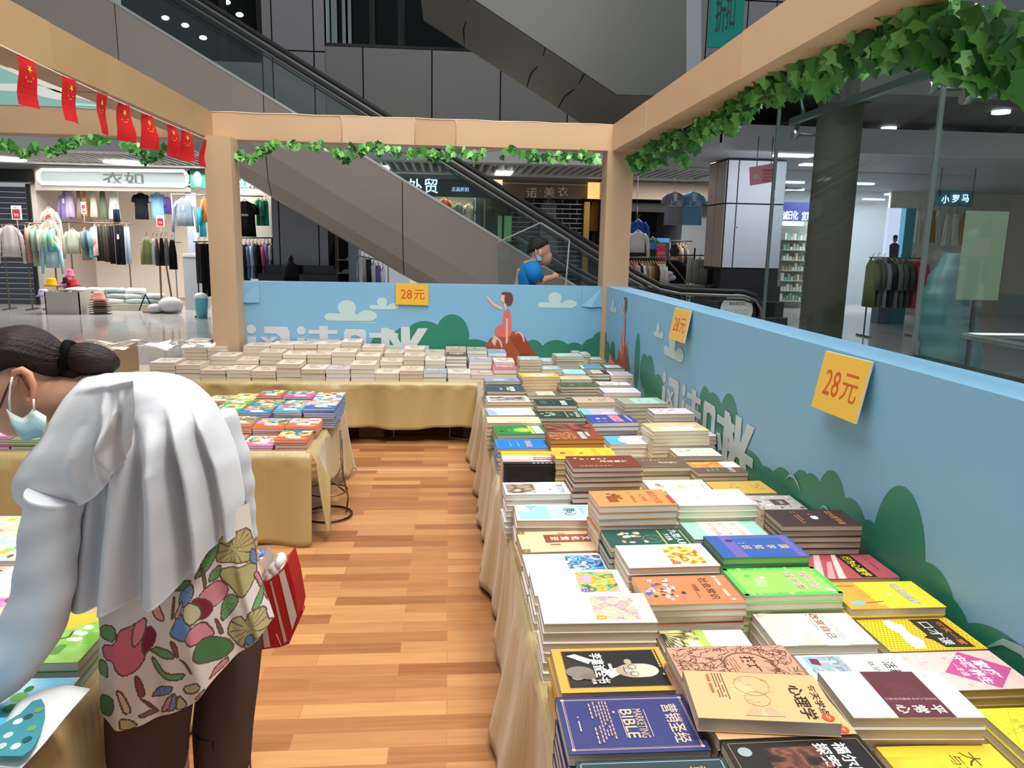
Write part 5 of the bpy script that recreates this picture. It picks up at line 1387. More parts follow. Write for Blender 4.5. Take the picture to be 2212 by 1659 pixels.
# unseen parts of the left tables carry more of the same stacks
rr = random.Random(31)
for x in [-2.46, -2.28, -2.10, -1.92, -1.74, -1.56]:
    for y in (3.80, 4.02, 4.24, 4.46, 4.67):
        if x < -2.0 and y < 4.3: continue
        if x > -1.6 and y > 4.5: continue
        h = rr.choice([3, 4, 5, 6]); cc = rr.choice(KID)
        add_stack('hid%.2f%.2f' % (x, y), x, y, .155, .2, ZK + h * .0125, 0, .0125, h, [], cc, '#d0c8c0', None, '', '', '')
        d_kid(Art(rest, .155, .2, ZK + h * .0125 - .0005, F=lambda a, b, z, x=x, y=y: (x + a, y + b, z)), rr.randint(1, 20), cc)
for x in [-2.2, -1.95, -1.70]:
    for y in (.85, 1.12, 1.39, 1.66, 1.93, 2.2):
        h = rr.choice([3, 4, 5]); cc = rr.choice(KID)
        if x > -1.75 and y > 1.9: continue
        add_stack('hid%.2f%.2f' % (x, y), x, y, .2, .23, ZK + h * .02, 0, .02, h, [], cc, '#d0c8c0', None, '', '', '')
        d_kid(Art(rest, .2, .23, ZK + h * .02 - .0005, F=lambda a, b, z, x=x, y=y: (x + a, y + b, z)), rr.randint(1, 20), cc)
o = rest.build('book_copies')
tag(o, 'further copies lower down in the book stacks on all tables', 'book', None, 'stuff')

# books standing on edge in the aisle-side column, black cover facing the viewer
ys = 2.86
for i, (cc, sp, nm) in enumerate((('#26221f', '#26221f', 'black-covered art book facing the camera'), ('#c88c94', '#d8a0a8', 'pink-spined book right behind the black one'), ('#f2eee8', '#b8607c', 'white and rose-spined book third in the standing row'), ('#f4efe6', '#f4f0ea', 'white-spined book fourth in the standing row'), ('#f0e8d8', '#e8b83c', 'cream book before the yellow one in the standing row'), ('#f0c030', '#f0c030', 'yellow-spined book last in the standing row'))):
    t0 = thing('book', nm + ', standing spine-up on the right table', 'book', (.215, ys, .481), 0, 'books standing spine-up on the right table')
    th = .030; h = .182
    cb, pb = MB(), MB()
    cb.box(0, 0, 0, .268, .0015, h, cc, 'print'); cb.box(0, th - .0015, 0, .268, th, h, cc, 'print'); cb.box(0, 0, h - .0015, .268, th, h, sp, 'print')
    pb.box(.001, .0015, 0.001, .267, th - .0015, h - .0015, PG[i % 3], 'pages')
    A = Art(cb, .268, h, 0, F=lambda x, y, z: (x, -z - .0002, y))
    if i == 0:
        A.frame(.006, .0012, '#55504c'); A.noise(.1, .3, .9, .8, ['#26221f', '#2c2826', '#1e1b19', '#34302c'], 3, 10, 6, 2); put_text(cb, '幻', lambda u, v: (.19 + u, -.004, .05 + v), .04, '#d8d4ce', rot=-10)
        A.bars(.0, .0, .001, .001, 1, '#55504c')
    S2 = Art(cb, .268, th, h, F=lambda x, y, z: (x, y, z))
    S2.v('世界名画鉴赏', .6, .5, .013, '#f4ece4' if i in (0, 1, 2) else '#d08030', .02, 1.3)
    if i in (2, 3): S2.rect(0, .05, .45, .95, '#fbf8f2')
    cb.build('cover', t0); pb.build('page_block', t0)
    ys += th + .0015

# tall books standing on edge at the left end of the back table
for i in range(9):
    x = -2.92 + .0 + i * .0535
    lab = 'tan boxed volume standing on edge on the back table, %s from the left' % ORD[i]
    if i == 8: lab = 'rightmost of the tan volumes standing on edge, broad side showing'
    t0 = thing('book', lab, 'book', (x, 5.74, .466), 0, 'volumes standing on edge at the left of the back table')
    cb, pb = MB(), MB()
    H = .215; D = .50 if i == 8 else .46
    cb.box(0, 0, 0, .0022, D, H, '#b89c7c', 'print'); cb.box(.0445, 0, 0, .0467, D, H, '#a88c6c', 'print'); cb.box(0, D - .002, 0, .0467, D, H, '#a88c6c', 'print')
    pb.box(.0022, .002, .002, .0445, D - .002, H - .002, '#d6c3a2', 'pages')
    cb.build('cover', t0); pb.build('page_block', t0)
# the table top has to reach under them
mb = MB(); mb.box(-3.0, 5.72, ZK - .03, -2.6, 6.46, ZK, GOLD, 'satin'); tag(mb.build('side_board'), 'gold-covered shelf extending the back table to the left', 'shelf')
# clear wrapping film over the left stacks
mb = MB()
rr = random.Random(2)
mb.loft([[(-2.95 + i * .1, 5.74 + j * .1, .70 + .02 * math.sin(i * 1.9 + j) + .012 * rr.random()) for i in range(13)] for j in range(5)], '#ffffff', 'film', closed=False)
tag(mb.build('plastic_film'), 'clear plastic film draped over the volumes at the left of the back table', 'film')

# open picture book held by the woman on the near-left table
t0 = thing('picture_book', 'open picture book with curling white pages under her arm, near-left table', 'book', (-.9, 1.2, .62))
def sheet(px_rows, col, name, dz=0, m='print', parent=t0):
    mb = MB(); mb.loft([[(x + .9, y - 1.2, zz - .62 + dz) for x, y, zz in r] for r in px_rows], col, m, closed=False); return mb.build(name, parent, thick=.0012)
GS = [[(x, y, z) for (x, y), z in zip(r, (.555, .575, .59, .585))] for r in ([(-0.878,1.515),(-0.830,1.520),(-0.776,1.512),(-0.729,1.503)], [(-0.862,1.406),(-0.820,1.416),(-0.775,1.420),(-0.733,1.417)], [(-0.852,1.317),(-0.811,1.328),(-0.773,1.333),(-0.733,1.320)], [(-0.847,1.217),(-0.815,1.238),(-0.782,1.259),(-0.738,1.261)])]
def bi(G, n):
    A = np.array(G); t = np.linspace(0, 1, len(A)); T = np.linspace(0, 1, n)
    B = np.stack([np.stack([np.interp(T, t, A[:, i, k]) for k in range(3)], -1) for i in range(A.shape[1])], 1)
    t = np.linspace(0, 1, B.shape[1]); return np.stack([np.stack([np.interp(T, t, B[j, :, k]) for k in range(3)], -1) for j in range(n)], 0)
sheet([[tuple(p) for p in r] for r in bi(GS, 12)], '#f4f6f6', 'white_pages')
mb = MB()
E_ = [(-0.802,1.385),(-0.801,1.424),(-0.788,1.432),(-0.770,1.409),(-0.751,1.371),(-0.732,1.315),(-0.726,1.277),(-0.733,1.258),(-0.819,1.263),(-0.853,1.322),(-0.819,1.347)]
mb.prism([(x + .9, y - 1.2) for x, y in E_], 'z', -.012, -.009, '#3f8c98', 'print')
A = Art(mb, 1, 1, -.0088)
for k, (x, y) in enumerate([(-0.793,1.359),(-0.782,1.373),(-0.757,1.337),(-0.788,1.318),(-0.758,1.285),(-0.748,1.303),(-0.773,1.394),(-0.782,1.286)]): A.ell(x + .9, y - 1.2, .008, .010, ['#d8e0dc', '#2c4c54', '#6c9c5c', '#b8c4c0'][k % 4], 8)
mb.build('teal_illustration', t0)
mb = MB(); mb.box(-.34, -.15, -.072, .06, .26, -.066, '#58bfe8', 'print'); mb.build('back_cover', t0)

# ---------------------------------------------------------------- escalators
def slope_prism(name, parent, pts, y0, y1, col, m, col2=None):
    mb = MB(); mb.prism(pts, 'y', y0, y1, col, m, col2); return mb.build(name, parent)
E0 = -.578
def line(x, x0, z0, k=E0): return z0 + k * (x - x0)
def escalator(label, x_foot, yf, yb, side='#a5988e', xtop=-9.0, foot_sign=True):
    """straight flight going up to the left; handrail foot at x_foot"""
    t = thing('escalator', label, 'escalator', (x_foot, (yf + yb) / 2, -.05))
    ox, oy = x_foot, (yf + yb) / 2
    xs = x_foot - 1.75                                   # where the incline begins
    top = lambda x: .10 + max(0, (xs - x)) * .578        # upper edge of the cladding
    L = lambda pts: [(a - ox, b + .05) for a, b in pts]
    def pr(name, pts, a, b, col, m, col2=None):
        mb = MB(); mb.prism(L(pts), 'y', a - oy, b - oy, col, m, col2); return mb.build(name, t)
    # truss cladding in jointed sheets, rounded belly
    mb = MB()
    for i in range(7):
        xa, xb = xs - i * 2.0, xs - (i + 1) * 2.0 + .012
        if xa < xtop: break
        th = 1.45
        belly = [(0, 0), (0.02, -th * .55), (.12, -th * .82), (.32, -th * .97), (.6, -th)]
        prof = [(yf + a, b) for a, b in belly] + [(yb - a, b) for a, b in belly[::-1]]
        r1 = [(xa - ox, y - oy, max(-.0, top(xa) + b + .05)) for y, b in prof]
        r2 = [(xb - ox, y - oy, max(-.0, top(xb) + b + .05)) for y, b in prof]
        mb.loft([r1, r2], hue(side, 1 + .03 * (i % 2)), 'steel_clad', closed=True, cap=True, smooth=False)
    mb.prism(L([(xs, .10), (x_foot - .2, .10), (x_foot - .2, -.05), (xs, -.05)]), 'y', yf - oy, yb - oy, side, 'steel_clad')
    mb.build('truss_cladding', t)
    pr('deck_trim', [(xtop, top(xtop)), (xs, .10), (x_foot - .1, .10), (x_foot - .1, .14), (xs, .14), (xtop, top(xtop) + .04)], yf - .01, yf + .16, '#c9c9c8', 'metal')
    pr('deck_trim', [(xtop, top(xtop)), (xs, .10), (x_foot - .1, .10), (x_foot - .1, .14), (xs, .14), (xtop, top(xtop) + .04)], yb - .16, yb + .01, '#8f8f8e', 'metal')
    mb = MB()
    for i in range(30):
        xx = xs + .3 - i * .4
        if xx < xtop: break
        z = .05 + max(0, (xs - xx)) * .578
        mb.box(xx - .4 - ox, yf + .2 - oy, z - .15, xx - ox, yb - .2 - oy, z + .05, '#3c3c3c', 'metal')
    mb.build('steps', t)
    hr = [(xtop, top(xtop) + .80), (xs - .35, top(xs - .35) + .80), (xs + .05, .905), (xs + .4, .84), (xs + .9, .83), (x_foot - .32, .82), (x_foot - .12, .76), (x_foot - .01, .60), (x_foot, .45), (x_foot - .08, .28), (x_foot - .22, .18)]
    for y in (yf + .08, yb - .08):
        mb = MB(); mb.prism(L([(xtop, top(xtop) + .03), (xs, .12), (x_foot - .3, .12), (x_foot - .12, .3), (x_foot - .08, .5), (x_foot - .2, .72), (x_foot - .4, .78), (xs + .4, .79), (xs, .88), (xtop, top(xtop) + .76)]), 'y', y - .006 - oy, y + .006 - oy, '#ffffff', 'glass_clear')
        mb.build('glass_balustrade', t)
        mb = MB(); mb.tube([(a - ox, y - oy, b + .05) for a, b in hr], .042, '#1d1c1c', 'rubber', 8); hrl = mb.build('handrail', t)
        mb = MB(); mb.tube([(a - ox + .0, y - .03 - oy, b + .05 - .065) for a, b in hr[:-2]], .026, '#8f8a84', 'metal', 6); mb.tube([(a - ox + .0, y - .03 - oy, b + .05 - .125) for a, b in hr[:-4]], .014, '#2a2a2a', 'rubber', 6); mb.build('handrail_track', hrl)
    if foot_sign:
        mb = MB(); cx, cz = x_foot - .42, .52
        pts = [(cx + .27 * math.cos(a), cz + .27 * math.sin(a)) for a in [2 * math.pi * k / 36 for k in range(36)]]
        mb.prism(L(pts), 'y', yf + .06 - oy, yf + .065 - oy, '#d9e2d6', 'print')
        F = lambda x, z: (cx + x - ox, yf + .058 - oy, cz + z + .05)
        put_text(mb, '乘扶梯须知', lambda u, v: F(u, v + .11), .06, '#3c4440', fitw=.26); 
        for k in range(4):
            c0 = (-.15 + .1 * k, -.02)
            mb.poly([F(c0[0] + .036 * math.cos(a), c0[1] + .036 * math.sin(a)) for a in [2 * math.pi * i / 14 for i in range(14)]], '#8f9a94', 'print')
            mb.poly([(lambda q: (q[0], q[1] - .001, q[2]))(F(c0[0] + .028 * math.cos(a), c0[1] + .028 * math.sin(a))) for a in [2 * math.pi * i / 14 for i in range(14)]], '#e6ebe4', 'print')
        mb.build('safety_notice', t)
    return t
escalator('long escalator coming down from upper left to the grey landing behind the back panel', 5.04, 12.0, 13.35)
escalator('second escalator whose handrail loops show just behind the first one', 4.35, 13.9, 15.2 - .55, xtop=1.2, foot_sign=False)

# the upper escalator box crossing overhead
t = thing('overhead_escalator', 'dark clad underside of an upper escalator crossing high above the booth', 'escalator', (1.0, 9.0, 3.0))
def oprism(name, pts, y0, y1, col, m='steel_clad', **k):
    mb = MB(); mb.prism([(a - 1, b - 3) for a, b in pts], 'y', y0 - 9, y1 - 9, col, m, **k); return mb.build(name, t)
P = [(-0.322,4.136),(1.660,2.995),(2.038,2.999),(2.372,3.006),(2.526,2.994),(2.386,5.158),(-0.748,4.985)]
oprism('soffit', [(P[0][0], P[0][1]), P[1], P[2], P[3], P[4], (P[4][0], P[4][1] + .5), (P[1][0], P[1][1] + .6), (P[0][0], P[0][1] + .6)], 8.01, 9.95, '#6e6861')
oprism('side_cladding', [P[0], P[1], P[2], P[3], (P[3][0], 6.4), (-1.2, 6.4)], 7.97, 8.0, '#484a44')
P2 = [(2.372,3.006),(2.526,2.994),(2.386,5.158),(2.241,5.150)]
oprism('end_post', P2, 7.96, 9.9, '#6d7478', 'panel')
for (a, b) in (((1013, 58), (990, 105)), ((1175, 100), (1085, 165))):
    pass
mb = MB()
for i, q in enumerate([(0.167,3.861),(0.937,3.414),(1.333,3.182)]):
    z = q[1] - .004; 
    mb.tube([(q[0] - 1, -1.0, z - 3 - .0), (q[0] - 1 + .03, -.4, z - 3.0), (q[0] - 1 - .02, .2, z - 3.0), (q[0] - 1 + .01, .92, z - 3.0)], .008, '#2c2a28', 'matte', 5)
mb.build('sheet_joint', t)

# clear acrylic guard beside the escalator
t = thing('acrylic_guard', 'clear acrylic fall guard with bright edges beside the man in blue', 'guard', (1.0, 11.8, .6))
pg = [(0.719,1.521),(1.380,1.830),(1.827,1.577),(1.765,0.384),(0.787,0.372)]
mb = MB(); mb.prism([(a - 1.0, b - .6) for a, b in pg], 'y', -.006, .006, '#ffffff', 'glass_clear'); mb.build('sheet', t)
mb = MB()
for a, b in ((0, 1), (1, 2), (2, 3)): mb.tube([(pg[a][0] - 1, 0, pg[a][1] - .6), (pg[b][0] - 1, 0, pg[b][1] - .6)], .012, '#c4cccb', 'plastic', 6)
mb.build('edge', t)
for q in (pg[3], pg[4]):
    mb = MB(); mb.tube([(q[0] - 1, 0, q[1] - .55), (q[0] - 1, 0, -.65)], .015, '#8f9696', 'metal', 6); mb.build('foot_post', t)

# ---------------------------------------------------------------- shops
YS = 18.2
def rectY(mb, q, y0, y1, col, m): mb.box(q[0][0], y0, q[1][1], q[1][0], y1, q[0][1], col, m)
mb = MB()
# left shop shell: back wall, side walls, fascia beam
q = [(-9.098,2.455),(-4.068,0.051)]
mb.box(q[0][0], 20.9, -.05, -4.2, 21.0, 3.2, '#f0ece2', 'panel'); mb.box(q[0][0] - .12, 18.25, -.05, q[0][0], 21, 3.2, '#b9b0a8', 'panel'); mb.box(-4.3, 18.25, -.05, -4.2, 21, 3.2, '#e6e2da', 'panel')
mb.box(-14, 18.2, 2.92, 8.0, 18.5, 3.25, '#b5b1ad', 'panel'); mb.box(-10.5, 18.5, 2.95, 8.5, 22, 3.1, '#d9d6d0', 'panel')
struct('wall_left', mb)
mb = MB(); (a, b) = [(-5.887,2.454),(-5.752,0.029)]
mb.box(a[0], 18.22, -.05, b[0], 18.5, 2.5, '#a6aebc', 'panel'); struct('trim_2', mb)
mb = MB(); mb.box(-9.6, 18.3, -.052, -5.6, 20.9, -.044, '#c89468', 'wood'); struct('floor', mb)
mb = MB(); (a, b) = [(-10.392,2.560),(-9.344,-0.020)]
for i in range(22): mb.box(a[0], 18.3, -.05 + .118 * i, (a[0] + b[0]) / 2 + .6, 18.33, .055 + .118 * i, '#5c5e64', 'metal')
mb.box((a[0] + b[0]) / 2 + .62, 18.28, -.05, b[0], 18.33, 2.55, '#556070', 'panel'); mb.box((a[0] + b[0]) / 2 + .58, 18.2, -.05, (a[0] + b[0]) / 2 + .66, 18.34, 2.6, '#1c1a1a', 'plastic')
tag(mb.build('roller_shutter'), 'closed dark grey shutter at the far left edge behind the racks', 'shutter')
mb = MB(); q = [(-10.519,2.904),(-9.086,2.629)]; rectY(mb, q, 18.1, 18.2, '#0c0b0c', 'plastic'); mb.box(q[0][0], 18.08, q[1][1] - .02, q[1][0], 18.1, q[1][1], '#8a8a8a', 'metal'); tag(mb.build('shop_sign'), 'unlit black shop sign at the far left edge', 'sign')
# wide lit sign with notched ends
t = thing('shop_sign', 'wide shop sign framed by a glowing white tube above the clothes shop', 'sign', (-7.2, 18.1, 2.75))
o8 = lambda pts: [(a + 7.2, b - 2.75) for a, b in pts]
q = [(-8.991,2.990),(-5.724,3.010),(-5.751,2.511),(-9.037,2.460)]
mb = MB(); mb.prism(o8(q), 'y', .0, .1, '#8c8880', 'panel'); mb.build('back_board', t)
n = [(-8.834,2.897),(-5.844,2.948),(-5.797,2.890),(-5.769,2.862),(-5.777,2.723),(-5.810,2.663),(-5.862,2.622),(-8.859,2.604),(-8.912,2.662),(-8.926,2.720),(-8.921,2.778),(-8.895,2.857)]
mb = MB(); mb.prism([(a + 7.2, b - 2.75) for a, b in n], 'y', -.03, .0, '#62696a', 'panel')
put_text(mb, '衣如', lambda u, v: (u + .05, -.035, v + .0), .30, '#2c3028', sx=1.5, bold=.02); mb.box(1.28, -.04, -.11, 1.5, -.03, -.07, '#8a8680', 'plastic'); mb.build('face_panel', t)
mb = MB(); mb.tube([(a + 7.2, -.05, b - 2.75) for a, b in n + n[:1]], .035, '#ffffff', 'glow', 6, False); mb.build('light_tube', t)
t = thing('shop_sign', 'green shop sign with glowing white letters, partly behind the left post', 'sign', (-5.3, 18.1, 2.75))
q = [(-5.776,2.969),(-4.492,2.603)]
mb = MB(); mb.box(q[0][0] + 5.3, 0, q[1][1] - 2.75, q[1][0] + 5.3, .1, q[0][1] - 2.75, '#1f8a6c', 'plastic'); mb.build('board', t)
mb = MB()
for px in [(-5.565,2.788)]: mb.ell((px[0] + 5.3, -.02, px[1] - 2.75), (.09, .03, .16), '#ffffff', 'glow')
mb.build('lit_oval', t)
mb = MB()
put_text(mb, '服饰', lambda u, v: (u + .75, -.03, v), .25, '#e8fbff', 'glow', bold=.02); mb.build('lettering', t)

CNT = {}
def garment(kind, q, y, col, label, depth=.05, group=None, hang='#c8a070', extra=None, fold=.010):
    (x0, z1), (x1, z0) = q
    w, h = abs(x1 - x0), z1 - z0
    xc = (x0 + x1) / 2
    t = thing('garment', label, 'clothing', (xc, y, z1), 0, group)
    mb = MB()
    rr = random.Random(int(abs(xc * 1000 + z1 * 77)))
    N = 24
    def ring(a, b, z, k, cx=0):
        p = rr.random() * 0 + 1.3
        return [(cx + a * math.cos(s) * (1 + .0 * k), b * math.sin(s) + fold * k * math.sin(7 * s + p) + fold * .7 * k * math.sin(13 * s), z) for s in [2 * math.pi * i / N for i in range(N)]]
    if kind in ('tee', 'long', 'tank', 'hood'):
        bw = w * (.37 if kind == 'tee' else .30 if kind in ('long', 'hood') else .46)
        if kind == 'tank': prof = [(0, bw * .55, .3), (-.10, bw * .62, .5), (-.22, bw * .8, .8), (-.5, bw, 1), (-1, bw * 1.05, 1.3)]
        else: prof = [(0, bw * .30, .3), (-.03, bw * .55, .5), (-.09, bw * .98, .7), (-.25, bw, .9), (-.6, bw * 1.0, 1), (-1, bw * 1.06, 1.3)]
        if kind == 'long': prof = [(a * .82 if a < -.1 else a, b, c2) for a, b, c2 in prof]
        mb.loft([ring(b, depth * (.5 + .5 * c2), a * h, c2) for a, b, c2 in prof], col, 'cotton')
        if kind == 'tee':
            for s in (-1, 1): mb.tube([(s * bw * .80, 0, -.09 * h), (s * (w * .41), 0, -.20 * h), (s * w * .45, 0, -.36 * h)], [depth * .8, depth * .95, depth * 1.0], col, 'cotton', 8)
        if kind in ('long', 'hood'):
            for s in (-1, 1): mb.tube([(s * bw * .82, 0, -.09 * h), (s * w * .38, 0, -.28 * h), (s * w * .43, 0, -.6 * h), (s * w * .46, -.01, -1.0 * h)], [depth * .8, depth * .8, depth * .75, depth * .6], hue(col, .97), 'cotton', 8)
        if kind == 'hood': mb.ell((0, .02, .02), (bw * .5, depth, .06), hue(col, .95), 'cotton', 10, 6)
    elif kind == 'pants':
        for s in (-1, 1): mb.loft([ring(w * .25, depth, 0, .3, s * w * .2), ring(w * .25, depth, -.3 * h, .8, s * w * .23), ring(w * .23, depth, -h, 1.2, s * w * .26)], col, 'cotton')
    elif kind == 'side':       # seen edge-on, hanging on a rail with its face along x
        mb.loft([ring(w * .25, .16 * c2, a * h, .5) for a, b, c2 in [(0, 0, .35), (-.05, 0, .75), (-.12, 0, 1.1), (-.5, 0, 1.2), (-1, 0, 1.3)]], col, 'cotton')
        mb.tube([(0, -.17, -.08 * h), (w * .1, -.22, -.3 * h), (w * .15, -.20, -.62 * h)], w * .22 + .01, hue(col, .95), 'cotton', 7)
    elif kind == 'dress':
        mb.loft([ring(w * .28, depth * .6, 0, .3), ring(w * .34, depth, -.2 * h, .8), ring(w * .4, depth, -.6 * h, 1.3), ring(w * .5, depth * 1.3, -h, 2)], col, 'cotton')
    if extra: extra(mb, w, h, depth)
    mb.build('fabric', t)
    if hang:
        hb = MB()
        if kind == 'side': hb.tube([(0, -.12, -.01), (0, 0, .05), (0, .1, .0)], .009, hang, 'plastic', 5)
        else: hb.tube([(-w * .22, 0, -.04), (0, 0, .035), (w * .22, 0, -.04)], .010, hang, 'plastic', 5)
        ho = hb.build('hanger', t)
        hk = MB(); hk.tube([(0, 0, .03), (0, 0, .09), (.02, 0, .12), (.035, 0, .10)], .005, '#555555', 'metal', 5); hk.build('hook', ho)
    return t
def tagx(col='#fbfbfb'):
    return lambda mb, w, h, d: mb.box(-.02, -d * 1.3 - .01, -.35 * h, .02, -d * 1.3 - .004, -.35 * h + .10, col, 'print')
def rail(name_label, a, b, posts, y, col='#7c7264'):
    t = thing('clothes_rail', name_label, 'clothes rail', (a[0], y, -.05))
    mb = MB(); mb.tube([(0, 0, a[1] + .05), (b[0] - a[0], 0, b[1] + .05)], .014, col, 'metal', 6); mb.build('rail', t)
    for p in posts:
        mb = MB(); mb.tube([(p - a[0], 0, a[1] + .05), (p - a[0], 0, 0)], .014, col, 'metal', 6); mb.box(p - a[0] - .03, -.22, 0, p - a[0] + .03, .22, .03, col, 'metal'); mb.build('post', t)
GL = 'clothes in the left shop'
def Gs(rows, y, grp):
    for kind, q, col, lab, *ex in rows: garment(kind, q, y, col, lab, group=grp, extra=ex[0] if ex else None)
Gs([('long', [(-9.298,1.682),(-8.734,0.903)], '#ded4cc', 'white long-sleeved top on the rail at the far left edge'),
    ('side', [(-8.664,1.686),(-8.511,0.926)], '#cf9c88', 'dusty pink top edge-on beside the white one at far left'),
    ('side', [(-8.557,1.661),(-8.425,0.861)], '#8fb09c', 'grey-green top on the far-left rail'),
    ('side', [(-8.411,1.664),(-8.331,0.882)], '#ece0d4', 'cream top between two green ones on the far-left rail'),
    ('side', [(-8.320,1.666),(-8.168,0.846)], '#a8d8bc', 'mint green top on the far-left rail'),
    ('side', [(-8.211,1.649),(-8.053,0.896)], '#8cc8a8', 'deeper mint top at the right end of the far-left rail')], 16.9, GL)
rail('low brown clothes rail at the far left edge of the shop', [(-9.548,1.714)][0], [(-8.021,1.747)][0], [[(-9.157,1.555)][0][0], [(-8.702,1.564)][0][0]], 16.9)
def pr2(mb, w, h, d): mb.box(-.14, -d * 1.35, -.34 * h, .0, -d * 1.35 + .006, -.18 * h, '#3c7cc0', 'print'); mb.box(.0, -d * 1.35, -.34 * h, .14, -d * 1.35 + .006, -.18 * h, '#3c9c88', 'print')
def pr3(mb, w, h, d): mb.ell((0, -d * 1.3, -.22 * h), (.06, .01, .08), '#c84844', 'print', 10, 6)
garment('long', [(-8.483,2.039),(-8.008,1.124)], 17.0, '#b9b8b0', 'grey hooded long-sleeve, topmost of the column of tops on the stand', group=GL, extra=pr3)
garment('long', [(-8.425,1.813),(-8.007,1.011)], 16.9, '#eab8ac', 'peach pink top, second in the column on the stand', group=GL)
garment('long', [(-8.392,1.532),(-7.995,0.918)], 16.82, '#b4d0a4', 'pale green top, third in the column on the stand', group=GL)
garment('long', [(-8.355,1.392),(-7.928,0.713)], 16.74, '#a4ccdc', 'pale blue top with blue and green print, lowest in the column', group=GL, extra=pr2)
mb = MB(); a = [(-8.205,1.575)][0]; mb.tube([(a[0], 16.97, a[1]), (a[0], 16.97, -.03)], .018, '#8a7a6c', 'metal', 6); mb.box(a[0] - .3, 16.9, -.05, a[0] + .3, 17.3, -.01, '#a08870', 'plastic'); tag(mb.build('display_stand'), 'upright stand carrying the column of pastel tops', 'stand')
UP = [('hood', [(-8.835,2.406),(-8.498,1.861)], '#9c8cc4', 'purple hooded top hanging high at the left of the shop'),
      ('dress', [(-8.686,2.510),(-8.447,1.913)], '#d8c8f0', 'pale lilac garment hanging high next to the purple one'),
      ('dress', [(-8.421,2.517),(-8.304,1.895)], '#b09890', 'mauve dress in the upper row of the shop'),
      ('dress', [(-8.298,2.520),(-8.178,1.940)], '#dca874', 'caramel dress in the upper row of the shop'),
      ('dress', [(-8.134,2.524),(-7.952,1.924)], '#f2e8d0', 'cream dress in the upper row of the shop'),
      ('dress', [(-7.929,2.529),(-7.749,1.887)], '#7c8870', 'olive dress in the upper row of the shop'),
      ('dress', [(-7.732,2.555),(-7.459,1.893)], '#f4f2ee', 'wide white dress in the upper row of the shop'),
      ('tee', [(-7.190,2.481),(-6.812,1.895)], '#23222c', 'black T-shirt hanging high left of the light blue one'),
      ('tee', [(-6.816,2.490),(-6.443,1.924)], '#94c8e8', 'light blue T-shirt hanging high in the left shop'),
      ('side', [(-6.466,2.407),(-6.356,2.029)], '#5c4c94', 'narrow violet scarf hanging high by the grey shirt'),
      ('long', [(-6.008,2.337),(-5.442,1.622)], '#7f8c98', 'slate grey zip shirt hanging at the right end of the left shop')]
for kind, q, col, lab in UP: garment(kind, q, 18.6 if kind != 'long' else 17.6, col, lab, group=GL, extra=tagx() if kind in ('hood', 'long') else None)
MIDR = [('long', [(-8.411,1.623),(-7.966,0.994)], '#a9b09c', 'sage green sweater on the middle rail of the left shop'),
        ('side', [(-7.994,1.631),(-7.830,0.976)], '#74787c', 'dark grey sweater right of the sage one'),
        ('side', [(-7.858,1.634),(-7.669,1.039)], '#6cb8bc', 'turquoise top on the middle rail'),
        ('side', [(-7.775,1.715),(-7.607,1.080)], '#f0c8c8', 'pale pink top on the middle rail'),
        ('pants', [(-7.707,1.717),(-7.557,0.961)], '#3c3a34', 'dark olive trousers, leftmost of the dark trousers'),
        ('pants', [(-7.541,1.720),(-7.441,0.942)], '#4c4a40', 'brownish trousers, second of the dark trousers'),
        ('pants', [(-7.424,1.723),(-7.326,0.904)], '#232226', 'black trousers, third of the dark trousers'),
        ('pants', [(-7.306,1.745),(-7.111,0.888)], '#1a1a22', 'wide black trousers with white tag', tagx()),
        ('pants', [(-7.094,1.710),(-6.991,0.910)], '#a8b8cc', 'light blue jeans right of the black trousers'),
        ('pants', [(-7.304,2.085),(-7.166,1.810)], '#23283c', 'folded navy trousers hung above the middle rail')]
Gs(MIDR, 17.8, GL)
rail('long clothes rail crossing the left shop at head height', [(-8.427,1.780)][0], [(-6.923,1.783)][0], [[(-8.249,1.586)][0][0], [(-7.032,1.612)][0][0]], 17.8)
TK = [('tank', [(-6.348,1.469),(-6.078,0.939)], '#7c8458', 'olive green tank top at the front of the round stand'), ('tank', [(-6.119,1.465),(-6.040,0.937)], '#c8ccd0', 'pale grey tank top second on the round stand'), ('tank', [(-6.045,1.466),(-5.967,0.919)], '#4c4c50', 'charcoal tank top third on the round stand'),
      ('tank', [(-5.969,1.486),(-5.855,0.921)], '#181819', 'black tank top fourth on the round stand'), ('tank', [(-5.877,1.488),(-5.761,0.922)], '#6c6a68', 'grey tank top fifth on the round stand'), ('tank', [(-5.786,1.452),(-5.616,0.848)], '#141414', 'long black tank top at the right end of the round stand')]
Gs(TK, 16.65, GL)
t = thing('wooden_stand', 'wooden display stand with tank tops in front of the shop entrance', 'stand', ([(-6.001,0.674)][0][0], 16.75, -.05))
mb = MB(); mb.tube([(0, 0, 1.5), (-.02, 0, .03)], .02, '#8a6048', 'plastic', 6); mb.tube([(.12, 0, 1.0), (.2, .05, .03)], .018, '#7c5844', 'plastic', 6); mb.build('post', t)
mb = MB(); mb.box(-.34, -.2, 0, .30, .25, .03, '#9c7458', 'plastic'); mb.build('base', t)
mb = MB(); mb.tube([(-.42, 0, 1.42), (.45, 0, 1.46)], .014, '#a08474', 'plastic', 6); mb.tube([(-.3, -.1, .38), (-.45, -.1, .03)], .012, '#1c1c1c', 'metal', 6); mb.tube([(-.3, -.1, .38), (-.15, -.1, .03)], .012, '#1c1c1c', 'metal', 6); mb.build('crossbar', t)
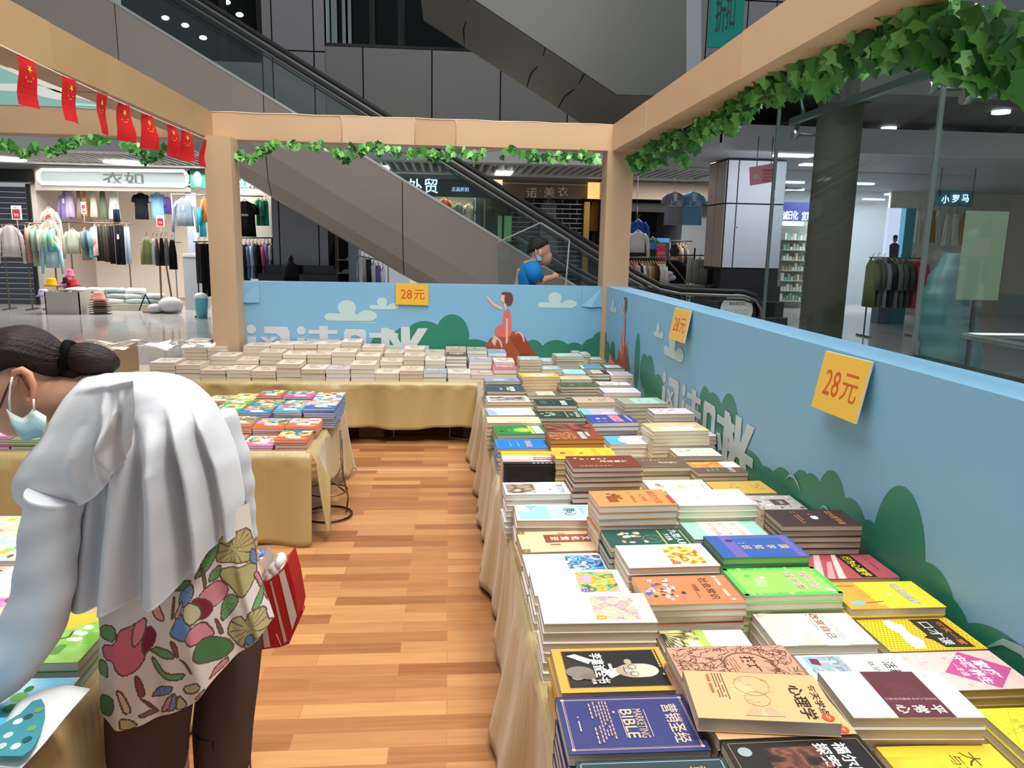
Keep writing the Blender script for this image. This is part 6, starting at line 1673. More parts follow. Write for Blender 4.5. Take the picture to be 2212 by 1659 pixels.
def price_board(q, y, big, lab):
    mb = MB(); (a, b) = q; cx, cz = (a[0] + b[0]) / 2, (a[1] + b[1]) / 2; w, h = b[0] - a[0], a[1] - b[1]
    mb.box(a[0], y, b[1], b[0], y + .02, a[1], '#f2ede8', 'print'); mb.box(a[0] + w * .12, y - .004, b[1] + h * .1, b[0] - w * .12, y, a[1] - h * .26, '#c83448', 'print')
    put_text(mb, big, lambda u, v: (cx + u, y - .008, cz - h * .18 + v), h * .34, '#fbeeee', bold=.02); put_text(mb, '特价', lambda u, v: (cx + u, y - .008, cz + h * .36 + v), h * .14, '#3c3434')
    mb.tube([(cx, y + .01, b[1]), (cx, y + .01, b[1] - .25)], .008, '#c8a080', 'plastic', 5)
    tag(mb.build('price_board'), lab, 'sign')
price_board([(-8.918,2.080),(-8.727,1.797)], 16.85, '99', 'white and red 99 price board above the far-left rail')
price_board([(-6.078,1.949),(-5.924,1.717)], 16.9, '79', 'red 79 price board above the tank tops')
price_board([(-8.147,2.239),(-8.048,1.980)], 18.2, '59', 'small white and pink price card hanging in the shop middle')
# hats, bin, folded stock
def hat(px, y, col, lab, r=.14, h=.12, tilt=0):
    (x, z), = px
    mb = MB()
    rings = [[(x + a * math.cos(s), y + a * math.sin(s) * .9, z + b + tilt * math.cos(s) * a) for s in [2 * math.pi * i / 18 for i in range(18)]] for a, b in ((r * 1.0, -.0), (r * .62, h * .25), (r * .55, h * .8), (r * .45, h), (r * .1, h * 1.02))]
    mb.loft(rings, col, 'cotton'); tag(mb.build('hat'), lab, 'hat', 'hats by the shop entrance')
hat([(-7.981,0.489)], 16.3, '#f0b420', 'yellow bucket hat on top of the bin of hats', .16, .16)
hat([(-7.589,0.476)], 16.3, '#c8343c', 'red bucket hat on the bin of hats', .17, .16, .2)
hat([(-7.655,0.675)], 16.4, '#ee78a4', 'pink cap behind the red hat', .11, .15)
hat([(-7.661,0.555)], 16.2, '#4a1c28', 'dark maroon cap between the yellow and red hats', .09, .12)
hat([(-8.059,0.297)], 16.1, '#c4bce0', 'lavender cap at the left of the bin of hats', .15, .14)
hat([(-7.816,0.467)], 16.4, '#a898c8', 'pale violet cap behind the maroon one', .11, .12)
hat([([(-7.040,0.258)][0][0], .225)], 16.2, '#e69c88', 'peach bucket hat crowning the stack of hats', .19, .17)
for k in range(4): hat([([(-7.789,0.294)][0][0] - .14 + .11 * k, [(-7.789,0.294)][0][1])], 16.15, ['#8a8480', '#a89c90', '#4c3428', '#c0ac94'][k], '%s cap lying in the bin of hats' % ['grey', 'light taupe', 'dark brown', 'beige'][k], .12, .09, .5)
for k in range(6): hat([([(-7.040,0.258)][0][0], -.048 + .045 * k)], 16.22, ['#8c6c5c', '#a8988c', '#c4b4a4', '#84685c', '#b8a898', '#cbb8a8'][k], '%s brim in the hat stack under the peach hat, %s from bottom' % (['brown', 'taupe', 'cream', 'dark tan', 'sand', 'light sand'][k], ORD[k]), .22, .03)
(a, b) = [(-7.993,0.396),(-7.333,0.176)]
mb = MB(); z0, z1 = -.05, a[1]
mb.box(a[0], 16.0, z0, b[0], 16.02, z1, '#b9b0a8', 'plastic'); mb.box(a[0], 16.5, z0, b[0], 16.52, z1, '#b9b0a8', 'plastic'); mb.box(a[0], 16.0, z0, a[0] + .02, 16.5, z1, '#b0a8a0', 'plastic'); mb.box(b[0] - .02, 16.0, z0, b[0], 16.5, z1, '#b0a8a0', 'plastic'); mb.box(a[0] + .03, 16.04, z0, b[0] - .03, 16.46, z0 + .2, '#c8b0a4', 'cotton')
tag(mb.build('storage_bin'), 'pale translucent bin full of hats in front of the left shop', 'bin')
pal = ['#9cb8b8', '#b4ccc8', '#d8e0e0', '#eef0f0', '#8ca8ac', '#c4d0d0', '#e4e8ea', '#b0bcc0']
rr = random.Random(21)
for k in range(14):
    x0, z0 = -7.95 + (k // 3) * .40 + .03 * (k % 2), .09 + (k % 3) * .108
    mb = MB(); w = .2 + .03 * rr.random()
    mb.loft([[(x0 + w * math.cos(s) * a, 17.2 + .02 * (k % 3) + .16 * math.sin(s) * a, z0 + dz + .006 * math.sin(3 * s)) for s in [2 * math.pi * i / 14 for i in range(14)]] for a, dz in ((.7, 0), (1, .02), (1.02, .08), (.8, .105))], pal[k % 8], 'cotton')
    tag(mb.build('folded_clothes'), '%s folded bundle, %s pile from left on the shop floor, %s' % (['blue-grey', 'pale aqua', 'light grey', 'white', 'grey-teal', 'misty green', 'silver white', 'grey'][k % 8], ORD[k // 3], ['bottom', 'middle', 'top'][k % 3]), 'clothing', 'folded stock heaped on the left shop floor')
mb = MB(); mb.box(-8.15, 16.95, -.05, -5.95, 17.5, .09, '#b8b0a4', 'plastic'); tag(mb.build('low_platform'), 'low pale platform under the heap of folded clothes', 'platform')
mb = MB(); x, z = [(-5.768,0.309)][0]; mb.ell((x, 16.55, .12), (.26, .2, .17), '#c4c4c8', 'plastic', 14, 8); mb.ell((x - .3, 16.5, .05), (.16, .14, .1), '#b4b4ba', 'plastic', 12, 6); tag(mb.build('plastic_bag'), 'white plastic bag at the foot of the wooden stand', 'bag')
mb = MB(); (a, b) = [(-5.722,1.601),(-5.396,1.052)]; mb.box(a[0], 17.3, -.05, b[0] + .0, 18.0, 1.1, '#b8bcc4', 'panel'); mb.box(a[0], 17.28, 1.1, b[0], 18.0, 1.16, '#d8dade', 'panel'); tag(mb.build('counter'), 'light grey counter under the slate shirt beside the left post', 'counter')
t = thing('waste_bin', 'turquoise waste bin with white liner near the left post', 'bin', ([(-4.852,0.376)][0][0], 15.6, -.05))
mb = MB(); mb.loft([[(r * math.cos(s), r * math.sin(s), z) for s in [2 * math.pi * i / 18 for i in range(18)]] for r, z in ((.10, 0), (.13, .38), (.125, .385), (.1, .1))], '#5fb0b8', 'plastic'); mb.build('bucket', t)
mb = MB(); mb.ell((0, 0, .42), (.13, .13, .08), '#e8eaec', 'plastic', 12, 6); mb.build('liner', t)
POSTR = [('pants', [(-5.008,1.393),(-4.879,0.613)], '#4c4644', 'brown-black trousers on the rack just left of the post'), ('pants', [(-4.910,1.395),(-4.729,0.357)], '#18181a', 'long black trousers on the rack partly behind the left post'), ('side', [(-5.433,2.175),(-5.280,1.526)], '#2cb4c8', 'bright cyan T-shirt left of the post'), ('side', [(-5.338,2.339),(-5.245,1.847)], '#c87c3c', 'orange-brown top behind the left post')]
for kind, q, col, lab in POSTR: garment(kind, q, 15.9 if kind == 'pants' else 17.6, col, lab, group=GL)
rail('short dark rail with trousers beside the left post', [(-5.033,1.428)][0], [(-4.570,1.437)][0], [[(-4.983,1.357)][0][0]], 15.9, '#3a3a3a')
GR2 = 'clothes between the left post and the grey column'
garment('tee', [(-4.615,2.291),(-4.067,1.547)], 17.2, '#151516', 'black T-shirt with white chest print right of the left post', group=GR2, extra=lambda mb, w, h, d: mb.box(-.06, -d * 1.4, -.42 * h, .08, -d * 1.4 + .005, -.36 * h, '#8a8a8a', 'print'))
for k, (px, cl, nm) in enumerate((((552, 432, 572, 488), '#2cb45c', 'bright green'), ((562, 434, 578, 488), '#8cb4b0', 'grey-green'), ((568, 434, 584, 488), '#1c7c5c', 'deep green'))):
    a, b = ([(-4.210,2.341),(-4.033,1.791)], [(-4.112,2.324),(-3.973,1.792)], [(-4.052,2.325),(-3.894,1.794)])[k]; garment('side', (a, b), 17.5, cl, '%s top hanging high beside the grey column' % nm, group=GR2)
row2 = [(-4.306,1.387),(-4.212,1.389),(-4.137,1.390),(-4.061,1.411),(-3.987,1.393),(-3.912,1.376),(-3.837,1.396),(-3.760,1.417),(-3.695,1.399)]
for k, (x, z) in enumerate(row2):
    cl, nm = [('#4c6890', 'denim blue'), ('#28303c', 'navy'), ('#6c8cb8', 'mid blue'), ('#c8d4e4', 'pale blue'), ('#3c4048', 'charcoal'), ('#111113', 'black'), ('#d06890', 'pink tie-dye'), ('#8c80b4', 'lilac'), ('#e8ecf0', 'white')][k]
    garment('side', ((x - .07, z), (x + .09, z - [.72, .75, .7, .72, .7, .8, .68, .5, .5][k])), 16.6, cl, '%s garment on the low rail right of the left post' % nm, group=GR2)
rail('low rail holding coloured garments right of the left post', [(-4.375,1.518)][0], [(-3.643,1.533)][0], [[(-4.340,1.462)][0][0], [(-3.664,1.475)][0][0]], 16.6, '#2a2a2c')
mb = MB(); mb.box(-4.75, 18.0, .0, -4.0, 18.2, 2.6, '#e6e0d2', 'panel'); struct('trim_3', mb)
# grey column with stepped black plinth
mb = MB(); (a, b) = [(-3.568,2.209),(-2.446,0.749)]
mb.box(a[0], 16.2, -.05, b[0], 17.2, 3.2, '#15151a', 'matte')
cx = [a[0], [(-3.422,1.664)][0][0], [(-2.638,1.680)][0][0], b[0]]
for i in range(3): mb.box(cx[i] + .012, 16.17, .5, cx[i + 1] - .012, 16.2, 3.2, '#8b8c92', 'panel')
struct('wall_1', mb)
mb = MB()
for i, (d, h) in enumerate(((0, 1.02), (.25, .85), (.5, .66), (.75, .45))): mb.box(a[0] - .1 - d * .45, 16.0 - d * .9, -.05, b[0] + .12 + d * .4, 16.2, h - .02, '#16151a', 'dark_gloss')
struct('trim_8', mb)
mb = MB(); x, z = [(-3.131,1.129)][0]; mb.ell((x, 15.75, z), (.055, .055, .07), '#15120f', 'hair', 12, 8); mb.loft([[(x + r * math.cos(s), 15.75 + r * .6 * math.sin(s), zz) for s in [2 * math.pi * i / 12 for i in range(12)]] for r, zz in ((.14, z - .5), (.15, z - .15), (.05, z - .06))], '#1c1c1e', 'cotton'); tag(mb.build('speaker_ornament'), 'small dark round-topped object standing on the black plinth', 'ornament')
# shoe shelf and blue-grey column seen under the escalator
mb = MB(); (a, b) = [(-2.546,1.645),(-2.380,0.715)]; mb.box(a[0], 17.0, -.05, b[0], 17.2, 2.6, '#b8a898', 'panel'); struct('trim_4', mb)
t = thing('shoe_shelf', 'white shelves with pale shoes beside the grey column', 'shelf', ([(-2.313,0.725)][0][0], 16.9, -.05))
for k in range(4):
    mb = MB(); mb.box(-.08, -.1, .3 + .28 * k, .34, .2, .32 + .28 * k, '#eceef0', 'panel'); mb.build('board', t)
mb = MB(); mb.box(-.1, .2, 0, .42, .24, 1.7, '#1c1c20', 'panel'); mb.build('back_panel', t)
for k in range(4):
    mb = MB(); x0 = [(-2.313,0.725)][0][0]
    mb.loft([[(x0 + .13 + (k % 2) * .1 + .10 * math.cos(s) * a, 16.86 + .045 * math.sin(s) * a, .27 + .28 * k + dz) for s in [2 * math.pi * i / 12 for i in range(12)]] for a, dz in ((1, 0), (.95, .04), (.5, .075))], '#f4f4f4', 'plastic'); tag(mb.build('shoe'), 'white shoe on the shelf beside the grey column, shelf %s from bottom' % ORD[k], 'shoe', 'shoes on the white shelf')
mb = MB(); (a, b) = [(-2.082,1.506),(-1.868,0.702)]; mb.box(a[0], 16.4, -.05, b[0], 16.9, 2.6, '#8f9cac', 'panel'); struct('wall_2', mb)
G3 = 'clothes seen beneath the escalator'
for k, (x, z) in enumerate([(-1.701,1.184),(-1.609,1.149),(-1.518,1.077),(-1.427,1.023),(-1.335,0.969)]):
    garment('side', ((x - .08, z), (x + .1, z - .75)), 15.8, ['#b8b4b0', '#2c3440', '#e4e0dc', '#7c68b0', '#f0f0f2'][k], '%s garment hanging beneath the escalator belly' % ['pale grey', 'dark navy', 'off-white', 'violet', 'bright white'][k], group=G3)

# middle shop behind the escalator glass
mb = MB(); (a, b) = [(-1.475,2.931),(0.932,2.538)]; mb.box(a[0], 18.1, b[1], b[0], 18.2, a[1], '#39494c', 'panel')
z = [(-0.692,2.499)][0]; 
put_text(mb, '安', lambda u, v: ([(-1.136,2.748)][0][0] + u, 18.08, [(-1.136,2.748)][0][1] + v), .33, '#d8f2ff', 'glow', bold=.015)
put_text(mb, '外', lambda u, v: ([(-0.782,2.757)][0][0] + u, 18.08, [(-0.782,2.757)][0][1] + v), .35, '#d8f2ff', 'glow', bold=.015)
put_text(mb, '贸', lambda u, v: ([(-0.416,2.766)][0][0] + u, 18.08, [(-0.416,2.766)][0][1] + v), .35, '#d8f2ff', 'glow', bold=.015)
put_text(mb, '正品折扣', lambda u, v: ([(0.247,2.711)][0][0] + u, 18.08, [(0.247,2.711)][0][1] + v), .10, '#a8c8f0', 'glow', bold=.01)
tag(mb.build('shop_sign'), 'dark teal shop sign with pale glowing characters seen through the escalator glass', 'sign')
mb = MB(); (a, b) = [(-1.029,2.569),(0.610,0.649)]; mb.box(a[0], 20.6, -.05, b[0], 20.7, 3, '#efe4d0', 'panel'); mb.box(b[0], 18.3, -.05, b[0] + .1, 20.6, 3, '#6a7470', 'panel'); struct('wall_3', mb)
G4 = 'clothes in the middle shop'
for kind, q, col, lab in (('tee', [(-0.561,2.471),(-0.261,2.226)], '#f4f4f6', 'white T-shirt high in the shop behind the escalator glass'), ('long', [(-0.326,2.498),(0.083,2.065)], '#e8724c', 'orange top in the shop behind the escalator glass'), ('tee', [(-0.269,2.343),(0.105,1.850)], '#7c6470', 'plum top hanging below the orange one'), ('tee', [(0.038,2.392),(0.384,1.772)], '#8c9084', 'grey checked top behind the escalator glass'), ('tee', [(0.315,2.398),(0.577,1.776)], '#e8e0c8', 'cream top at the right of the middle shop'),
                          ('dress', [(0.742,2.325),(1.147,1.149)], '#3c4440', 'dark green coat in the shop window behind the escalator'), ('dress', [(2.093,2.545),(2.612,1.175)], '#8c8088', 'mauve dress showing behind the grey roller grille')): garment(kind, q, 18.35 if kind != 'dress' else 18.5, col, lab, group=G4)
mb = MB(); (a, b) = [(0.548,2.529),(1.482,0.724)]; mb.box(a[0], 18.9, -.05, b[0], 19.0, 3, '#4c5248', 'panel'); mb.box(a[0], 18.2, -.05, a[0] + .04, 18.3, 2.5, '#b8bcb4', 'metal'); mb.box(a[0] + .25, 18.2, -.05, a[0] + .28, 18.3, 2.5, '#c8ccb4', 'metal'); mb.poly([(a[0], 18.19, -.05), (b[0], 18.19, -.05), (b[0], 18.19, 2.5), (a[0], 18.19, 2.5)], '#ffffff', 'glass_clear'); struct('window_3', mb)
for k, q in enumerate(([(1.125,2.142),(1.221,1.556)], [(1.275,2.145),(1.447,1.560)])):
    mb = MB(); (a, b) = q; mb.box(a[0], 18.175, b[1], b[0], 18.185, a[1], ['#8fe08c', '#9ce49c'][k], 'print'); tag(mb.build('green_poster'), ['narrow', 'wider'][k] + ' light green poster strip on the shop window behind the escalator', 'poster')
# closed shop with brown fascia
mb = MB(); q = [(0.916,2.956),(3.554,2.569)]; rectY(mb, q, 18.0, 18.2, '#76654c', 'panel'); mb.box(q[0][0], 17.97, q[0][1] - .10, q[1][0], 18.0, q[0][1] - .075, '#b8ac94', 'panel')
for ch, p in (('诺', [(1.874,2.677)][0]), ('·', [(2.075,2.713)][0]), ('美', [(2.277,2.697)][0]), ('衣', [(2.596,2.716)][0])):
    put_text(mb, ch, lambda u, v, p=p: (p[0] + u, 17.96, p[1] + v), .24 if ch != '·' else .2, '#e4ddd4', bold=-.002, sx=1.1)
tag(mb.build('shop_sign'), 'brown fascia sign reading three white brush characters above the closed grille', 'sign')
for k, q in enumerate(([(0.953,2.929),(1.198,2.691)], [(3.166,2.925),(3.513,2.563)])):
    mb = MB(); (a, b) = q; mb.box(a[0], 17.86, b[1], b[0], 17.96, a[1], ['#f4ddb0', '#f2c878'][k], 'glow_soft'); tag(mb.build('wall_lamp'), 'warm glowing box lamp at the %s end of the brown fascia' % ['left', 'right'][k], 'lamp')
mb = MB(); (a, b) = [(1.447,2.529),(3.202,0.752)]
mb.box(a[0], 18.75, -.05, b[0], 18.8, 2.6, '#3a383a', 'panel')
for i in range(24):
    z0 = -.05 + .108 * i; mb.box(a[0], 18.2, z0, b[0], 18.215, z0 + .018, '#b0aeb0', 'metal')
    for j in range(5): xx = a[0] + (.16 if i % 2 else 0) + .34 * j; mb.box(xx, 18.205, z0, xx + .012, 18.212, z0 + .108, '#8a888a', 'metal')
tag(mb.build('roller_grille'), 'closed roller grille of horizontal bars below the brown fascia', 'shutter')
mb = MB(); (a, b) = [(3.118,2.564),(3.250,0.757)]; mb.box(a[0], 18.05, -.05, b[0], 18.2, 2.5, '#b8964c', 'metal'); struct('trim_5', mb)
mb = MB(); (a, b) = [(3.184,2.545),(3.649,0.764)]; mb.box(a[0], 18.6, -.05, b[0] + .3, 18.65, 2.6, '#2c2420', 'panel'); struct('window_4', mb)
garment('dress', [(3.246,2.509),(3.602,1.839)], 18.25, '#b07838', 'autumn-coloured dress in the window left of the right post', group=G4); garment('dress', [(3.314,1.886),(3.640,1.194)], 18.3, '#4c403c', 'dark dress below the autumn-coloured one', group=G4)

# right-hand shop
mb = MB(); q = [(3.417,2.929),(6.004,2.565)]; rectY(mb, q, 17.6, 17.8, '#c4b298', 'panel'); tag(mb.build('fascia_board'), 'plain beige fascia above the right-hand clothes shop', 'sign')
mb = MB(); (a, b) = [(3.474,2.515),(6.248,0.819)]; mb.box(a[0], 20.5, -.05, b[0] + .6, 20.6, 3, '#2a2626', 'panel'); mb.box(a[0], 17.8, -.05, a[0] + .1, 20.5, 3, '#332e2e', 'panel'); mb.box(a[0] + .1, 17.95, 2.3, b[0], 18.0, 2.5, '#3c3a3a', 'panel'); struct('wall_4', mb)
G5 = 'clothes in the right-hand shop'
def prt(mb, w, h, d):
    put_text(mb, '上海', lambda u, v: (u, -d * 1.55, -.34 * h + v), .15, '#f4f4f6'); mb.box(-.035, -d * 1.62, -.28 * h, .035, -d * 1.6, -.28 * h + .14, '#fafafa', 'print')
garment('tee', [(4.244,2.593),(4.747,1.942)], 15.5, '#9c94a4', 'greyish lilac T-shirt with white print hanging high on the right', group=G5, hang='#d8b890', extra=prt)
garment('tee', [(4.621,2.602),(5.139,1.951)], 15.5, '#84bce4', 'sky blue T-shirt with white print next to the lilac one', group=G5, hang='#d8b890', extra=prt)
mb = MB()
for (x, z) in [(4.475,2.671),(4.825,2.680)]: mb.tube([(x, 15.5, z), (x, 15.5, 3.0)], .003, '#888888', 'metal', 4)
tag(mb.build('hanging_wire'), 'thin wires holding the lilac and blue T-shirts', 'wire')
garment('long', [(3.571,2.011),(4.048,1.607)], 15.6, '#2c4ca8', 'royal blue long-sleeved top beside the right post', group=G5, hang='#e8e4dc')
garment('long', [(3.516,1.796),(4.013,1.295)], 15.4, '#dcd8d4', 'white long-sleeved top below the royal blue one', group=G5, hang='#e8e4dc')
garment('tee', [(4.111,1.677),(4.444,1.230)], 16.2, '#1f5a48', 'dark green shirt with blue print on the rack', group=G5, extra=lambda mb, w, h, d: mb.box(-.08, -d * 1.5, -.5 * h, .08, -d * 1.45, -.2 * h, '#3c68b0', 'print'))
cs = ['#c88464', '#8c4c40', '#d48c64', '#a4acb4', '#26262a', '#e8e4dc', '#8c7880', '#c8a078', '#9c7450', '#5c4438', '#3c2c28', '#e4dcd4', '#d8d4cc', '#eeeae4']
nm = ['terracotta', 'brick', 'apricot', 'grey-blue', 'black', 'ivory', 'mauve print', 'camel', 'tan', 'brown', 'dark brown', 'cream', 'light linen', 'long white']
for k in range(14):
    (x, z), = [([(3.499,1.185),(4.203,1.161)][0][0] + ([(3.499,1.185),(4.203,1.161)][1][0] - [(3.499,1.185)][0][0]) * k / 13, 1.18)]
    garment('side', ((x - .055, z), (x + .065, z - (.62 if k < 11 else .72))), 15.0, cs[k], '%s garment, %s from left on the rack beside the right post' % (nm[k], ORD[k]), group=G5, hang='#e0b07c')
rail('rack of coloured garments on wooden hangers beside the right post', [(3.429,1.291)][0], [(4.260,1.306)][0], [[(3.449,1.256)][0][0], [(4.243,1.270)][0][0]], 15.0, '#9c9890')
for k in range(4):
    mb = MB(); (a, b) = ([(4.350,1.576),(4.502,1.512)], [(4.335,1.499),(4.517,1.427)], [(4.349,1.414),(4.512,1.341)], [(4.344,1.338),(4.526,1.255)])[k]; mb.box(a[0], 16.0, b[1], b[0], 16.25, a[1], ['#d8566c', '#c84860', '#e06c7c', '#c04c60'][k], 'plastic'); tag(mb.build('red_box'), 'pinkish red box in the pile behind the white garments, %s from top' % ORD[k], 'box', 'pile of red boxes')
mb = MB(); (a, b) = [(4.343,1.241),(4.604,0.480)]; mb.box(a[0], 16.0, -.05, b[0], 16.3, a[1], '#4a3c3a', 'plastic'); tag(mb.build('cabinet'), 'dark cabinet under the pile of red boxes', 'cabinet')
mb = MB(); (a, b) = [(4.531,1.698),(4.815,1.604)]; mb.box(a[0], 16.8, b[1], b[0], 17.0, a[1], '#4c8cd0', 'plastic'); mb.box(a[0], 16.8, -.05, b[0], 17.1, b[1], '#3a3434', 'plastic'); tag(mb.build('blue_box'), 'bright blue box on dark shelving in the right-hand shop', 'box')
for k, q in enumerate(([(4.546,1.284),(4.757,0.829)], [(4.691,1.286),(4.903,0.831)])): garment('pants', q, 14.6, ['#a8a49c', '#9c988f'][k], '%s light grey trousers on the dark stand at the right' % ['left', 'right'][k], group=G5, hang='#40342c')
mb = MB(); (a, b) = [(4.705,1.357),(4.755,0.580)]; mb.tube([(a[0], 14.65, 1.5), (a[0], 14.65, -.03)], .016, '#2a1a18', 'metal', 6); mb.tube([(a[0] - .35, 14.65, 1.36), (a[0] + .25, 14.65, 1.36)], .012, '#2a1a18', 'metal', 6); mb.box(a[0] - .2, 14.5, -.05, a[0] + .2, 14.8, -.02, '#2a1a18', 'metal'); tag(mb.build('garment_stand'), 'thin dark garment stand carrying light trousers', 'stand')
for k, (x, z) in enumerate([(4.866,1.547),(4.926,1.548),(4.988,1.529),(5.050,1.511)]): garment('side', ((x - .05, z), (x + .06, z - .8)), 16.4, ['#6c5c54', '#a89c90', '#4c3c38', '#8c8c84'][k], '%s coat behind the person in black' % ['taupe', 'pale taupe', 'dark brown', 'grey-green'][k], group=G5)
mb = MB()
for (x, z) in [(4.287,0.986),(4.346,0.915),(4.256,0.878)]: mb.ell((x, 14.9, z), (.10, .08, .06), '#c8c0d0', 'cotton', 10, 6)
mb.box([(4.235,0.914)][0][0], 14.85, -.05, [(4.402,0.916)][0][0], 15.0, .75, '#3c3838', 'plastic'); tag(mb.build('clothes_pile'), 'crumpled white and lilac clothes on a low table by the rack', 'clothing')

# right column on its stepped black base
mb = MB(); A = [(4.368,2.806),(4.654,2.814),(5.422,2.835),(5.559,1.177)]
mb.box(A[1][0], 13.0, -.05, A[2][0] + .25, 13.9, 2.98, '#2c2c30', 'matte')
zz = [1.17, [(4.920,2.252)][0][1], 2.97]
x2 = [(4.841,1.789)][0][0]
for j in range(2):
    mb.box(A[1][0] - .015, 13.02, zz[j] + .012, A[1][0] + .002, 13.45, zz[j + 1] - .012, '#a89a90', 'panel'); mb.box(A[1][0] - .015, 13.47, zz[j] + .012, A[1][0] + .002, 13.88, zz[j + 1] - .012, '#a89a90', 'panel')
    for a, b in ((A[1][0], x2), (x2, A[2][0] + .25)): mb.box(a + .01, 12.98, zz[j] + .012, b - .01, 13.0, zz[j + 1] - .012, '#b4b9c4', 'panel', skip='k')
mb.box(A[0][0] + .5, 12.97, 1.85, A[0][0] + .515, 12.98, 1.865, '#222222', 'plastic')
struct('wall_right', mb)
mb = MB()
for i in range(4): mb.box(A[1][0] - .1 - .06 * i, 13.4 - .0 - .2 * i, -.05, A[2][0] + .4, 13.9, 1.13 - .26 * i, '#141418', 'dark_gloss')
mb2 = mb
for i in range(1, 4): mb.box(A[1][0] - .1 - .06 * i, 13.395 - .2 * i, 1.115 - .26 * i, A[2][0] + .4, 13.4 - .2 * i, 1.132 - .26 * i, '#6c6c72', 'metal')
struct('trim_9', mb)
# hanging floor sign
t = thing('floor_sign', 'pinkish hanging direction sign reading -F1 by the pale column', 'sign', ([(4.269,2.496)][0][0], 10.5, 2.5))
q = [(4.073,2.594),(4.425,2.658),(4.445,2.415),(4.099,2.351)]; ox = [(4.269,2.496)][0][0]
mb = MB(); mb.prism([(a - ox, b - 2.5) for a, b in q], 'y', 0, .04, '#e0a2aa', 'plastic')
put_text(mb, '-F1', lambda u, v: (q[0][0] - ox + .085 + u, -.004, q[0][1] - 2.5 - .13 + v), .085, '#f4e8ea', bold=.0)
for k in range(4): put_text(mb, ['服装鞋帽', '日用百货', '儿童乐园', '美食餐饮'][k], lambda u, v, k=k: (q[0][0] - ox + .25 + u, -.004, q[0][1] - 2.5 - .045 - .045 * k + v + .01), .036, '#c03a50')
mb.build('board', t)
mb = MB(); mb.tube([(-.1, .02, .1), (-.1, .02, .5)], .006, '#888888', 'metal', 5); mb.tube([(.1, .02, .1), (.1, .02, .5)], .006, '#888888', 'metal', 5); mb.build('rod', t)
# teal banner high up
mb = MB(); q = [(3.862,6.144),(4.385,4.472)]; mb.box(q[0][0], 12.0, q[1][1], q[1][0], 12.03, q[0][1], '#149484', 'vinyl'); put_text(mb, '折', lambda u, v: ([(4.029,4.960)][0][0] + u, 11.995, [(4.029,4.960)][0][1] + v), .4, '#3c4444', fitw=.16, fith=.55, bold=.01); put_text(mb, '扣', lambda u, v: ([(4.175,5.005)][0][0] + u, 11.995, [(4.175,5.005)][0][1] + v), .4, '#3c4444', fitw=.14, fith=.55)
tag(mb.build('banner'), 'teal vertical banner with dark characters hanging above the right beam', 'banner')

# ---------------------------------------------------------------- glass enclosure on the right and the mall behind it
GX = 3.2
gy = [7.62, 5.03, 2.3, -.5]
mb = MB()
for a, b in zip(gy[:-1], gy[1:]): mb.poly([(GX, a - .012, .78), (GX, b + .012, .78), (GX, b + .012, 6.5), (GX, a - .012, 6.5)], '#ffffff', 'glass_green')
struct('window_5', mb)
mb = MB()
for y in gy[:3]: mb.box(GX - .01, y - .012, .78, GX + .02, y + .012, 6.5, '#74807c' if y > 7 else '#8f9a96', 'metal')
mb.box(GX - .06, -.5, .70, GX + .08, 5.03, .80, '#3c4644', 'metal'); mb.box(GX - .02, -.5, -.05, GX + .04, 7.62, .72, '#2c3432', 'dark_gloss')
mb.box(GX + .1, -.5, 2.70, GX + .15, 7.6, 2.76, '#6f7c7c', 'metal')
mb.box(GX + .02, 5.35, 5.34, GX + .03, 5.37, 5.36, '#6f7c7c', 'metal')
struct('trim_6', mb)
for k, ((y, z), lb) in enumerate(zip([(7.187,2.922),(7.223,2.559),(4.787,2.451),(5.164,2.582)], ('upper left', 'lower left', 'right', 'second right'))):
    t = thing('glass_clamp', 'steel spider fitting holding the glass wall, %s one' % lb, 'clamp', (GX, y, z), 0, 'steel fittings of the glass wall')
    mb = MB(); mb.tube([(-.02, 0, 0), (.03, 0, 0)], .04, '#8f9494', 'metal', 14); mb.build('disc', t)
    mb = MB(); mb.tube([(.03, 0, 0), (.16, 0, -.0), (.2, -.03, .0)], .016, '#5c6262', 'metal', 6); mb.build('arm', t)
mb = MB(); a = [(7.636,3.011)][0]; b = [(7.674,2.626)][0]; mb.tube([(3.4, a[0], a[1]), (3.42, (a[0] + b[0]) / 2 - .1, (a[1] + b[1]) / 2), (3.4, b[0], b[1])], .02, '#4c5454', 'metal', 6); tag(mb.build('glass_bracket'), 'curved steel bracket joining the two left glass fittings', 'bracket')
# big dark column inside
mb = MB(); (a, b) = [(4.268,2.254),(4.767,2.266)]; r = (b[0] - a[0]) / 2
mb.tube([((a[0] + b[0]) / 2, 9.0, -.05), ((a[0] + b[0]) / 2, 9.0, 6.5)], r, '#5a574a', 'panel', 28)
struct('wall_5', mb)
mb = MB()
mb.box(5.3, 8.2, 3.35, 22, 14.8, 3.5, '#6a625c', 'panel'); mb.box(4.2, 8.0, 3.1, 22, 8.4, 3.6, '#5c5a56', 'panel'); mb.box(3.3, 7.9, 3.6, 22, 14.8, 3.7, '#4c4a48', 'panel')
struct('ceiling', mb)
for k, (x, y) in enumerate(((7.2, 10.0), (8.6, 10.2), (7.6, 12.0), (9.6, 12.4), (6.6, 11.6))):
    mb = MB(); mb.prism([(x + .11 * math.cos(s), y + .11 * math.sin(s)) for s in [2 * math.pi * i / 16 for i in range(16)]], 'z', 3.31, 3.345, '#f4f8fa', 'glow'); tag(mb.build('ceiling_light'), 'round downlight in the dark ceiling behind the glass, %s from left' % ORD[(2, 4, 1, 3, 0)[k]], 'ceiling light', 'downlights behind the glass wall')
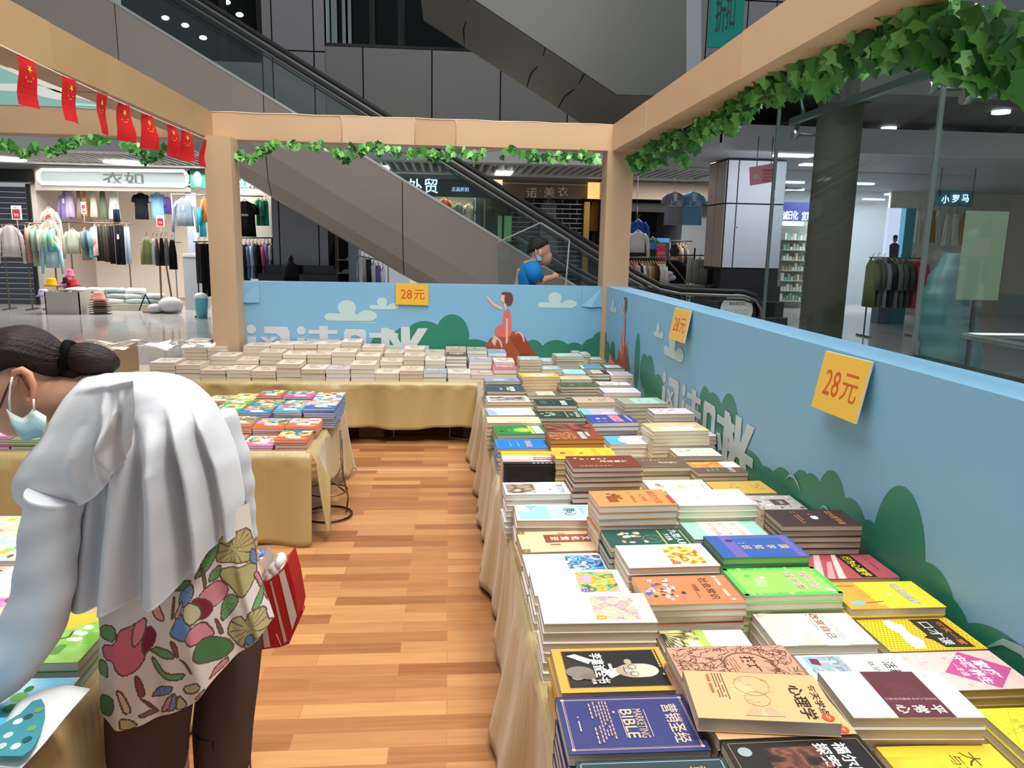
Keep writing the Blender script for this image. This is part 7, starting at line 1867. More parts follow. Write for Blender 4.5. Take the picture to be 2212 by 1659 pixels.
for k, (q0, q1, lb) in enumerate((([(7.364,16.808),(7.772,16.672)], 0, 'left of the dark column'), ([(8.898,16.677),(9.297,16.542)], 0, 'right of the dark column'), ([(8.241,18.775),(8.692,18.610)], 0, 'second row left of the column'), ([(11.721,22.057),(12.339,21.787)], 0, 'low, right of the dark column'), ([(11.242,19.529),(12.182,19.159)], 0, 'long one above the poster'))):
    (a, b) = q0; mb = MB(); mb.box(a[0], min(a[1], 21.5), 2.94, b[0], min(a[1], 21.5) + .12, 2.98, '#f8fcff', 'glow'); tag(mb.build('ceiling_light'), 'white strip lamp behind the glass, %s' % lb, 'ceiling light')
mb = MB(); mb.box(5.6, 22.0, -.05, 22, 22.1, 3.3, '#a4a8b4', 'panel'); mb.box(5.5, 18.2, -.05, 6.1, 22.0, 3.3, '#9aa0a4', 'panel'); struct('wall_6', mb)
mb = MB(); q = [(8.635,2.730),(9.634,2.254)]; rectY(mb, q, 20.0, 20.15, '#484c94', 'panel')
for ch, p in (('诚', [(8.783,2.386)][0]), ('日', [(8.920,2.389)][0]), ('化', [(9.058,2.392)][0]), ('宜', [(9.297,2.386)][0]), ('家', [(9.435,2.389)][0])): put_text(mb, ch, lambda u, v, p=p: (p[0] + u, 19.97, p[1] + v), .20, '#f4f6ff', 'glow', bold=.02, sy=1.2, sx=.75)
tag(mb.build('shop_sign'), 'blue-violet lit shop sign seen through the left glass pane', 'sign')
mb = MB(); q = [(8.640,2.226),(9.186,2.120)]; rectY(mb, q, 19.75, 19.85, '#ffffff', 'glow'); tag(mb.build('ceiling_light'), 'bright box lamp just under the blue-violet sign', 'lamp')
t = thing('product_shelf', 'tall lit shelf of small white products behind the glass wall', 'shelf', ([(8.892,1.245)][0][0], 20.3, -.05))
(a, b) = [(8.822,2.075),(9.618,0.638)]; W_ = b[0] - a[0]
mb = MB(); mb.box(0, .1, 0, W_, .14, 2.2, '#a8aaa0', 'panel'); mb.build('back_panel', t)
for k in range(7):
    mb = MB(); z = .18 + .27 * k; mb.box(0, -.2, z, W_, .1, z + .02, '#c8c8bc', 'panel'); mb.build('board', t)
    mb = MB(); rr = random.Random(k)
    for j in range(9): h = rr.uniform(.08, .2); mb.box(.02 + W_ / 9.3 * j, -.12, z + .02, .02 + W_ / 9.3 * (j + .75), -.02, z + .02 + h, rr.choice(['#e8ecec', '#d0d4c8', '#8fc4bc', '#f4f4f0', '#b8a890']), 'plastic')
    o = mb.build('products', t); o['kind'] = 'stuff'
t = thing('lit_poster', 'tall lit fashion poster of a person in a dark coat behind the glass', 'poster', ([(9.496,1.929)][0][0], 16.0, 1.5))
q = [(9.307,2.416),(9.683,1.387)]; ox = [(9.496,1.929)][0][0]
mb = MB(); mb.box(q[0][0] - ox, 0, q[1][1] - 1.5, q[1][0] - ox, .1, q[0][1] - 1.5, '#ccd4f0', 'glow_soft'); mb.ell((0, -.01, .26), (.05, .006, .07), '#8a7c84', 'print'); mb.ell((0, -.012, .31), (.055, .006, .05), '#1c1c24', 'print'); mb.prism([(-.11, .14), (-.04, .19), (.04, .19), (.11, .14), (.10, -.55), (-.06, -.55)], 'y', -.012, -.004, '#262c44', 'print'); mb.build('light_box', t)
mb = MB(); q = [(9.574,2.423),(9.906,1.351)]; rectY(mb, q, 16.0, 16.3, '#2c98a4', 'panel'); mb.box(q[0][0], 16, -.05, q[1][0], 16.3, q[1][1], '#39707a', 'panel'); mb.box([(9.307,2.416)][0][0], 16.02, -.05, q[0][0], 16.3, q[1][1], '#5c6470', 'panel'); struct('trim_7', mb)
mb = MB(); q = [(8.751,2.609),(9.401,2.333)]; rectY(mb, q, 13.5, 13.6, '#2c8498', 'panel'); 
for ch, p in (('小', [(8.862,2.445)][0]), ('罗', [(9.052,2.458)][0]), ('马', [(9.234,2.470)][0])): put_text(mb, ch, lambda u, v, p=p: (p[0] + u, 13.47, p[1] + v), .15, '#eafcff', 'glow', bold=.02)
mb.box(q[0][0], 13.5, 2.5, q[0][0] + .02, 13.52, 3.3, '#888888', 'metal'); mb.box(q[1][0] - .02, 13.5, 2.5, q[1][0], 13.52, 3.3, '#888888', 'metal')
tag(mb.build('shop_sign'), 'teal board with glowing white characters behind the right glass pane', 'sign')
mb = MB(); (a, b) = [(11.001,2.748),(13.118,1.368)]
mb.box(a[0], 18.9, -.05, b[0] + 4, 19.0, 3.2, '#d8d4c8', 'panel'); mb.box(b[0] + .5, 15.6, -.05, b[0] + 4, 15.7, 3.2, '#8c9a90', 'panel'); struct('wall_7', mb)
G6 = 'clothes behind the glass wall'
for k, (x, z) in enumerate([(11.144,2.478),(11.317,2.482),(11.490,2.485),(11.664,2.489),(11.906,2.419),(12.092,2.424),(12.278,2.428),(12.488,2.432),(12.698,2.437)]):
    garment('dress', ((x - .1, z), (x + .12, z - .75)), 17.9, ['#e8e4dc', '#c8c4bc', '#b87c4c', '#d8d8d4', '#e4dcd0', '#f0ece4', '#c88c5c', '#bcbce0', '#8c8c90'][k], '%s dress in the lit shop behind the glass, %s from left' % (['white', 'pale grey', 'copper', 'light grey', 'cream', 'ivory', 'rust', 'lilac', 'mid grey'][k], ORD[k]), group=G6)
for k, (x, z) in enumerate([(7.681,1.344),(7.785,1.362),(7.892,1.348),(7.998,1.349),(8.105,1.343),(8.211,1.345),(8.334,1.347),(8.459,1.341),(8.601,1.344)]):
    garment('side', ((x - .09, z), (x + .1, z - .85)), 13.6, ['#6c7048', '#5c6458', '#8c949c', '#2c3038', '#7c7c78', '#5c5c58', '#484c50', '#a8444c', '#b8545c'][k], '%s garment on the rack behind the glass, %s from left' % (['olive', 'grey-olive', 'silver grey', 'black', 'stone grey', 'dark stone', 'graphite', 'dark red', 'red'][k], ORD[k]), group=G6)
rail('rack of dark garments standing behind the glass wall', [(7.623,1.393)][0], [(8.649,1.395)][0], [[(7.662,1.360)][0][0], [(8.615,1.377)][0][0]], 13.6, '#6c7478')
mb = MB(); mb.box(4.42, 6.4, 1.1, 4.80, 6.42, 1.86, '#86967f', 'vinyl'); mb.box(4.6, 6.42, -.05, 4.63, 6.45, 1.3, '#5c5c5c', 'metal'); tag(mb.build('paper_screen'), 'large pale green sheet standing behind the right glass pane', 'screen')
mb = MB()
mb.loft([[(4.78 + .05 * math.sin(z * 4) + r * math.cos(a) * (1 + .08 * math.sin(3 * a + z * 5) + .03 * math.sin(8 * a + z * 11)), 7.0 + .7 * r * math.sin(a) * (1 + .06 * math.sin(5 * a + z * 7)), z) for a in [2 * math.pi * k / 40 for k in range(40)]] for z, r in [(-.05 + .05 * q, .30 * math.sin(math.pi * min(1, .32 + q / 31 * .66)) ** .5 + .012 * math.sin(q * 1.7)) for q in range(32)]], '#4f777b', 'plastic')
tag(mb.build('wrapped_bundle'), 'bulky teal plastic-wrapped bundle behind the right glass pane', 'bundle')
mb = MB(); mb.tube([(3.5, 2.0, .95), (3.5, 4.95, .95)], .02, '#b8c0bc', 'metal', 8); mb.tube([(3.5, 4.95, .95), (5.6, 4.95, .95)], .02, '#b8c0bc', 'metal', 8); tag(mb.build('guard_rail'), 'steel guard rail inside the glass enclosure', 'rail')

rail('high thin rail carrying the black T-shirt right of the left post', (-4.95, 2.40), (-3.95, 2.40), [-4.92], 17.2, '#8c8c8c')
rail('short rail holding the slate and cyan shirts by the left post', (-6.0, 2.42), (-5.1, 2.42), [-5.98], 17.6, '#8c8c8c')
rail('low rail with coats behind the shopper in black', (4.7, 1.64), (5.2, 1.64), [4.72, 5.18], 16.4, '#5c5450')
rail('low rail of clothes beneath the escalator belly', (-1.85, 1.22), (-1.2, 1.10), [-1.83, -1.22], 15.8, '#8c8c8c')
mb = MB(); mb.tube([(3.76, 15.55, 2.3), (3.76, 15.45, 1.85)], .004, '#888888', 'metal', 4); mb.tube([(3.76, 15.6, 3.0), (3.76, 15.6, 2.02)], .004, '#888888', 'metal', 4); tag(mb.build('hanging_wire'), 'wire chaining the royal blue and white tops by the right post', 'wire')

# ---------------------------------------------------------------- people
CAPE = [[(-0.772,1.680,1.207),(-0.758,1.680,1.209),(-0.743,1.680,1.211),(-0.728,1.680,1.213),(-0.713,1.680,1.214),(-0.698,1.680,1.215),(-0.683,1.680,1.215),(-0.668,1.680,1.216),(-0.653,1.680,1.216),(-0.638,1.680,1.216),(-0.623,1.680,1.217),(-0.608,1.680,1.214),(-0.594,1.680,1.211),(-0.579,1.680,1.208),(-0.564,1.680,1.205)],
[(-0.774,1.680,1.165),(-0.740,1.641,1.174),(-0.717,1.626,1.179),(-0.697,1.616,1.184),(-0.677,1.608,1.187),(-0.659,1.602,1.189),(-0.642,1.599,1.191),(-0.626,1.598,1.194),(-0.610,1.599,1.196),(-0.596,1.602,1.198),(-0.582,1.608,1.199),(-0.571,1.616,1.198),(-0.559,1.626,1.195),(-0.548,1.641,1.191),(-0.545,1.680,1.183)],
[(-0.775,1.680,1.123),(-0.733,1.626,1.136),(-0.705,1.604,1.143),(-0.682,1.589,1.150),(-0.660,1.578,1.154),(-0.639,1.570,1.157),(-0.620,1.566,1.161),(-0.603,1.565,1.165),(-0.587,1.566,1.169),(-0.572,1.570,1.172),(-0.558,1.578,1.175),(-0.547,1.589,1.176),(-0.535,1.604,1.174),(-0.525,1.626,1.171),(-0.525,1.680,1.162)],
[(-0.780,1.680,1.081),(-0.731,1.613,1.097),(-0.699,1.587,1.105),(-0.673,1.568,1.114),(-0.649,1.555,1.120),(-0.626,1.546,1.124),(-0.605,1.540,1.128),(-0.586,1.539,1.134),(-0.569,1.540,1.139),(-0.554,1.546,1.145),(-0.540,1.555,1.149),(-0.529,1.568,1.152),(-0.517,1.587,1.151),(-0.507,1.613,1.148),(-0.509,1.680,1.137)],
[(-0.786,1.680,1.038),(-0.731,1.605,1.057),(-0.697,1.575,1.067),(-0.668,1.554,1.078),(-0.642,1.539,1.084),(-0.617,1.528,1.088),(-0.595,1.522,1.093),(-0.575,1.520,1.100),(-0.557,1.522,1.107),(-0.542,1.528,1.114),(-0.527,1.539,1.120),(-0.517,1.554,1.124),(-0.505,1.575,1.124),(-0.494,1.605,1.122),(-0.497,1.680,1.109)],
[(-0.794,1.680,0.996),(-0.737,1.605,1.015),(-0.701,1.575,1.025),(-0.671,1.554,1.037),(-0.643,1.539,1.044),(-0.617,1.528,1.048),(-0.593,1.522,1.054),(-0.571,1.520,1.062),(-0.553,1.522,1.071),(-0.536,1.528,1.079),(-0.520,1.539,1.086),(-0.510,1.554,1.093),(-0.496,1.575,1.094),(-0.484,1.605,1.093),(-0.485,1.680,1.081)],
[(-0.804,1.680,0.953),(-0.745,1.605,0.973),(-0.707,1.575,0.983),(-0.676,1.554,0.996),(-0.646,1.539,1.003),(-0.619,1.528,1.008),(-0.593,1.522,1.014),(-0.570,1.520,1.023),(-0.550,1.522,1.033),(-0.532,1.528,1.044),(-0.515,1.539,1.052),(-0.505,1.554,1.061),(-0.489,1.575,1.063),(-0.476,1.605,1.064),(-0.474,1.680,1.052)],
[(-0.814,1.680,0.910),(-0.753,1.605,0.931),(-0.714,1.575,0.941),(-0.681,1.554,0.955),(-0.650,1.539,0.962),(-0.620,1.528,0.967),(-0.593,1.522,0.974),(-0.568,1.520,0.984),(-0.547,1.522,0.996),(-0.529,1.528,1.008),(-0.510,1.539,1.018),(-0.500,1.554,1.029),(-0.482,1.575,1.033),(-0.467,1.605,1.034),(-0.464,1.680,1.023)],
[(-0.823,1.680,0.866),(-0.761,1.605,0.887),(-0.720,1.575,0.898),(-0.686,1.554,0.912),(-0.654,1.539,0.920),(-0.623,1.528,0.925),(-0.594,1.522,0.932),(-0.569,1.520,0.943),(-0.547,1.522,0.957),(-0.527,1.528,0.971),(-0.508,1.539,0.982),(-0.497,1.554,0.996),(-0.479,1.575,1.000),(-0.463,1.605,1.002),(-0.458,1.680,0.992)],
[(-0.833,1.680,0.822),(-0.769,1.605,0.844),(-0.727,1.575,0.854),(-0.692,1.554,0.870),(-0.658,1.539,0.878),(-0.626,1.528,0.883),(-0.596,1.522,0.890),(-0.570,1.520,0.902),(-0.547,1.522,0.918),(-0.527,1.528,0.933),(-0.507,1.539,0.946),(-0.496,1.554,0.962),(-0.477,1.575,0.967),(-0.459,1.605,0.971),(-0.454,1.680,0.960)],
[(-0.841,1.680,0.778),(-0.776,1.605,0.800),(-0.733,1.575,0.810),(-0.696,1.554,0.827),(-0.662,1.539,0.835),(-0.629,1.528,0.840),(-0.597,1.522,0.848),(-0.570,1.520,0.861),(-0.546,1.522,0.878),(-0.526,1.528,0.895),(-0.505,1.539,0.910),(-0.495,1.554,0.927),(-0.475,1.575,0.934),(-0.456,1.605,0.938),(-0.450,1.680,0.928)],
[(-0.848,1.680,0.733),(-0.783,1.605,0.755),(-0.738,1.575,0.765),(-0.701,1.554,0.783),(-0.666,1.539,0.791),(-0.632,1.528,0.796),(-0.600,1.522,0.805),(-0.572,1.520,0.819),(-0.548,1.522,0.837),(-0.527,1.528,0.857),(-0.506,1.539,0.872),(-0.496,1.554,0.892),(-0.475,1.575,0.900),(-0.457,1.605,0.905),(-0.449,1.680,0.896)],
[(-0.855,1.680,0.687),(-0.789,1.605,0.710),(-0.743,1.575,0.720),(-0.706,1.554,0.739),(-0.670,1.539,0.748),(-0.635,1.528,0.752),(-0.602,1.522,0.761),(-0.573,1.520,0.776),(-0.549,1.522,0.797),(-0.528,1.528,0.818),(-0.507,1.539,0.835),(-0.498,1.554,0.857),(-0.476,1.575,0.866),(-0.457,1.605,0.872),(-0.449,1.680,0.863)]]
FLAP = [[(-0.768,1.670,1.208),(-0.758,1.670,1.210),(-0.748,1.670,1.211),(-0.738,1.670,1.212),(-0.729,1.670,1.214),(-0.719,1.670,1.215),(-0.709,1.670,1.215),(-0.699,1.670,1.215),(-0.689,1.670,1.215),(-0.679,1.670,1.215),(-0.669,1.670,1.215)],
[(-0.773,1.635,1.192),(-0.738,1.586,1.202),(-0.717,1.566,1.207),(-0.698,1.550,1.212),(-0.681,1.537,1.216),(-0.665,1.525,1.220),(-0.649,1.515,1.223),(-0.634,1.505,1.226),(-0.620,1.496,1.230),(-0.606,1.488,1.233),(-0.593,1.480,1.236)],
[(-0.791,1.628,1.170),(-0.753,1.579,1.181),(-0.729,1.558,1.187),(-0.708,1.543,1.192),(-0.688,1.530,1.197),(-0.670,1.518,1.202),(-0.652,1.508,1.206),(-0.636,1.498,1.211),(-0.620,1.489,1.216),(-0.605,1.481,1.221),(-0.590,1.473,1.226)],
[(-0.806,1.622,1.146),(-0.766,1.573,1.158),(-0.740,1.553,1.165),(-0.716,1.537,1.170),(-0.695,1.524,1.177),(-0.674,1.513,1.182),(-0.655,1.502,1.188),(-0.637,1.493,1.195),(-0.620,1.484,1.202),(-0.604,1.475,1.208),(-0.588,1.467,1.215)],
[(-0.821,1.618,1.120),(-0.778,1.569,1.134),(-0.749,1.549,1.141),(-0.724,1.533,1.147),(-0.701,1.520,1.155),(-0.678,1.509,1.162),(-0.658,1.498,1.170),(-0.639,1.489,1.178),(-0.620,1.480,1.187),(-0.603,1.471,1.196),(-0.586,1.463,1.204)],
[(-0.836,1.616,1.094),(-0.790,1.567,1.108),(-0.760,1.547,1.117),(-0.733,1.531,1.124),(-0.707,1.518,1.133),(-0.683,1.506,1.141),(-0.661,1.496,1.150),(-0.641,1.486,1.161),(-0.621,1.477,1.172),(-0.603,1.469,1.183),(-0.585,1.461,1.193)],
[(-0.854,1.615,1.069),(-0.806,1.566,1.084),(-0.773,1.546,1.093),(-0.744,1.530,1.101),(-0.716,1.517,1.111),(-0.690,1.505,1.120),(-0.666,1.495,1.131),(-0.644,1.485,1.144),(-0.624,1.476,1.157),(-0.604,1.468,1.169),(-0.585,1.460,1.182)],
[(-0.875,1.616,1.044),(-0.824,1.567,1.061),(-0.789,1.547,1.070),(-0.757,1.531,1.079),(-0.727,1.518,1.089),(-0.699,1.506,1.100),(-0.674,1.496,1.112),(-0.650,1.486,1.127),(-0.628,1.477,1.141),(-0.607,1.469,1.156),(-0.587,1.461,1.170)],
[(-0.893,1.618,1.017),(-0.839,1.569,1.034),(-0.803,1.549,1.045),(-0.769,1.533,1.054),(-0.737,1.520,1.066),(-0.707,1.509,1.078),(-0.680,1.498,1.092),(-0.656,1.489,1.108),(-0.633,1.480,1.125),(-0.611,1.471,1.141),(-0.590,1.463,1.158)],
[(-0.910,1.622,0.987),(-0.854,1.573,1.006),(-0.815,1.553,1.017),(-0.780,1.537,1.028),(-0.747,1.524,1.041),(-0.715,1.513,1.054),(-0.687,1.502,1.070),(-0.662,1.493,1.089),(-0.638,1.484,1.108),(-0.615,1.475,1.127),(-0.593,1.467,1.146)],
[(-0.913,1.628,0.955),(-0.857,1.579,0.975),(-0.818,1.558,0.987),(-0.782,1.543,1.000),(-0.749,1.530,1.014),(-0.717,1.518,1.029),(-0.689,1.508,1.048),(-0.664,1.498,1.069),(-0.640,1.489,1.090),(-0.618,1.481,1.111),(-0.597,1.473,1.133)],
[(-0.901,1.635,0.929),(-0.846,1.586,0.950),(-0.809,1.566,0.963),(-0.774,1.550,0.975),(-0.742,1.537,0.991),(-0.712,1.525,1.007),(-0.686,1.515,1.027),(-0.663,1.505,1.049),(-0.641,1.496,1.072),(-0.621,1.488,1.096),(-0.602,1.480,1.119)],
[(-0.885,1.645,0.905),(-0.833,1.596,0.926),(-0.797,1.576,0.939),(-0.764,1.560,0.952),(-0.734,1.547,0.968),(-0.706,1.535,0.985),(-0.682,1.525,1.006),(-0.661,1.515,1.030),(-0.642,1.506,1.055),(-0.624,1.498,1.079),(-0.608,1.490,1.104)]]
BLOUSE = [[(-0.787,1.655,0.769),(-0.740,1.617,0.797),(-0.703,1.599,0.816),(-0.668,1.586,0.833),(-0.636,1.577,0.848),(-0.605,1.572,0.861),(-0.577,1.570,0.875),(-0.550,1.572,0.888),(-0.524,1.577,0.901),(-0.500,1.586,0.912),(-0.476,1.599,0.921),(-0.453,1.617,0.929),(-0.435,1.655,0.931)],
[(-0.781,1.655,0.729),(-0.734,1.617,0.753),(-0.697,1.599,0.770),(-0.662,1.586,0.787),(-0.630,1.577,0.803),(-0.599,1.572,0.817),(-0.570,1.570,0.832),(-0.545,1.572,0.847),(-0.520,1.577,0.861),(-0.496,1.586,0.874),(-0.472,1.599,0.885),(-0.450,1.617,0.894),(-0.433,1.655,0.897)],
[(-0.774,1.655,0.689),(-0.729,1.617,0.709),(-0.691,1.599,0.724),(-0.656,1.586,0.741),(-0.623,1.577,0.757),(-0.592,1.572,0.772),(-0.564,1.570,0.788),(-0.539,1.572,0.806),(-0.515,1.577,0.822),(-0.491,1.586,0.836),(-0.468,1.599,0.848),(-0.446,1.617,0.859),(-0.430,1.655,0.864)],
[(-0.773,1.655,0.647),(-0.728,1.617,0.663),(-0.690,1.599,0.676),(-0.654,1.586,0.694),(-0.620,1.577,0.711),(-0.588,1.572,0.726),(-0.559,1.570,0.744),(-0.535,1.572,0.764),(-0.510,1.577,0.782),(-0.487,1.586,0.798),(-0.463,1.599,0.810),(-0.441,1.617,0.823),(-0.426,1.655,0.830)],
[(-0.776,1.655,0.605),(-0.731,1.617,0.617),(-0.692,1.599,0.628),(-0.655,1.586,0.646),(-0.620,1.577,0.664),(-0.586,1.572,0.680),(-0.557,1.570,0.699),(-0.533,1.572,0.722),(-0.508,1.577,0.741),(-0.483,1.586,0.759),(-0.458,1.599,0.773),(-0.437,1.617,0.787),(-0.421,1.655,0.796)],
[(-0.780,1.655,0.562),(-0.734,1.617,0.570),(-0.694,1.599,0.579),(-0.655,1.586,0.597),(-0.618,1.577,0.616),(-0.584,1.572,0.634),(-0.553,1.570,0.654),(-0.529,1.572,0.679),(-0.503,1.577,0.701),(-0.479,1.586,0.720),(-0.453,1.599,0.735),(-0.431,1.617,0.752),(-0.415,1.655,0.762)],
[(-0.782,1.655,0.519),(-0.736,1.617,0.522),(-0.695,1.599,0.530),(-0.654,1.586,0.548),(-0.616,1.577,0.568),(-0.580,1.572,0.587),(-0.549,1.570,0.608),(-0.525,1.572,0.636),(-0.499,1.577,0.660),(-0.473,1.586,0.681),(-0.446,1.599,0.697),(-0.424,1.617,0.715),(-0.408,1.655,0.728)],
[(-0.784,1.655,0.475),(-0.738,1.617,0.475),(-0.696,1.599,0.480),(-0.653,1.586,0.499),(-0.614,1.577,0.520),(-0.576,1.572,0.539),(-0.544,1.570,0.562),(-0.519,1.572,0.593),(-0.493,1.577,0.619),(-0.466,1.586,0.642),(-0.438,1.599,0.659),(-0.415,1.617,0.680),(-0.399,1.655,0.694)],
[(-0.786,1.655,0.432),(-0.739,1.617,0.426),(-0.696,1.599,0.430),(-0.652,1.586,0.449),(-0.611,1.577,0.471),(-0.572,1.572,0.491),(-0.538,1.570,0.516),(-0.513,1.572,0.550),(-0.486,1.577,0.578),(-0.459,1.586,0.603),(-0.430,1.599,0.621),(-0.406,1.617,0.644),(-0.390,1.655,0.660)]]
PRINT = [('#b5a46e',[(0.786,0.145),(0.881,0.164),(0.975,0.189),(1.000,0.384),(0.987,0.491),(0.881,0.384),(0.755,0.308),(0.748,0.239)]),
('#b3a874',[(0.780,0.352),(0.987,0.491),(0.969,0.585),(0.906,0.648),(0.843,0.642),(0.805,0.522),(0.742,0.409)]),
('#6c8ab0',[(0.962,0.358),(1.000,0.421),(0.987,0.528),(0.943,0.459)]),
('#d9829a',[(0.975,0.566),(1.000,0.698),(0.994,0.855),(0.981,0.792),(0.962,0.648),(0.950,0.566)]),
('#6f9e66',[(0.792,0.164),(0.761,0.245),(0.686,0.314),(0.585,0.308),(0.654,0.252),(0.730,0.176)]),
('#5f8c5c',[(0.403,0.283),(0.465,0.226),(0.553,0.277),(0.585,0.308),(0.522,0.314),(0.447,0.277)]),
('#6f9e66',[(0.673,0.384),(0.704,0.333),(0.774,0.327),(0.755,0.390),(0.723,0.415)]),
('#dd9098',[(0.604,0.428),(0.673,0.409),(0.742,0.428),(0.792,0.516),(0.761,0.579),(0.679,0.579),(0.623,0.509)]),
('#7c9cd0',[(0.497,0.327),(0.541,0.308),(0.585,0.321),(0.585,0.396),(0.541,0.421),(0.484,0.390)]),
('#7098d0',[(0.484,0.415),(0.547,0.528),(0.547,0.591),(0.478,0.616),(0.396,0.535),(0.434,0.484)]),
('#8a3040',[(0.579,0.409),(0.667,0.503),(0.686,0.585),(0.635,0.604),(0.579,0.553),(0.560,0.459)]),
('#c8c098',[(0.516,0.409),(0.560,0.415),(0.616,0.503),(0.616,0.566),(0.553,0.566),(0.509,0.484)]),
('#e0a890',[(0.440,0.434),(0.491,0.384),(0.509,0.358),(0.509,0.415),(0.465,0.465)]),
('#dc8c98',[(0.553,0.572),(0.623,0.604),(0.667,0.723),(0.660,0.748),(0.572,0.698),(0.516,0.660),(0.491,0.597)]),
('#70a468',[(0.711,0.673),(0.736,0.585),(0.799,0.566),(0.843,0.642),(0.786,0.698),(0.717,0.723)]),
('#70a469',[(0.899,0.786),(0.931,0.742),(1.000,0.686),(0.981,0.767),(0.937,0.824)]),
('#b4a878',[(0.723,0.799),(0.767,0.748),(0.824,0.755),(0.843,0.824),(0.881,0.767),(0.969,0.855),(0.956,0.950),(0.994,1.000),(0.918,1.000),(0.830,0.969),(0.792,0.981),(0.755,0.918)]),
('#6080b0',[(0.805,0.918),(0.855,0.918),(0.868,0.987),(0.818,0.994)]),
('#d8849c',[(0.799,0.950),(0.830,0.981),(0.799,1.000)]),
('#4f7c4c',[(0.535,0.730),(0.579,0.692),(0.648,0.736),(0.723,0.849),(0.748,0.937),(0.692,0.937),(0.597,0.862),(0.535,0.774)]),
('#d8707c',[(0.025,0.509),(0.119,0.465),(0.132,0.390),(0.201,0.390),(0.283,0.371),(0.258,0.465),(0.239,0.553),(0.258,0.616),(0.214,0.667),(0.151,0.679),(0.119,0.635),(0.101,0.572),(0.044,0.597)]),
('#e08890',[(0.201,0.390),(0.283,0.371),(0.258,0.491),(0.195,0.535)]),
('#8a2c44',[(0.264,0.447),(0.296,0.440),(0.327,0.497),(0.308,0.553),(0.252,0.604),(0.239,0.553)]),
('#6f9a64',[(0.013,0.371),(0.113,0.358),(0.119,0.453),(0.019,0.465)]),
('#6fa066',[(0.270,0.591),(0.321,0.579),(0.390,0.623),(0.421,0.692),(0.352,0.660)]),
('#6fa067',[(0.277,0.623),(0.308,0.667),(0.358,0.761),(0.465,0.805),(0.428,0.830),(0.352,0.792),(0.296,0.717)]),
('#9c4c54',[(0.201,0.686),(0.226,0.736),(0.239,0.836),(0.214,0.836),(0.201,0.755)]),
('#dc9c90',[(0.308,0.314),(0.358,0.289),(0.365,0.358),(0.384,0.428),(0.371,0.440),(0.327,0.403)]),
('#7c6454',[(0.421,0.440),(0.453,0.321),(0.465,0.327),(0.434,0.447)]),
('#9c545c',[(0.396,0.566),(0.434,0.610),(0.440,0.692),(0.421,0.686)]),
('#7c6c54',[(0.434,0.698),(0.484,0.755),(0.509,0.830),(0.491,0.811),(0.465,0.742)]),
('#7c6c54',[(0.654,0.239),(0.667,0.377),(0.648,0.421),(0.648,0.365),(0.648,0.245)]),
('#7c6c54',[(0.679,0.642),(0.698,0.698),(0.711,0.792),(0.692,0.780),(0.686,0.704)]),
('#5c8454',[(0.006,0.862),(0.094,0.799),(0.101,0.868),(0.057,0.950),(0.006,0.987)]),
('#7c9c6c',[(0.006,0.610),(0.063,0.610),(0.063,0.711),(0.006,0.711)]),
('#c0a880',[(0.119,0.918),(0.176,0.943),(0.201,0.994),(0.126,1.000)]),
('#7488b8',[(0.258,0.862),(0.308,0.818),(0.384,0.843),(0.365,0.881),(0.302,0.881)]),
('#6c90c8',[(0.333,0.969),(0.346,0.899),(0.396,0.887),(0.377,0.981)]),
('#d88c98',[(0.296,0.969),(0.340,0.906),(0.384,0.881),(0.340,0.969)]),
('#b8ac88',[(0.377,0.981),(0.403,0.899),(0.440,0.969),(0.428,1.000)]),
('#c0b48c',[(0.428,0.874),(0.522,0.893),(0.547,0.950),(0.447,0.925)]),
('#e08c9c',[(0.497,0.962),(0.560,0.975),(0.566,0.994),(0.491,0.987)]),
('#dc8894',[(0.597,0.956),(0.635,0.931),(0.704,0.943),(0.704,0.987),(0.604,0.962)]),
('#7c6c58',[(0.201,0.925),(0.277,0.937),(0.289,0.962),(0.214,0.950)]),
('#7c6c58',[(0.214,0.836),(0.239,0.874),(0.283,0.950),(0.258,0.925)]),
('#d8b8a0',[(0.113,0.742),(0.145,0.780),(0.176,0.899),(0.145,0.906),(0.132,0.843)])]

def refine(G, nu, nv):
    """smooth bicubic refinement of a coarse grid of points"""
    A = np.array(G, float)
    def up(A, n, ax):
        A = np.moveaxis(A, ax, 0); m = len(A); t = np.linspace(0, m - 1, n); i = np.minimum(t.astype(int), m - 2); f = (t - i)[:, None, None]
        P = lambda k: A[np.clip(k, 0, m - 1)]
        p0, p1, p2, p3 = P(i - 1), P(i), P(i + 1), P(i + 2)
        r = .5 * ((2 * p1) + (-p0 + p2) * f + (2 * p0 - 5 * p1 + 4 * p2 - p3) * f ** 2 + (-p0 + 3 * p1 - 3 * p2 + p3) * f ** 3)
        return np.moveaxis(r, 0, ax)
    return up(up(A, nv, 0), nu, 1)
def ridges(U, V, spec):
    """spec: (u at top, u at bottom, width, height, start v)"""
    D = np.zeros_like(U)
    for u0, u1, w, a, v0 in spec:
        uc = u0 + (u1 - u0) * V
        D += a * np.exp(-((U - uc) / w) ** 2) * np.clip((V - v0) / .25, 0, 1)
    return D
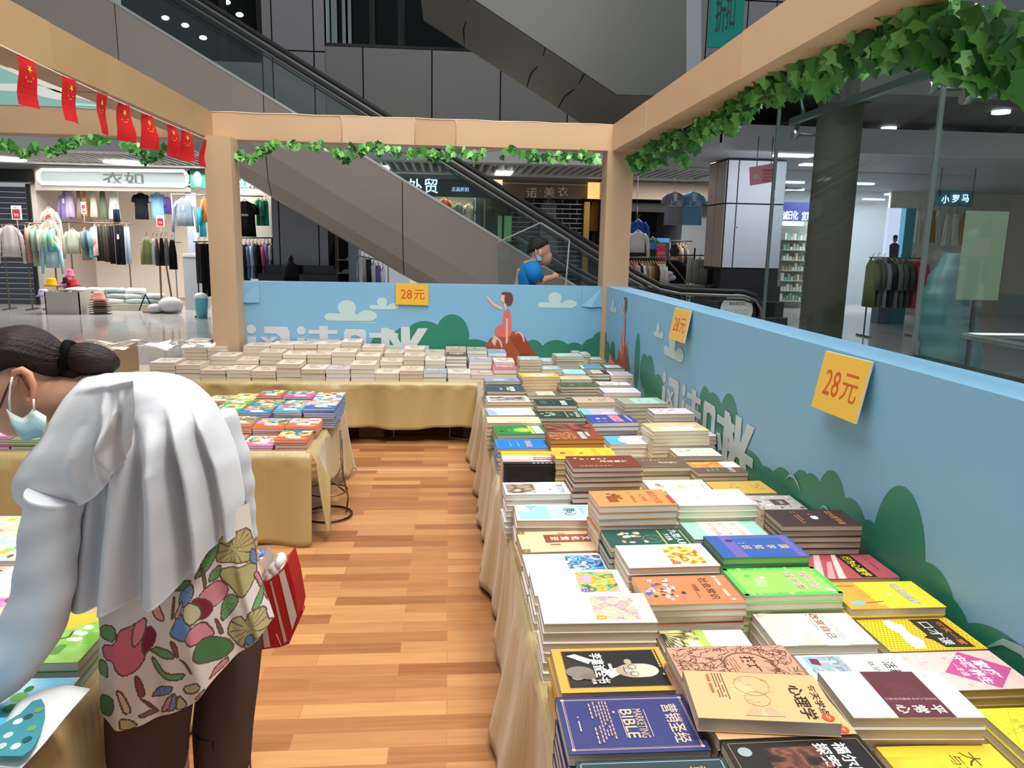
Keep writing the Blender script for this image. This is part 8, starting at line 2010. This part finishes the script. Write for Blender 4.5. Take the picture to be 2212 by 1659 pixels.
def garment_shell(name, parent, G, nu, nv, col, m, y0, folds, depth=1.0, back=True, colarr=None, org=(0, 0, 0), hem=None):
    A = refine(G, nu, nv)
    U, V = np.meshgrid(np.linspace(0, 1, nu), np.linspace(0, 1, nv))
    A[:, :, 1] -= ridges(U, V, folds) * np.clip(np.sin(np.pi * U) * 3, 0, 1)
    A -= np.array(org)
    mb = MB()
    rows = [[tuple(p) for p in r] for r in A]
    n0 = 0
    for r in rows: mb.v += r
    for j in range(nv - 1):
        for i in range(nu - 1):
            a = j * nu + i
            c = colarr[j][i] if colarr is not None else (hem if hem and j > nv - 4 else col)
            mb.face((a, a + nu, a + nu + 1, a + 1), c, m, True)
    if back:
        nb = 24; b0 = len(mb.v)
        for j in range(nv):
            p, q = A[j, 0], A[j, -1]
            ymin = A[j, :, 1].min(); th = ((p[1] + q[1]) / 2 - ymin) * depth
            for i in range(nb + 1):
                t = i / nb; k = int(t * (nu - 1)); b = (p * (1 - t) + q * t)
                mb.v.append((b[0], b[1] + th * math.sin(math.pi * t) ** .6, A[j, k, 2]))
        for j in range(nv - 1):
            for i in range(nb):
                a = b0 + j * (nb + 1) + i
                mb.face((a, a + 1, a + nb + 2, a + nb + 1), col, m, True)
    return mb.build(name, parent)
def remeshed(mb, name, parent, vox=.008, it=6):
    o = mb.build(name, parent)
    md = o.modifiers.new('one_surface', 'REMESH'); md.mode = 'VOXEL'; md.voxel_size = vox; md.use_smooth_shade = True
    sm = o.modifiers.new('soften', 'SMOOTH'); sm.iterations = it; sm.factor = .5
    m = bpy.data.materials.get('skin_even')
    if m is None:
        m = bpy.data.materials.new('skin_even'); m.use_nodes = True; b = m.node_tree.nodes['Principled BSDF']; b.inputs['Base Color'].default_value = (*lin('#c49478'), 1); b.inputs['Roughness'].default_value = .55; b.inputs['Subsurface Weight'].default_value = .08; b.inputs['Subsurface Scale'].default_value = .02
    o.data.materials.clear(); o.data.materials.append(m)
    return o
SK = '#c49478'
wo = thing('person', 'woman in a pale grey draped cardigan and floral blouse bending over the near-left table', 'person', (-.62, 1.70, 0))
OX, OY = -.62, 1.70
def rel(p, y=None): return (p[0] - OX, p[1] - OY, p[2])
def WY(pts, y): return [(x - OX, y - OY, z) for x, z in pts]
# body: head, neck, trunk, arms, hands, legs in one continuous surface
mb = MB()
h = [(-0.933,1.194),(-0.912,1.148),(-0.899,1.110),(-0.886,1.166),(-0.839,1.171),(-0.764,1.156),(-0.670,1.116),(-0.548,1.011),(-0.506,0.849),(-0.511,0.738)][:]
H = WY(h, 1.69)
mb.ell((H[0][0], H[0][1], H[0][2]), (.098, .074, .108), SK, 'skin', 24, 16)
mb.ell((H[1][0] - .02, 0, H[1][2]), (.062, .055, .075), SK, 'skin', 18, 12)
mb.ell((H[1][0] - .015, 0, H[1][2] - .035), (.05, .045, .045), SK, 'skin', 16, 10)
for (x, z, rx, ry, rz) in ((-.105, -.02, .018, .016, .026), (-.09, .015, .02, .05, .016)):      # nose, brow
    mb.ell((H[0][0] + x, 0, H[0][2] + z), (rx, ry, rz), SK, 'skin', 12, 8)
for s in (-1, 1): mb.ell((H[0][0] - .088, s * .03, H[0][2] - .01), (.014, .016, .011), SK, 'skin', 10, 8)
mb.ell((H[0][0] - .075, 0, H[0][2] - .062), (.022, .026, .012), SK, 'skin', 12, 8)
mb.tube([(H[1][0] + .00, 0, H[1][2] + .01), (H[4][0] - .01, 0, H[4][2] - .02), (H[5][0], 0, H[5][2])], [.055, .054, .06], SK, 'skin', 16)
BP = WY([(-0.741,1.116),(-0.680,1.074),(-0.601,0.984),(-0.572,0.875),(-0.574,0.730)], 1.71)
mb.tube([H[5], BP[0], BP[1], BP[2], BP[3], BP[4]], [.06, .07, .085, .09, .09, .09], SK, 'skin', 16)
for (lx, ly) in ((-.03, .0), (.085, .10)):
    mb.tube([(BP[4][0] + lx * .2, ly * .6, BP[4][2]), (lx, ly, .62), (lx, ly, .35), (lx, ly, .09)], [.06, .042, .038, .033], SK, 'skin', 12)
    mb.tube([(lx, ly, .08), (lx - .05, ly, .04), (lx - .13, ly, .03)], [.04, .035, .025], SK, 'skin', 10)
aw = [(-0.745,1.066),(-0.813,0.919),(-0.833,0.788),(-0.869,0.695),(-0.931,0.602),(-1.003,0.529),(-1.039,0.497)]
AW = WY(aw, 1.57)
mb.tube([(BP[0][0] - .0, -.03, BP[0][2] - .05), (AW[0][0] + .0, AW[0][1] + .06, AW[0][2] - .03), AW[1], AW[2], AW[3], AW[4], AW[5], AW[6]], [.05, .045, .038, .036, .034, .030, .026, .028], SK, 'skin', 12)
hx, hy, hz = AW[6]
mb.ell((hx - .02, hy, hz - .015), (.042, .036, .018), SK, 'skin', 12, 8)
for k, (dy, ln) in enumerate(((-.030, .058), (-.010, .070), (.010, .066), (.029, .050))):
    mb.tube([(hx - .05, hy + dy, hz - .015), (hx - .05 - ln * .5, hy + dy * 1.15, hz - .010), (hx - .05 - ln, hy + dy * 1.2, hz - .032)], [.0095, .009, .008], SK, 'skin', 8)
mb.tube([(hx - .0, hy - .03, hz - .02), (hx - .03, hy - .055, hz - .025), (hx - .06, hy - .062, hz - .035)], [.012, .011, .009], SK, 'skin', 8)
rw = WY([(-0.561,1.048),(-0.522,0.944),(-0.504,0.850),(-0.494,0.778),(-0.486,0.748)], 1.84)
mb.tube([(BP[1][0] + .04, .06, BP[1][2])] + rw, [.045, .035, .03, .027, .023, .023], SK, 'skin', 12)
q = rw[-1]
mb.ell((q[0], q[1], q[2] - .03), (.022, .032, .036), SK, 'skin', 10, 8)
for k in range(4): mb.tube([(q[0] + .012, q[1] - .027 + .018 * k, q[2] - .045), (q[0] + .028, q[1] - .027 + .018 * k, q[2] - .066), (q[0] + .008, q[1] - .027 + .018 * k, q[2] - .078)], .0085, SK, 'skin', 7)
mb.tube([(q[0] - .01, q[1] - .03, q[2] - .02), (q[0] - .0, q[1] - .045, q[2] - .05), (q[0] + .012, q[1] - .035, q[2] - .068)], .010, SK, 'skin', 7)
wbody = remeshed(mb, 'body', wo, .0065, 5)
# ear
e = WY([(-0.866,1.199),(-0.881,1.210),(-0.876,1.226),(-0.861,1.230),(-0.849,1.222),(-0.842,1.199),(-0.843,1.174),(-0.851,1.164),(-0.857,1.172),(-0.861,1.186),(-0.873,1.193)], 1.612)
mb = MB(); mb.tube(e[1:9], [.005, .007, .008, .008, .007, .0065, .006, .003], '#cc8f70', 'skin', 8)
mb.ell((e[0][0] + .004, .0 - (OY - 1.622), e[0][2] - .002), (.018, .006, .026), '#bd8468', 'skin', 14, 8)
mb.tube([e[2], (e[2][0] + .012, e[2][1] + .003, e[2][2] - .020), (e[2][0] + .022, e[2][1] + .002, e[2][2] - .040)], .003, '#b87c60', 'skin', 6)
mb.build('ear', wbody)
# hair
mb = MB()
prof = [(-0.804,1.262),(-0.806,1.231),(-0.823,1.275),(-0.828,1.206),(-0.843,1.291),(-0.850,1.204),(-0.865,1.303),(-0.873,1.213),(-0.892,1.312),(-0.901,1.215),(-0.925,1.309),(-0.937,1.184),(-0.958,1.300),(-0.971,1.166),(-0.993,1.277),(-1.005,1.151),(-1.024,1.240),(-1.033,1.157),(-1.042,1.200),(-1.045,1.170)]
ys = [.010, .034, .055, .072, .082, .086, .084, .074, .05, .02]
rings = []
for k in range(10):
    (x, zt_), (_, zb_) = prof[2 * k], prof[2 * k + 1]
    zc, hh = (zt_ + zb_) / 2, (zt_ - zb_) / 2
    N = 40
    rings.append([(x - OX + .0018 * math.sin(19 * s + k * .3), (1.69 - OY) + ys[k] * math.cos(s) * (1 + .018 * math.sin(11 * s)), zc + hh * math.sin(s) * (1 + .012 * math.sin(23 * s))) for s in [2 * math.pi * i / N for i in range(N)]])
R2 = refine([r + r[:1] for r in rings], 81, 40)
mb.loft([[tuple(p) for p in r] for r in R2], '#241918', 'hair', closed=False)
whair = mb.build('hair', wo)
mb = MB()
c = WY([(-0.760,1.245),(-0.804,1.247),(-0.790,1.211),(-0.807,1.217)], 1.69)
rings = []
for k in range(16):
    t = k / 15; x = c[0][0] - .052 + .106 * t
    r = (math.sin(math.pi * (.06 + .90 * t)) ** .55)
    rings.append([(x + .012 * math.sin(s) * 0, c[0][1] + .040 * r * math.cos(s) * (1 + .03 * math.sin(9 * s + k * .2)), c[0][2] - .004 + .0 + .036 * r * math.sin(s) * (1 + .03 * math.sin(13 * s)) - .012 * (t - .4)) for s in [2 * math.pi * i / 36 for i in range(36)]])
mb.loft(rings, '#241918', 'hair')
mb.tube([(c[3][0] - .01, c[3][1], c[3][2]), (c[2][0], c[2][1] - .01, c[2][2] - .0), (c[2][0] + .02, c[2][1] - .005, c[2][2] + .004)], [.016, .014, .006], '#2a1e1e', 'hair', 10)
mb.build('ponytail', whair)
mb = MB(); mb.tube([(c[1][0] + .004 * math.sin(3 * a), c[1][1] + .024 * math.cos(a), c[1][2] + .026 * math.sin(a)) for a in [2 * math.pi * i / 24 for i in range(25)]], .010, '#0f0d0d', 'wool', 8); mb.build('hair_tie', whair)
# mask, loops, glasses
mk = [[(-0.902,1.148),(-0.892,1.139),(-0.881,1.132),(-0.870,1.128),(-0.858,1.136),(-0.847,1.149),(-0.824,1.132)], [(-0.894,1.136),(-0.886,1.128),(-0.875,1.123),(-0.865,1.119),(-0.853,1.125),(-0.842,1.136),(-0.821,1.120)], [(-0.886,1.118),(-0.877,1.110),(-0.869,1.104),(-0.860,1.102),(-0.851,1.106),(-0.839,1.114),(-0.824,1.106)], [(-0.879,1.097),(-0.874,1.091),(-0.869,1.086),(-0.865,1.082),(-0.859,1.084),(-0.851,1.089),(-0.836,1.091)]]
yy = [1.615, 1.607, 1.602, 1.61]
mb = MB(); mb.loft([WY(r, yy[i]) for i, r in enumerate(mk)], lambda i, j: ['#cfdcd8', '#a9cfd2', '#9cc6cc'][i], 'cotton', closed=False); wmask = mb.build('face_mask', wo, thick=.003)
mb = MB(); mb.tube(WY([(-0.876,1.217),(-0.882,1.198),(-0.886,1.174),(-0.887,1.147)], 1.602), .0022, '#e8e0da', 'cotton', 6); mb.tube(WY([(-0.839,1.172),(-0.840,1.160),(-0.840,1.147)], 1.602), .0022, '#e8e0da', 'cotton', 6); mb.build('mask_loop', wmask)
mb = MB(); mb.tube(WY([(-0.881,1.206),(-0.892,1.185),(-0.903,1.160),(-0.920,1.130)], 1.602), .0022, '#4a2c20', 'plastic', 6); mb.tube(WY([(-0.931,1.126),(-0.957,1.097),(-0.971,1.117),(-0.949,1.138),(-0.931,1.126)], 1.62), .002, '#4a2c20', 'plastic', 6); mb.build('glasses', wo)
# clothes
CF = [(.10, .06, .05, .030, .25), (.28, .22, .05, .045, .15), (.36, .34, .035, -.035, .2), (.47, .46, .06, .045, .2), (.58, .62, .04, -.035, .25), (.66, .72, .05, .035, .15), (.78, .84, .035, -.028, .3), (.86, .92, .04, .025, .1), (.16, .14, .03, -.03, .4)]
garment_shell('cardigan_drape', wo, CAPE, 150, 110, '#cbccd0', 'jersey', 1.7, CF, .95, org=(OX, OY, 0), hem='#d6d7da')
FF = [(.55, .75, .05, .020, .1), (.75, .85, .035, -.018, .2), (.88, .6, .05, .02, .15), (.35, .45, .06, .012, .4), (.62, .60, .03, -.012, .3)]
garment_shell('cardigan_front_flap', wo, FLAP, 90, 80, '#d2d3d6', 'jersey', 1.66, FF, back=False, org=(OX, OY, 0), hem='#dcdde0')
sl = [(-0.794,0.982),(-0.808,0.923),(-0.817,0.853),(-0.829,0.782),(-0.860,0.700),(-0.915,0.618),(-0.976,0.556),(-1.018,0.514)]
SLv = WY(sl, 1.56)
rad = [.055, .054, .056, .058, .060, .056, .046, .036]
SP = refine([[(*p, r) for p, r in zip(SLv, rad)]] * 2, 40, 2)[0]
rings = []
for k, (x, y, z, r) in enumerate(SP):
    d = SP[min(k + 1, 39)][:3] - SP[max(k - 1, 0)][:3]; d = Vector(d).normalized(); u = d.cross(Vector((0, 1, 0))).normalized(); v = Vector((0, 1, 0))
    rings.append([tuple(Vector((x, y, z)) + (u * math.cos(s) + v * math.sin(s)) * r * (1 + .05 * math.sin(3 * s + k * .22) + .03 * math.sin(k * .9 + 2 * s))) for s in [2 * math.pi * i / 28 for i in range(28)]])
mb = MB(); mb.loft(rings, '#cbccd0', 'jersey'); mb.build('left_sleeve', wo)
r2 = WY([(-0.570,1.082),(-0.531,0.985),(-0.511,0.909),(-0.500,0.838),(-0.494,0.769)], 1.84)
SP = refine([[(*p, r) for p, r in zip(r2, [.06, .05, .040, .030, .026])]] * 2, 26, 2)[0]
rings = []
for k, (x, y, z, r) in enumerate(SP):
    rings.append([(x + r * math.cos(s) * (1 + .06 * math.sin(k * 1.1)), y + r * math.sin(s), z + r * .3 * math.cos(s)) for s in [2 * math.pi * i / 20 for i in range(20)]])
mb = MB(); mb.loft(rings, '#c6c7cb', 'jersey'); mb.build('right_sleeve', wo)
# blouse with its printed flowers
NU, NV = 230, 190
U, V = np.meshgrid((np.arange(NU - 1) + .5) / (NU - 1), (np.arange(NV - 1) + .5) / (NV - 1))
base = '#e3d6ce'
idx = np.full(U.shape, -1); edge = np.zeros(U.shape, bool)
for k, (cl, pts) in enumerate(PRINT):
    P = np.array(pts); inside = np.zeros(U.shape, bool); dist = np.full(U.shape, 9.)
    # round the outline a little
    Q = []
    for i in range(len(P)):
        a, b = P[i], P[(i + 1) % len(P)]; Q += [a * .78 + b * .22, a * .22 + b * .78]
    P = np.array(Q)
    for i in range(len(P)):
        (x1, y1), (x2, y2) = P[i], P[(i + 1) % len(P)]
        inside ^= ((y1 > V) != (y2 > V)) & (U < (x2 - x1) * (V - y1) / (y2 - y1 + 1e-12) + x1)
        t = np.clip(((U - x1) * (x2 - x1) + (V - y1) * (y2 - y1)) / ((x2 - x1) ** 2 + (y2 - y1) ** 2 + 1e-12), 0, 1)
        dist = np.minimum(dist, np.hypot(U - x1 - t * (x2 - x1), V - y1 - t * (y2 - y1)))
    idx[inside] = k; edge[inside] = False; edge |= (dist < .0045); c0 = P.mean(0)
    ang = np.arctan2(V - c0[1], U - c0[0]); vein = inside & (np.abs(np.sin(ang * 7)) < .22) & (dist > .006) & (np.hypot(U - c0[0], V - c0[1]) > .012)
    if cl[1] in '4567b': edge |= vein & (k % 2 == 0)
colarr = [[('#6a5548' if edge[j, i] else (PRINT[idx[j, i]][0] if idx[j, i] >= 0 else base)) for i in range(NU - 1)] for j in range(NV - 1)]
BFd = [(.12, .10, .05, .015, .2), (.3, .28, .05, -.014, .3), (.5, .55, .07, .018, .2), (.72, .75, .05, -.012, .3), (.88, .9, .04, .014, .2)]
garment_shell('floral_blouse', wo, BLOUSE, NU, NV, base, 'cotton', 1.72, BFd, .9, colarr=colarr, org=(OX, OY, 0))
# trousers
mb = MB()
def leg(L, yc, yr):
    n = len(L) // 2; rr_ = []
    for k in range(n):
        (xa, z), (xb, _) = L[2 * k], L[2 * k + 1]
        rr_.append([((xa + xb) / 2 - OX + (xb - xa) / 2 * math.cos(s) * (1 + .02 * math.sin(5 * s + k)), yc - OY + yr * math.sin(s), z) for s in [2 * math.pi * i / 28 for i in range(28)]])
    R3 = refine([r + r[:1] for r in rr_], 57, 26)
    mb.loft([[tuple(p) for p in r] for r in R3], '#54443f', 'cotton', closed=False)
A = [(-0.784,0.648),(-0.477,0.641),(-0.787,0.544),(-0.566,0.538),(-0.790,0.451),(-0.591,0.444),(-0.795,0.355),(-0.607,0.349),(-0.793,0.259),(-0.619,0.252)]
a0, a1 = A[-2][0], A[-1][0]
leg(A + [(a0 + .03, .30), (a1 - .02, .30), (a0 + .04, .05), (a1 - .01, .05)], 1.70, .075)
A = [(-0.748,0.627),(-0.452,0.584),(-0.644,0.527),(-0.459,0.510),(-0.622,0.414),(-0.472,0.410),(-0.634,0.299),(-0.488,0.294),(-0.636,0.170),(-0.503,0.165)]
a0, a1 = A[-2][0], A[-1][0]
leg(A + [(a0 + .0, .30), (a1 - .0, .30), (a0 + .01, .05), (a1 - .0, .05)], 1.81, .075)
mb.build('trousers', wo)
for lx, ly in ((-.03, .0), (.10, .10)):
    mb = MB(); mb.loft([[(lx - .05 + a * .13 * math.cos(s), ly + a * .048 * math.sin(s), z) for s in [2 * math.pi * i / 18 for i in range(18)]] for a, z in ((1, 0), (1.02, .025), (.9, .05), (.5, .08))], '#2c2c30', 'plastic'); mb.build('shoe', wo)

# bag hanging from her right hand
t = thing('shopping_bag', 'red bag with white stripes and a white plastic bag inside, hanging behind the woman', 'bag', (-.42, 1.9, .7))
bx = lambda pts, y: [(x + .42, y - 1.9, z - .7) for x, z in pts]
F = bx([(-0.490,0.645),(-0.457,0.649),(-0.426,0.671),(-0.401,0.703),(-0.388,0.643),(-0.378,0.562),(-0.385,0.532),(-0.404,0.480),(-0.428,0.471),(-0.480,0.465),(-0.501,0.522)], 1.86)
mb = MB()
mb.prism([(p[0], p[2]) for p in F], 'y', -.04, .06, '#b52c28', 'cotton', '#a82824')
mb.prism([(p[0], p[2]) for p in bx([(-0.399,0.592),(-0.378,0.536),(-0.410,0.464),(-0.417,0.447),(-0.397,0.514)], 1.92)], 'y', .02, .05, '#c03430', 'cotton')
for pts, cc in (([(-0.446,0.651),(-0.442,0.654),(-0.409,0.490),(-0.416,0.482)], '#cfa89c'), ([(-0.423,0.672),(-0.410,0.685),(-0.382,0.558),(-0.395,0.518)], '#d8ccc0'), ([(-0.477,0.640),(-0.470,0.642),(-0.451,0.473),(-0.467,0.471)], '#d4b8a8'), ([(-0.437,0.508),(-0.434,0.511),(-0.423,0.477),(-0.425,0.475)], '#d8b0a4')):
    mb.poly([(x + .42, -.0415, z - .7) for x, z in pts], cc, 'cotton')
mb.build('fabric', t)
mb = MB()
for (px, r) in zip(bx([(-0.450,0.658),(-0.435,0.675),(-0.425,0.693),(-0.444,0.685),(-0.456,0.668),(-0.417,0.680)], 1.89), (.022, .02, .016, .018, .02, .012)): mb.ell(px, (r, .03, r * 1.3), '#ddd9d6', 'plastic', 12, 8)
mb.loft([bx([(-0.477,0.657),(-0.464,0.709),(-0.446,0.748)], 1.86), bx([(-0.466,0.652),(-0.448,0.694),(-0.436,0.726)], 1.86), bx([(-0.438,0.659),(-0.430,0.693),(-0.425,0.713)], 1.88)], '#e6e2dc', 'plastic', closed=False)
mb.build('plastic_liner', t)
mb = MB(); p = bx([(-0.471,0.700)], 1.9)[0]
mb.ell(p, (.018, .02, .022), '#3c68b4', 'plastic', 12, 8); mb.ell((p[0] + .004, p[1] - .018, p[2] + .002), (.01, .006, .006), '#e8ecd0', 'plastic', 10, 6); mb.ell((p[0] + .004, p[1] - .016, p[2] - .012), (.012, .006, .006), '#8cb4dc', 'plastic', 10, 6); mb.build('blue_packet', t)
mb = MB(); mb.tube([p, (p[0] - .012, p[1] - .03, p[2] + .03), (p[0] - .02, 1.84 - 1.9, p[2] + .05)], .006, '#e4e0da', 'plastic', 6); mb.build('handle', t)

# man in blue standing beyond the back panel
MX, MY = .86, 7.3
me_ = thing('person', 'man in a bright blue T-shirt looking down at his hands, standing behind the back panel', 'person', (MX, MY, -.05))
M_ = lambda pts, y=7.3: [(x - MX, y - MY, z + .05) for x, z in pts]
mb = MB()
hd = M_([(0.852,1.452),(0.897,1.384),(0.916,1.359),(0.785,1.331),(0.742,1.278),(0.739,1.017)])
mb.ell(hd[0], (.098, .074, .112), '#b98468', 'skin', 20, 14); mb.ell(hd[1], (.075, .055, .075), '#b98468', 'skin', 16, 10); mb.ell((hd[0][0] + .105, 0, hd[0][2] - .045), (.02, .014, .018), '#b98468', 'skin', 10, 8)
for s in (-1, 1): mb.ell((hd[0][0] + .0, s * .074, hd[0][2] - .03), (.02, .010, .032), '#b98468', 'skin', 10, 8)
mb.tube([(hd[0][0] - .02, 0, hd[0][2] - .06), (hd[3][0] + .02, 0, hd[3][2]), hd[4]], [.055, .057, .08], '#b98468', 'skin', 14)
mb.tube([hd[4], hd[5], (hd[5][0], 0, .9), (hd[5][0], 0, .8)], [.10, .14, .13, .12], '#b98468', 'skin', 14)
for s in (-1, 1):
    mb.tube([(hd[5][0], s * .08, .85), (hd[5][0] + .02, s * .09, .45), (hd[5][0], s * .09, .08)], [.085, .06, .045], '#b98468', 'skin', 12); mb.tube([(hd[5][0], s * .09, .06), (hd[5][0] + .14, s * .09, .03)], [.045, .03], '#b98468', 'skin', 10)
    ar = M_([(0.741,1.300),(0.770,1.192),(0.789,1.162),(0.899,1.181),(0.973,1.199)])
    mb.tube([(ar[0][0] + .03, s * .13, ar[0][2]), (ar[1][0] + .03, s * .16, ar[1][2] - .03), (ar[2][0] + .02, s * .16, ar[2][2] - .03), (ar[3][0], s * .07, ar[3][2]), (ar[4][0], s * .04, ar[4][2])], [.05, .045, .04, .032, .026], '#b98468', 'skin', 12)
    hc = ar[4]
    mb.ell((hc[0] + .03, s * .035, hc[2] + .01), (.035, .02, .028), '#b98468', 'skin', 10, 8)
    for k in range(4): mb.tube([(hc[0] + .05, s * .03, hc[2] + .028 - .015 * k), (hc[0] + .075, s * .015, hc[2] + .026 - .015 * k), (hc[0] + .085, s * -.005, hc[2] + .018 - .015 * k)], .0085, '#b98468', 'skin', 7)
    mb.tube([(hc[0] + .01, s * .03, hc[2] + .03), (hc[0] + .04, s * .02, hc[2] + .048)], .011, '#b98468', 'skin', 7)
remeshed(mb, 'body', me_, .011, 4)
mb = MB()
rings = []
for k in range(9):
    t = k / 8; a = math.pi * (.02 + .50 * t)
    rings.append([(hd[0][0] - .018 + .105 * math.sin(a) * math.cos(s) + .005 * math.sin(9 * s), .082 * math.sin(a) * math.sin(s), hd[0][2] + .022 + .105 * math.cos(a) + (.05 * math.cos(s) * max(0, t - .4) / .6)) for s in [2 * math.pi * i / 24 for i in range(24)]])
mb.loft(rings, '#2a1f1e', 'hair'); mb.build('hair', me_)
mb = MB(); mk_ = M_([(0.807,1.402),(0.824,1.410),(0.864,1.386),(0.860,1.356),(0.825,1.355)])
mb.prism([(p[0], p[2]) for p in mk_], 'y', -.075, .06, '#8cc4e0', 'cotton'); mmask = mb.build('face_mask', me_)
mb = MB()
for px in ([(0.803,1.461),(0.809,1.401)], [(0.847,1.453),(0.853,1.394)]): mb.tube([(x - MX, -.088, z + .05) for x, z in px], .0025, '#e8e8e8', 'cotton', 5)
mb.build('mask_loop', mmask)
mb = MB()
sh = [(1160, 566, 1143, .10), (1163, 572, 1126, .19), (1166, 584, 1119, .21), (1169, 600, 1116, .21), (1170, 630, 1116, .20), (1170, 660, 1118, .20)]
X_ = [(0.753,1.352),(0.841,1.340),(0.688,1.316),(0.851,1.306),(0.654,1.259),(0.866,1.254),(0.638,1.190),(0.876,1.193),(0.641,1.059),(0.880,1.063),(0.644,0.906),(0.884,0.909)]
rr_ = []
for k, b in enumerate((.07, .17, .20, .20, .19, .19)):
    (xa, z), (xb, _) = X_[2 * k], X_[2 * k + 1]
    rr_.append([((xa + xb) / 2 - MX + (xb - xa) / 2 * math.cos(s), b * math.sin(s) + .006 * math.sin(5 * s + k), z + .05) for s in [2 * math.pi * i / 24 for i in range(24)]])
R3 = refine([r + r[:1] for r in rr_], 49, 24); mb.loft([[tuple(p) for p in r] for r in R3], '#1d7cc4', 'cotton', closed=False)
for s in (-1, 1):
    sv = M_([(0.732,1.312),(0.756,1.244),(0.788,1.183)]); mb.tube([(sv[0][0] + .03, s * .12, sv[0][2] - .01), (sv[1][0] + .02, s * .16, sv[1][2]), (sv[2][0] + .02, s * .165, sv[2][2] - .015)], [.075, .078, .078], '#1d7cc4', 'cotton', 14)
mb.build('t_shirt', me_)
mb = MB()
for s in (-1, 1): mb.tube([(hd[5][0], s * .08, .95), (hd[5][0] + .02, s * .09, .5), (hd[5][0], s * .09, .08)], [.11, .09, .075], '#2c3444', 'cotton', 14)
mb.build('trousers', me_)
mb = MB(); hc = M_([(0.991,1.213)])[0]; mb.box(hc[0] - .01, -.035, hc[2] - .0, hc[0] + .06, .035, hc[2] + .012, '#26262a', 'plastic'); o = mb.build('phone'); o.location = (MX, MY, -.05); tag(o, 'small dark phone held by the man in blue', 'phone')

# shopper in black at the right-hand shop
SX, SY = [(4.469,1.270)][0][0], 15.2
p3 = thing('person', 'shopper in black with a shoulder strap at the right-hand shop, seen from behind', 'person', (SX, SY, -.05))
mb = MB(); z1 = [(4.461,1.406)][0][1] + .05
mb.ell((0, 0, z1), (.085, .1, .115), '#c09078', 'skin', 16, 12); mb.tube([(0, 0, z1 - .05), (0, 0, z1 - .2), (0, 0, .9)], [.05, .08, .13], '#c09078', 'skin', 12)
for s in (-1, 1):
    mb.tube([(s * .08, 0, .9), (s * .09, 0, .06)], [.08, .045], '#c09078', 'skin', 10); mb.tube([(s * .17, 0, z1 - .28), (s * .24, -.03, z1 - .55), (s * .2, .15, z1 - .72)], [.05, .04, .03], '#c09078', 'skin', 10); mb.ell((s * .19, .2, z1 - .73), (.025, .045, .018), '#c09078', 'skin', 8, 6)
    for k in range(4): mb.tube([(s * .19 - .02 + .013 * k, .24, z1 - .73), (s * .19 - .02 + .013 * k, .28, z1 - .74)], .008, '#c09078', 'skin', 6)
    mb.tube([(s * .16, .19, z1 - .73), (s * .145, .22, z1 - .73)], .009, '#c09078', 'skin', 6)
remeshed(mb, 'body', p3, .014, 3)
mb = MB(); mb.ell((0, -.012, z1 + .02), (.10, .11, .12), '#3c2c28', 'hair', 16, 10); mb.ell((-.02, -.03, z1 + .12), (.07, .06, .05), '#3c2c28', 'hair', 12, 8); mb.build('hair', p3)
mb = MB(); mb.loft([[(a * math.cos(s), b * math.sin(s) , z) for s in [2 * math.pi * i / 20 for i in range(20)]] for a, b, z in ((.07, .07, z1 - .15), (.2, .1, z1 - .2), (.24, .13, z1 - .35), (.24, .14, z1 - .7), (.26, .15, z1 - .85))], '#18161a', 'cotton')
for s in (-1, 1): mb.tube([(s * .19, 0, z1 - .24), (s * .27, -.03, z1 - .5), (s * .22, .12, z1 - .7)], [.07, .065, .05], '#18161a', 'cotton', 12)
mb.build('jacket', p3)
mb = MB()
for s in (-1, 1): mb.tube([(s * .09, 0, z1 - .8), (s * .1, 0, .08)], [.11, .07], '#1c1c20', 'cotton', 12)
mb.build('trousers', p3)
mb = MB(); mb.tube([(-.12, -.10, z1 - .19), (.02, -.15, z1 - .35), (.2, -.15, z1 - .55)], .014, '#8c8078', 'cotton', 6); mb.build('bag_strap', p3)
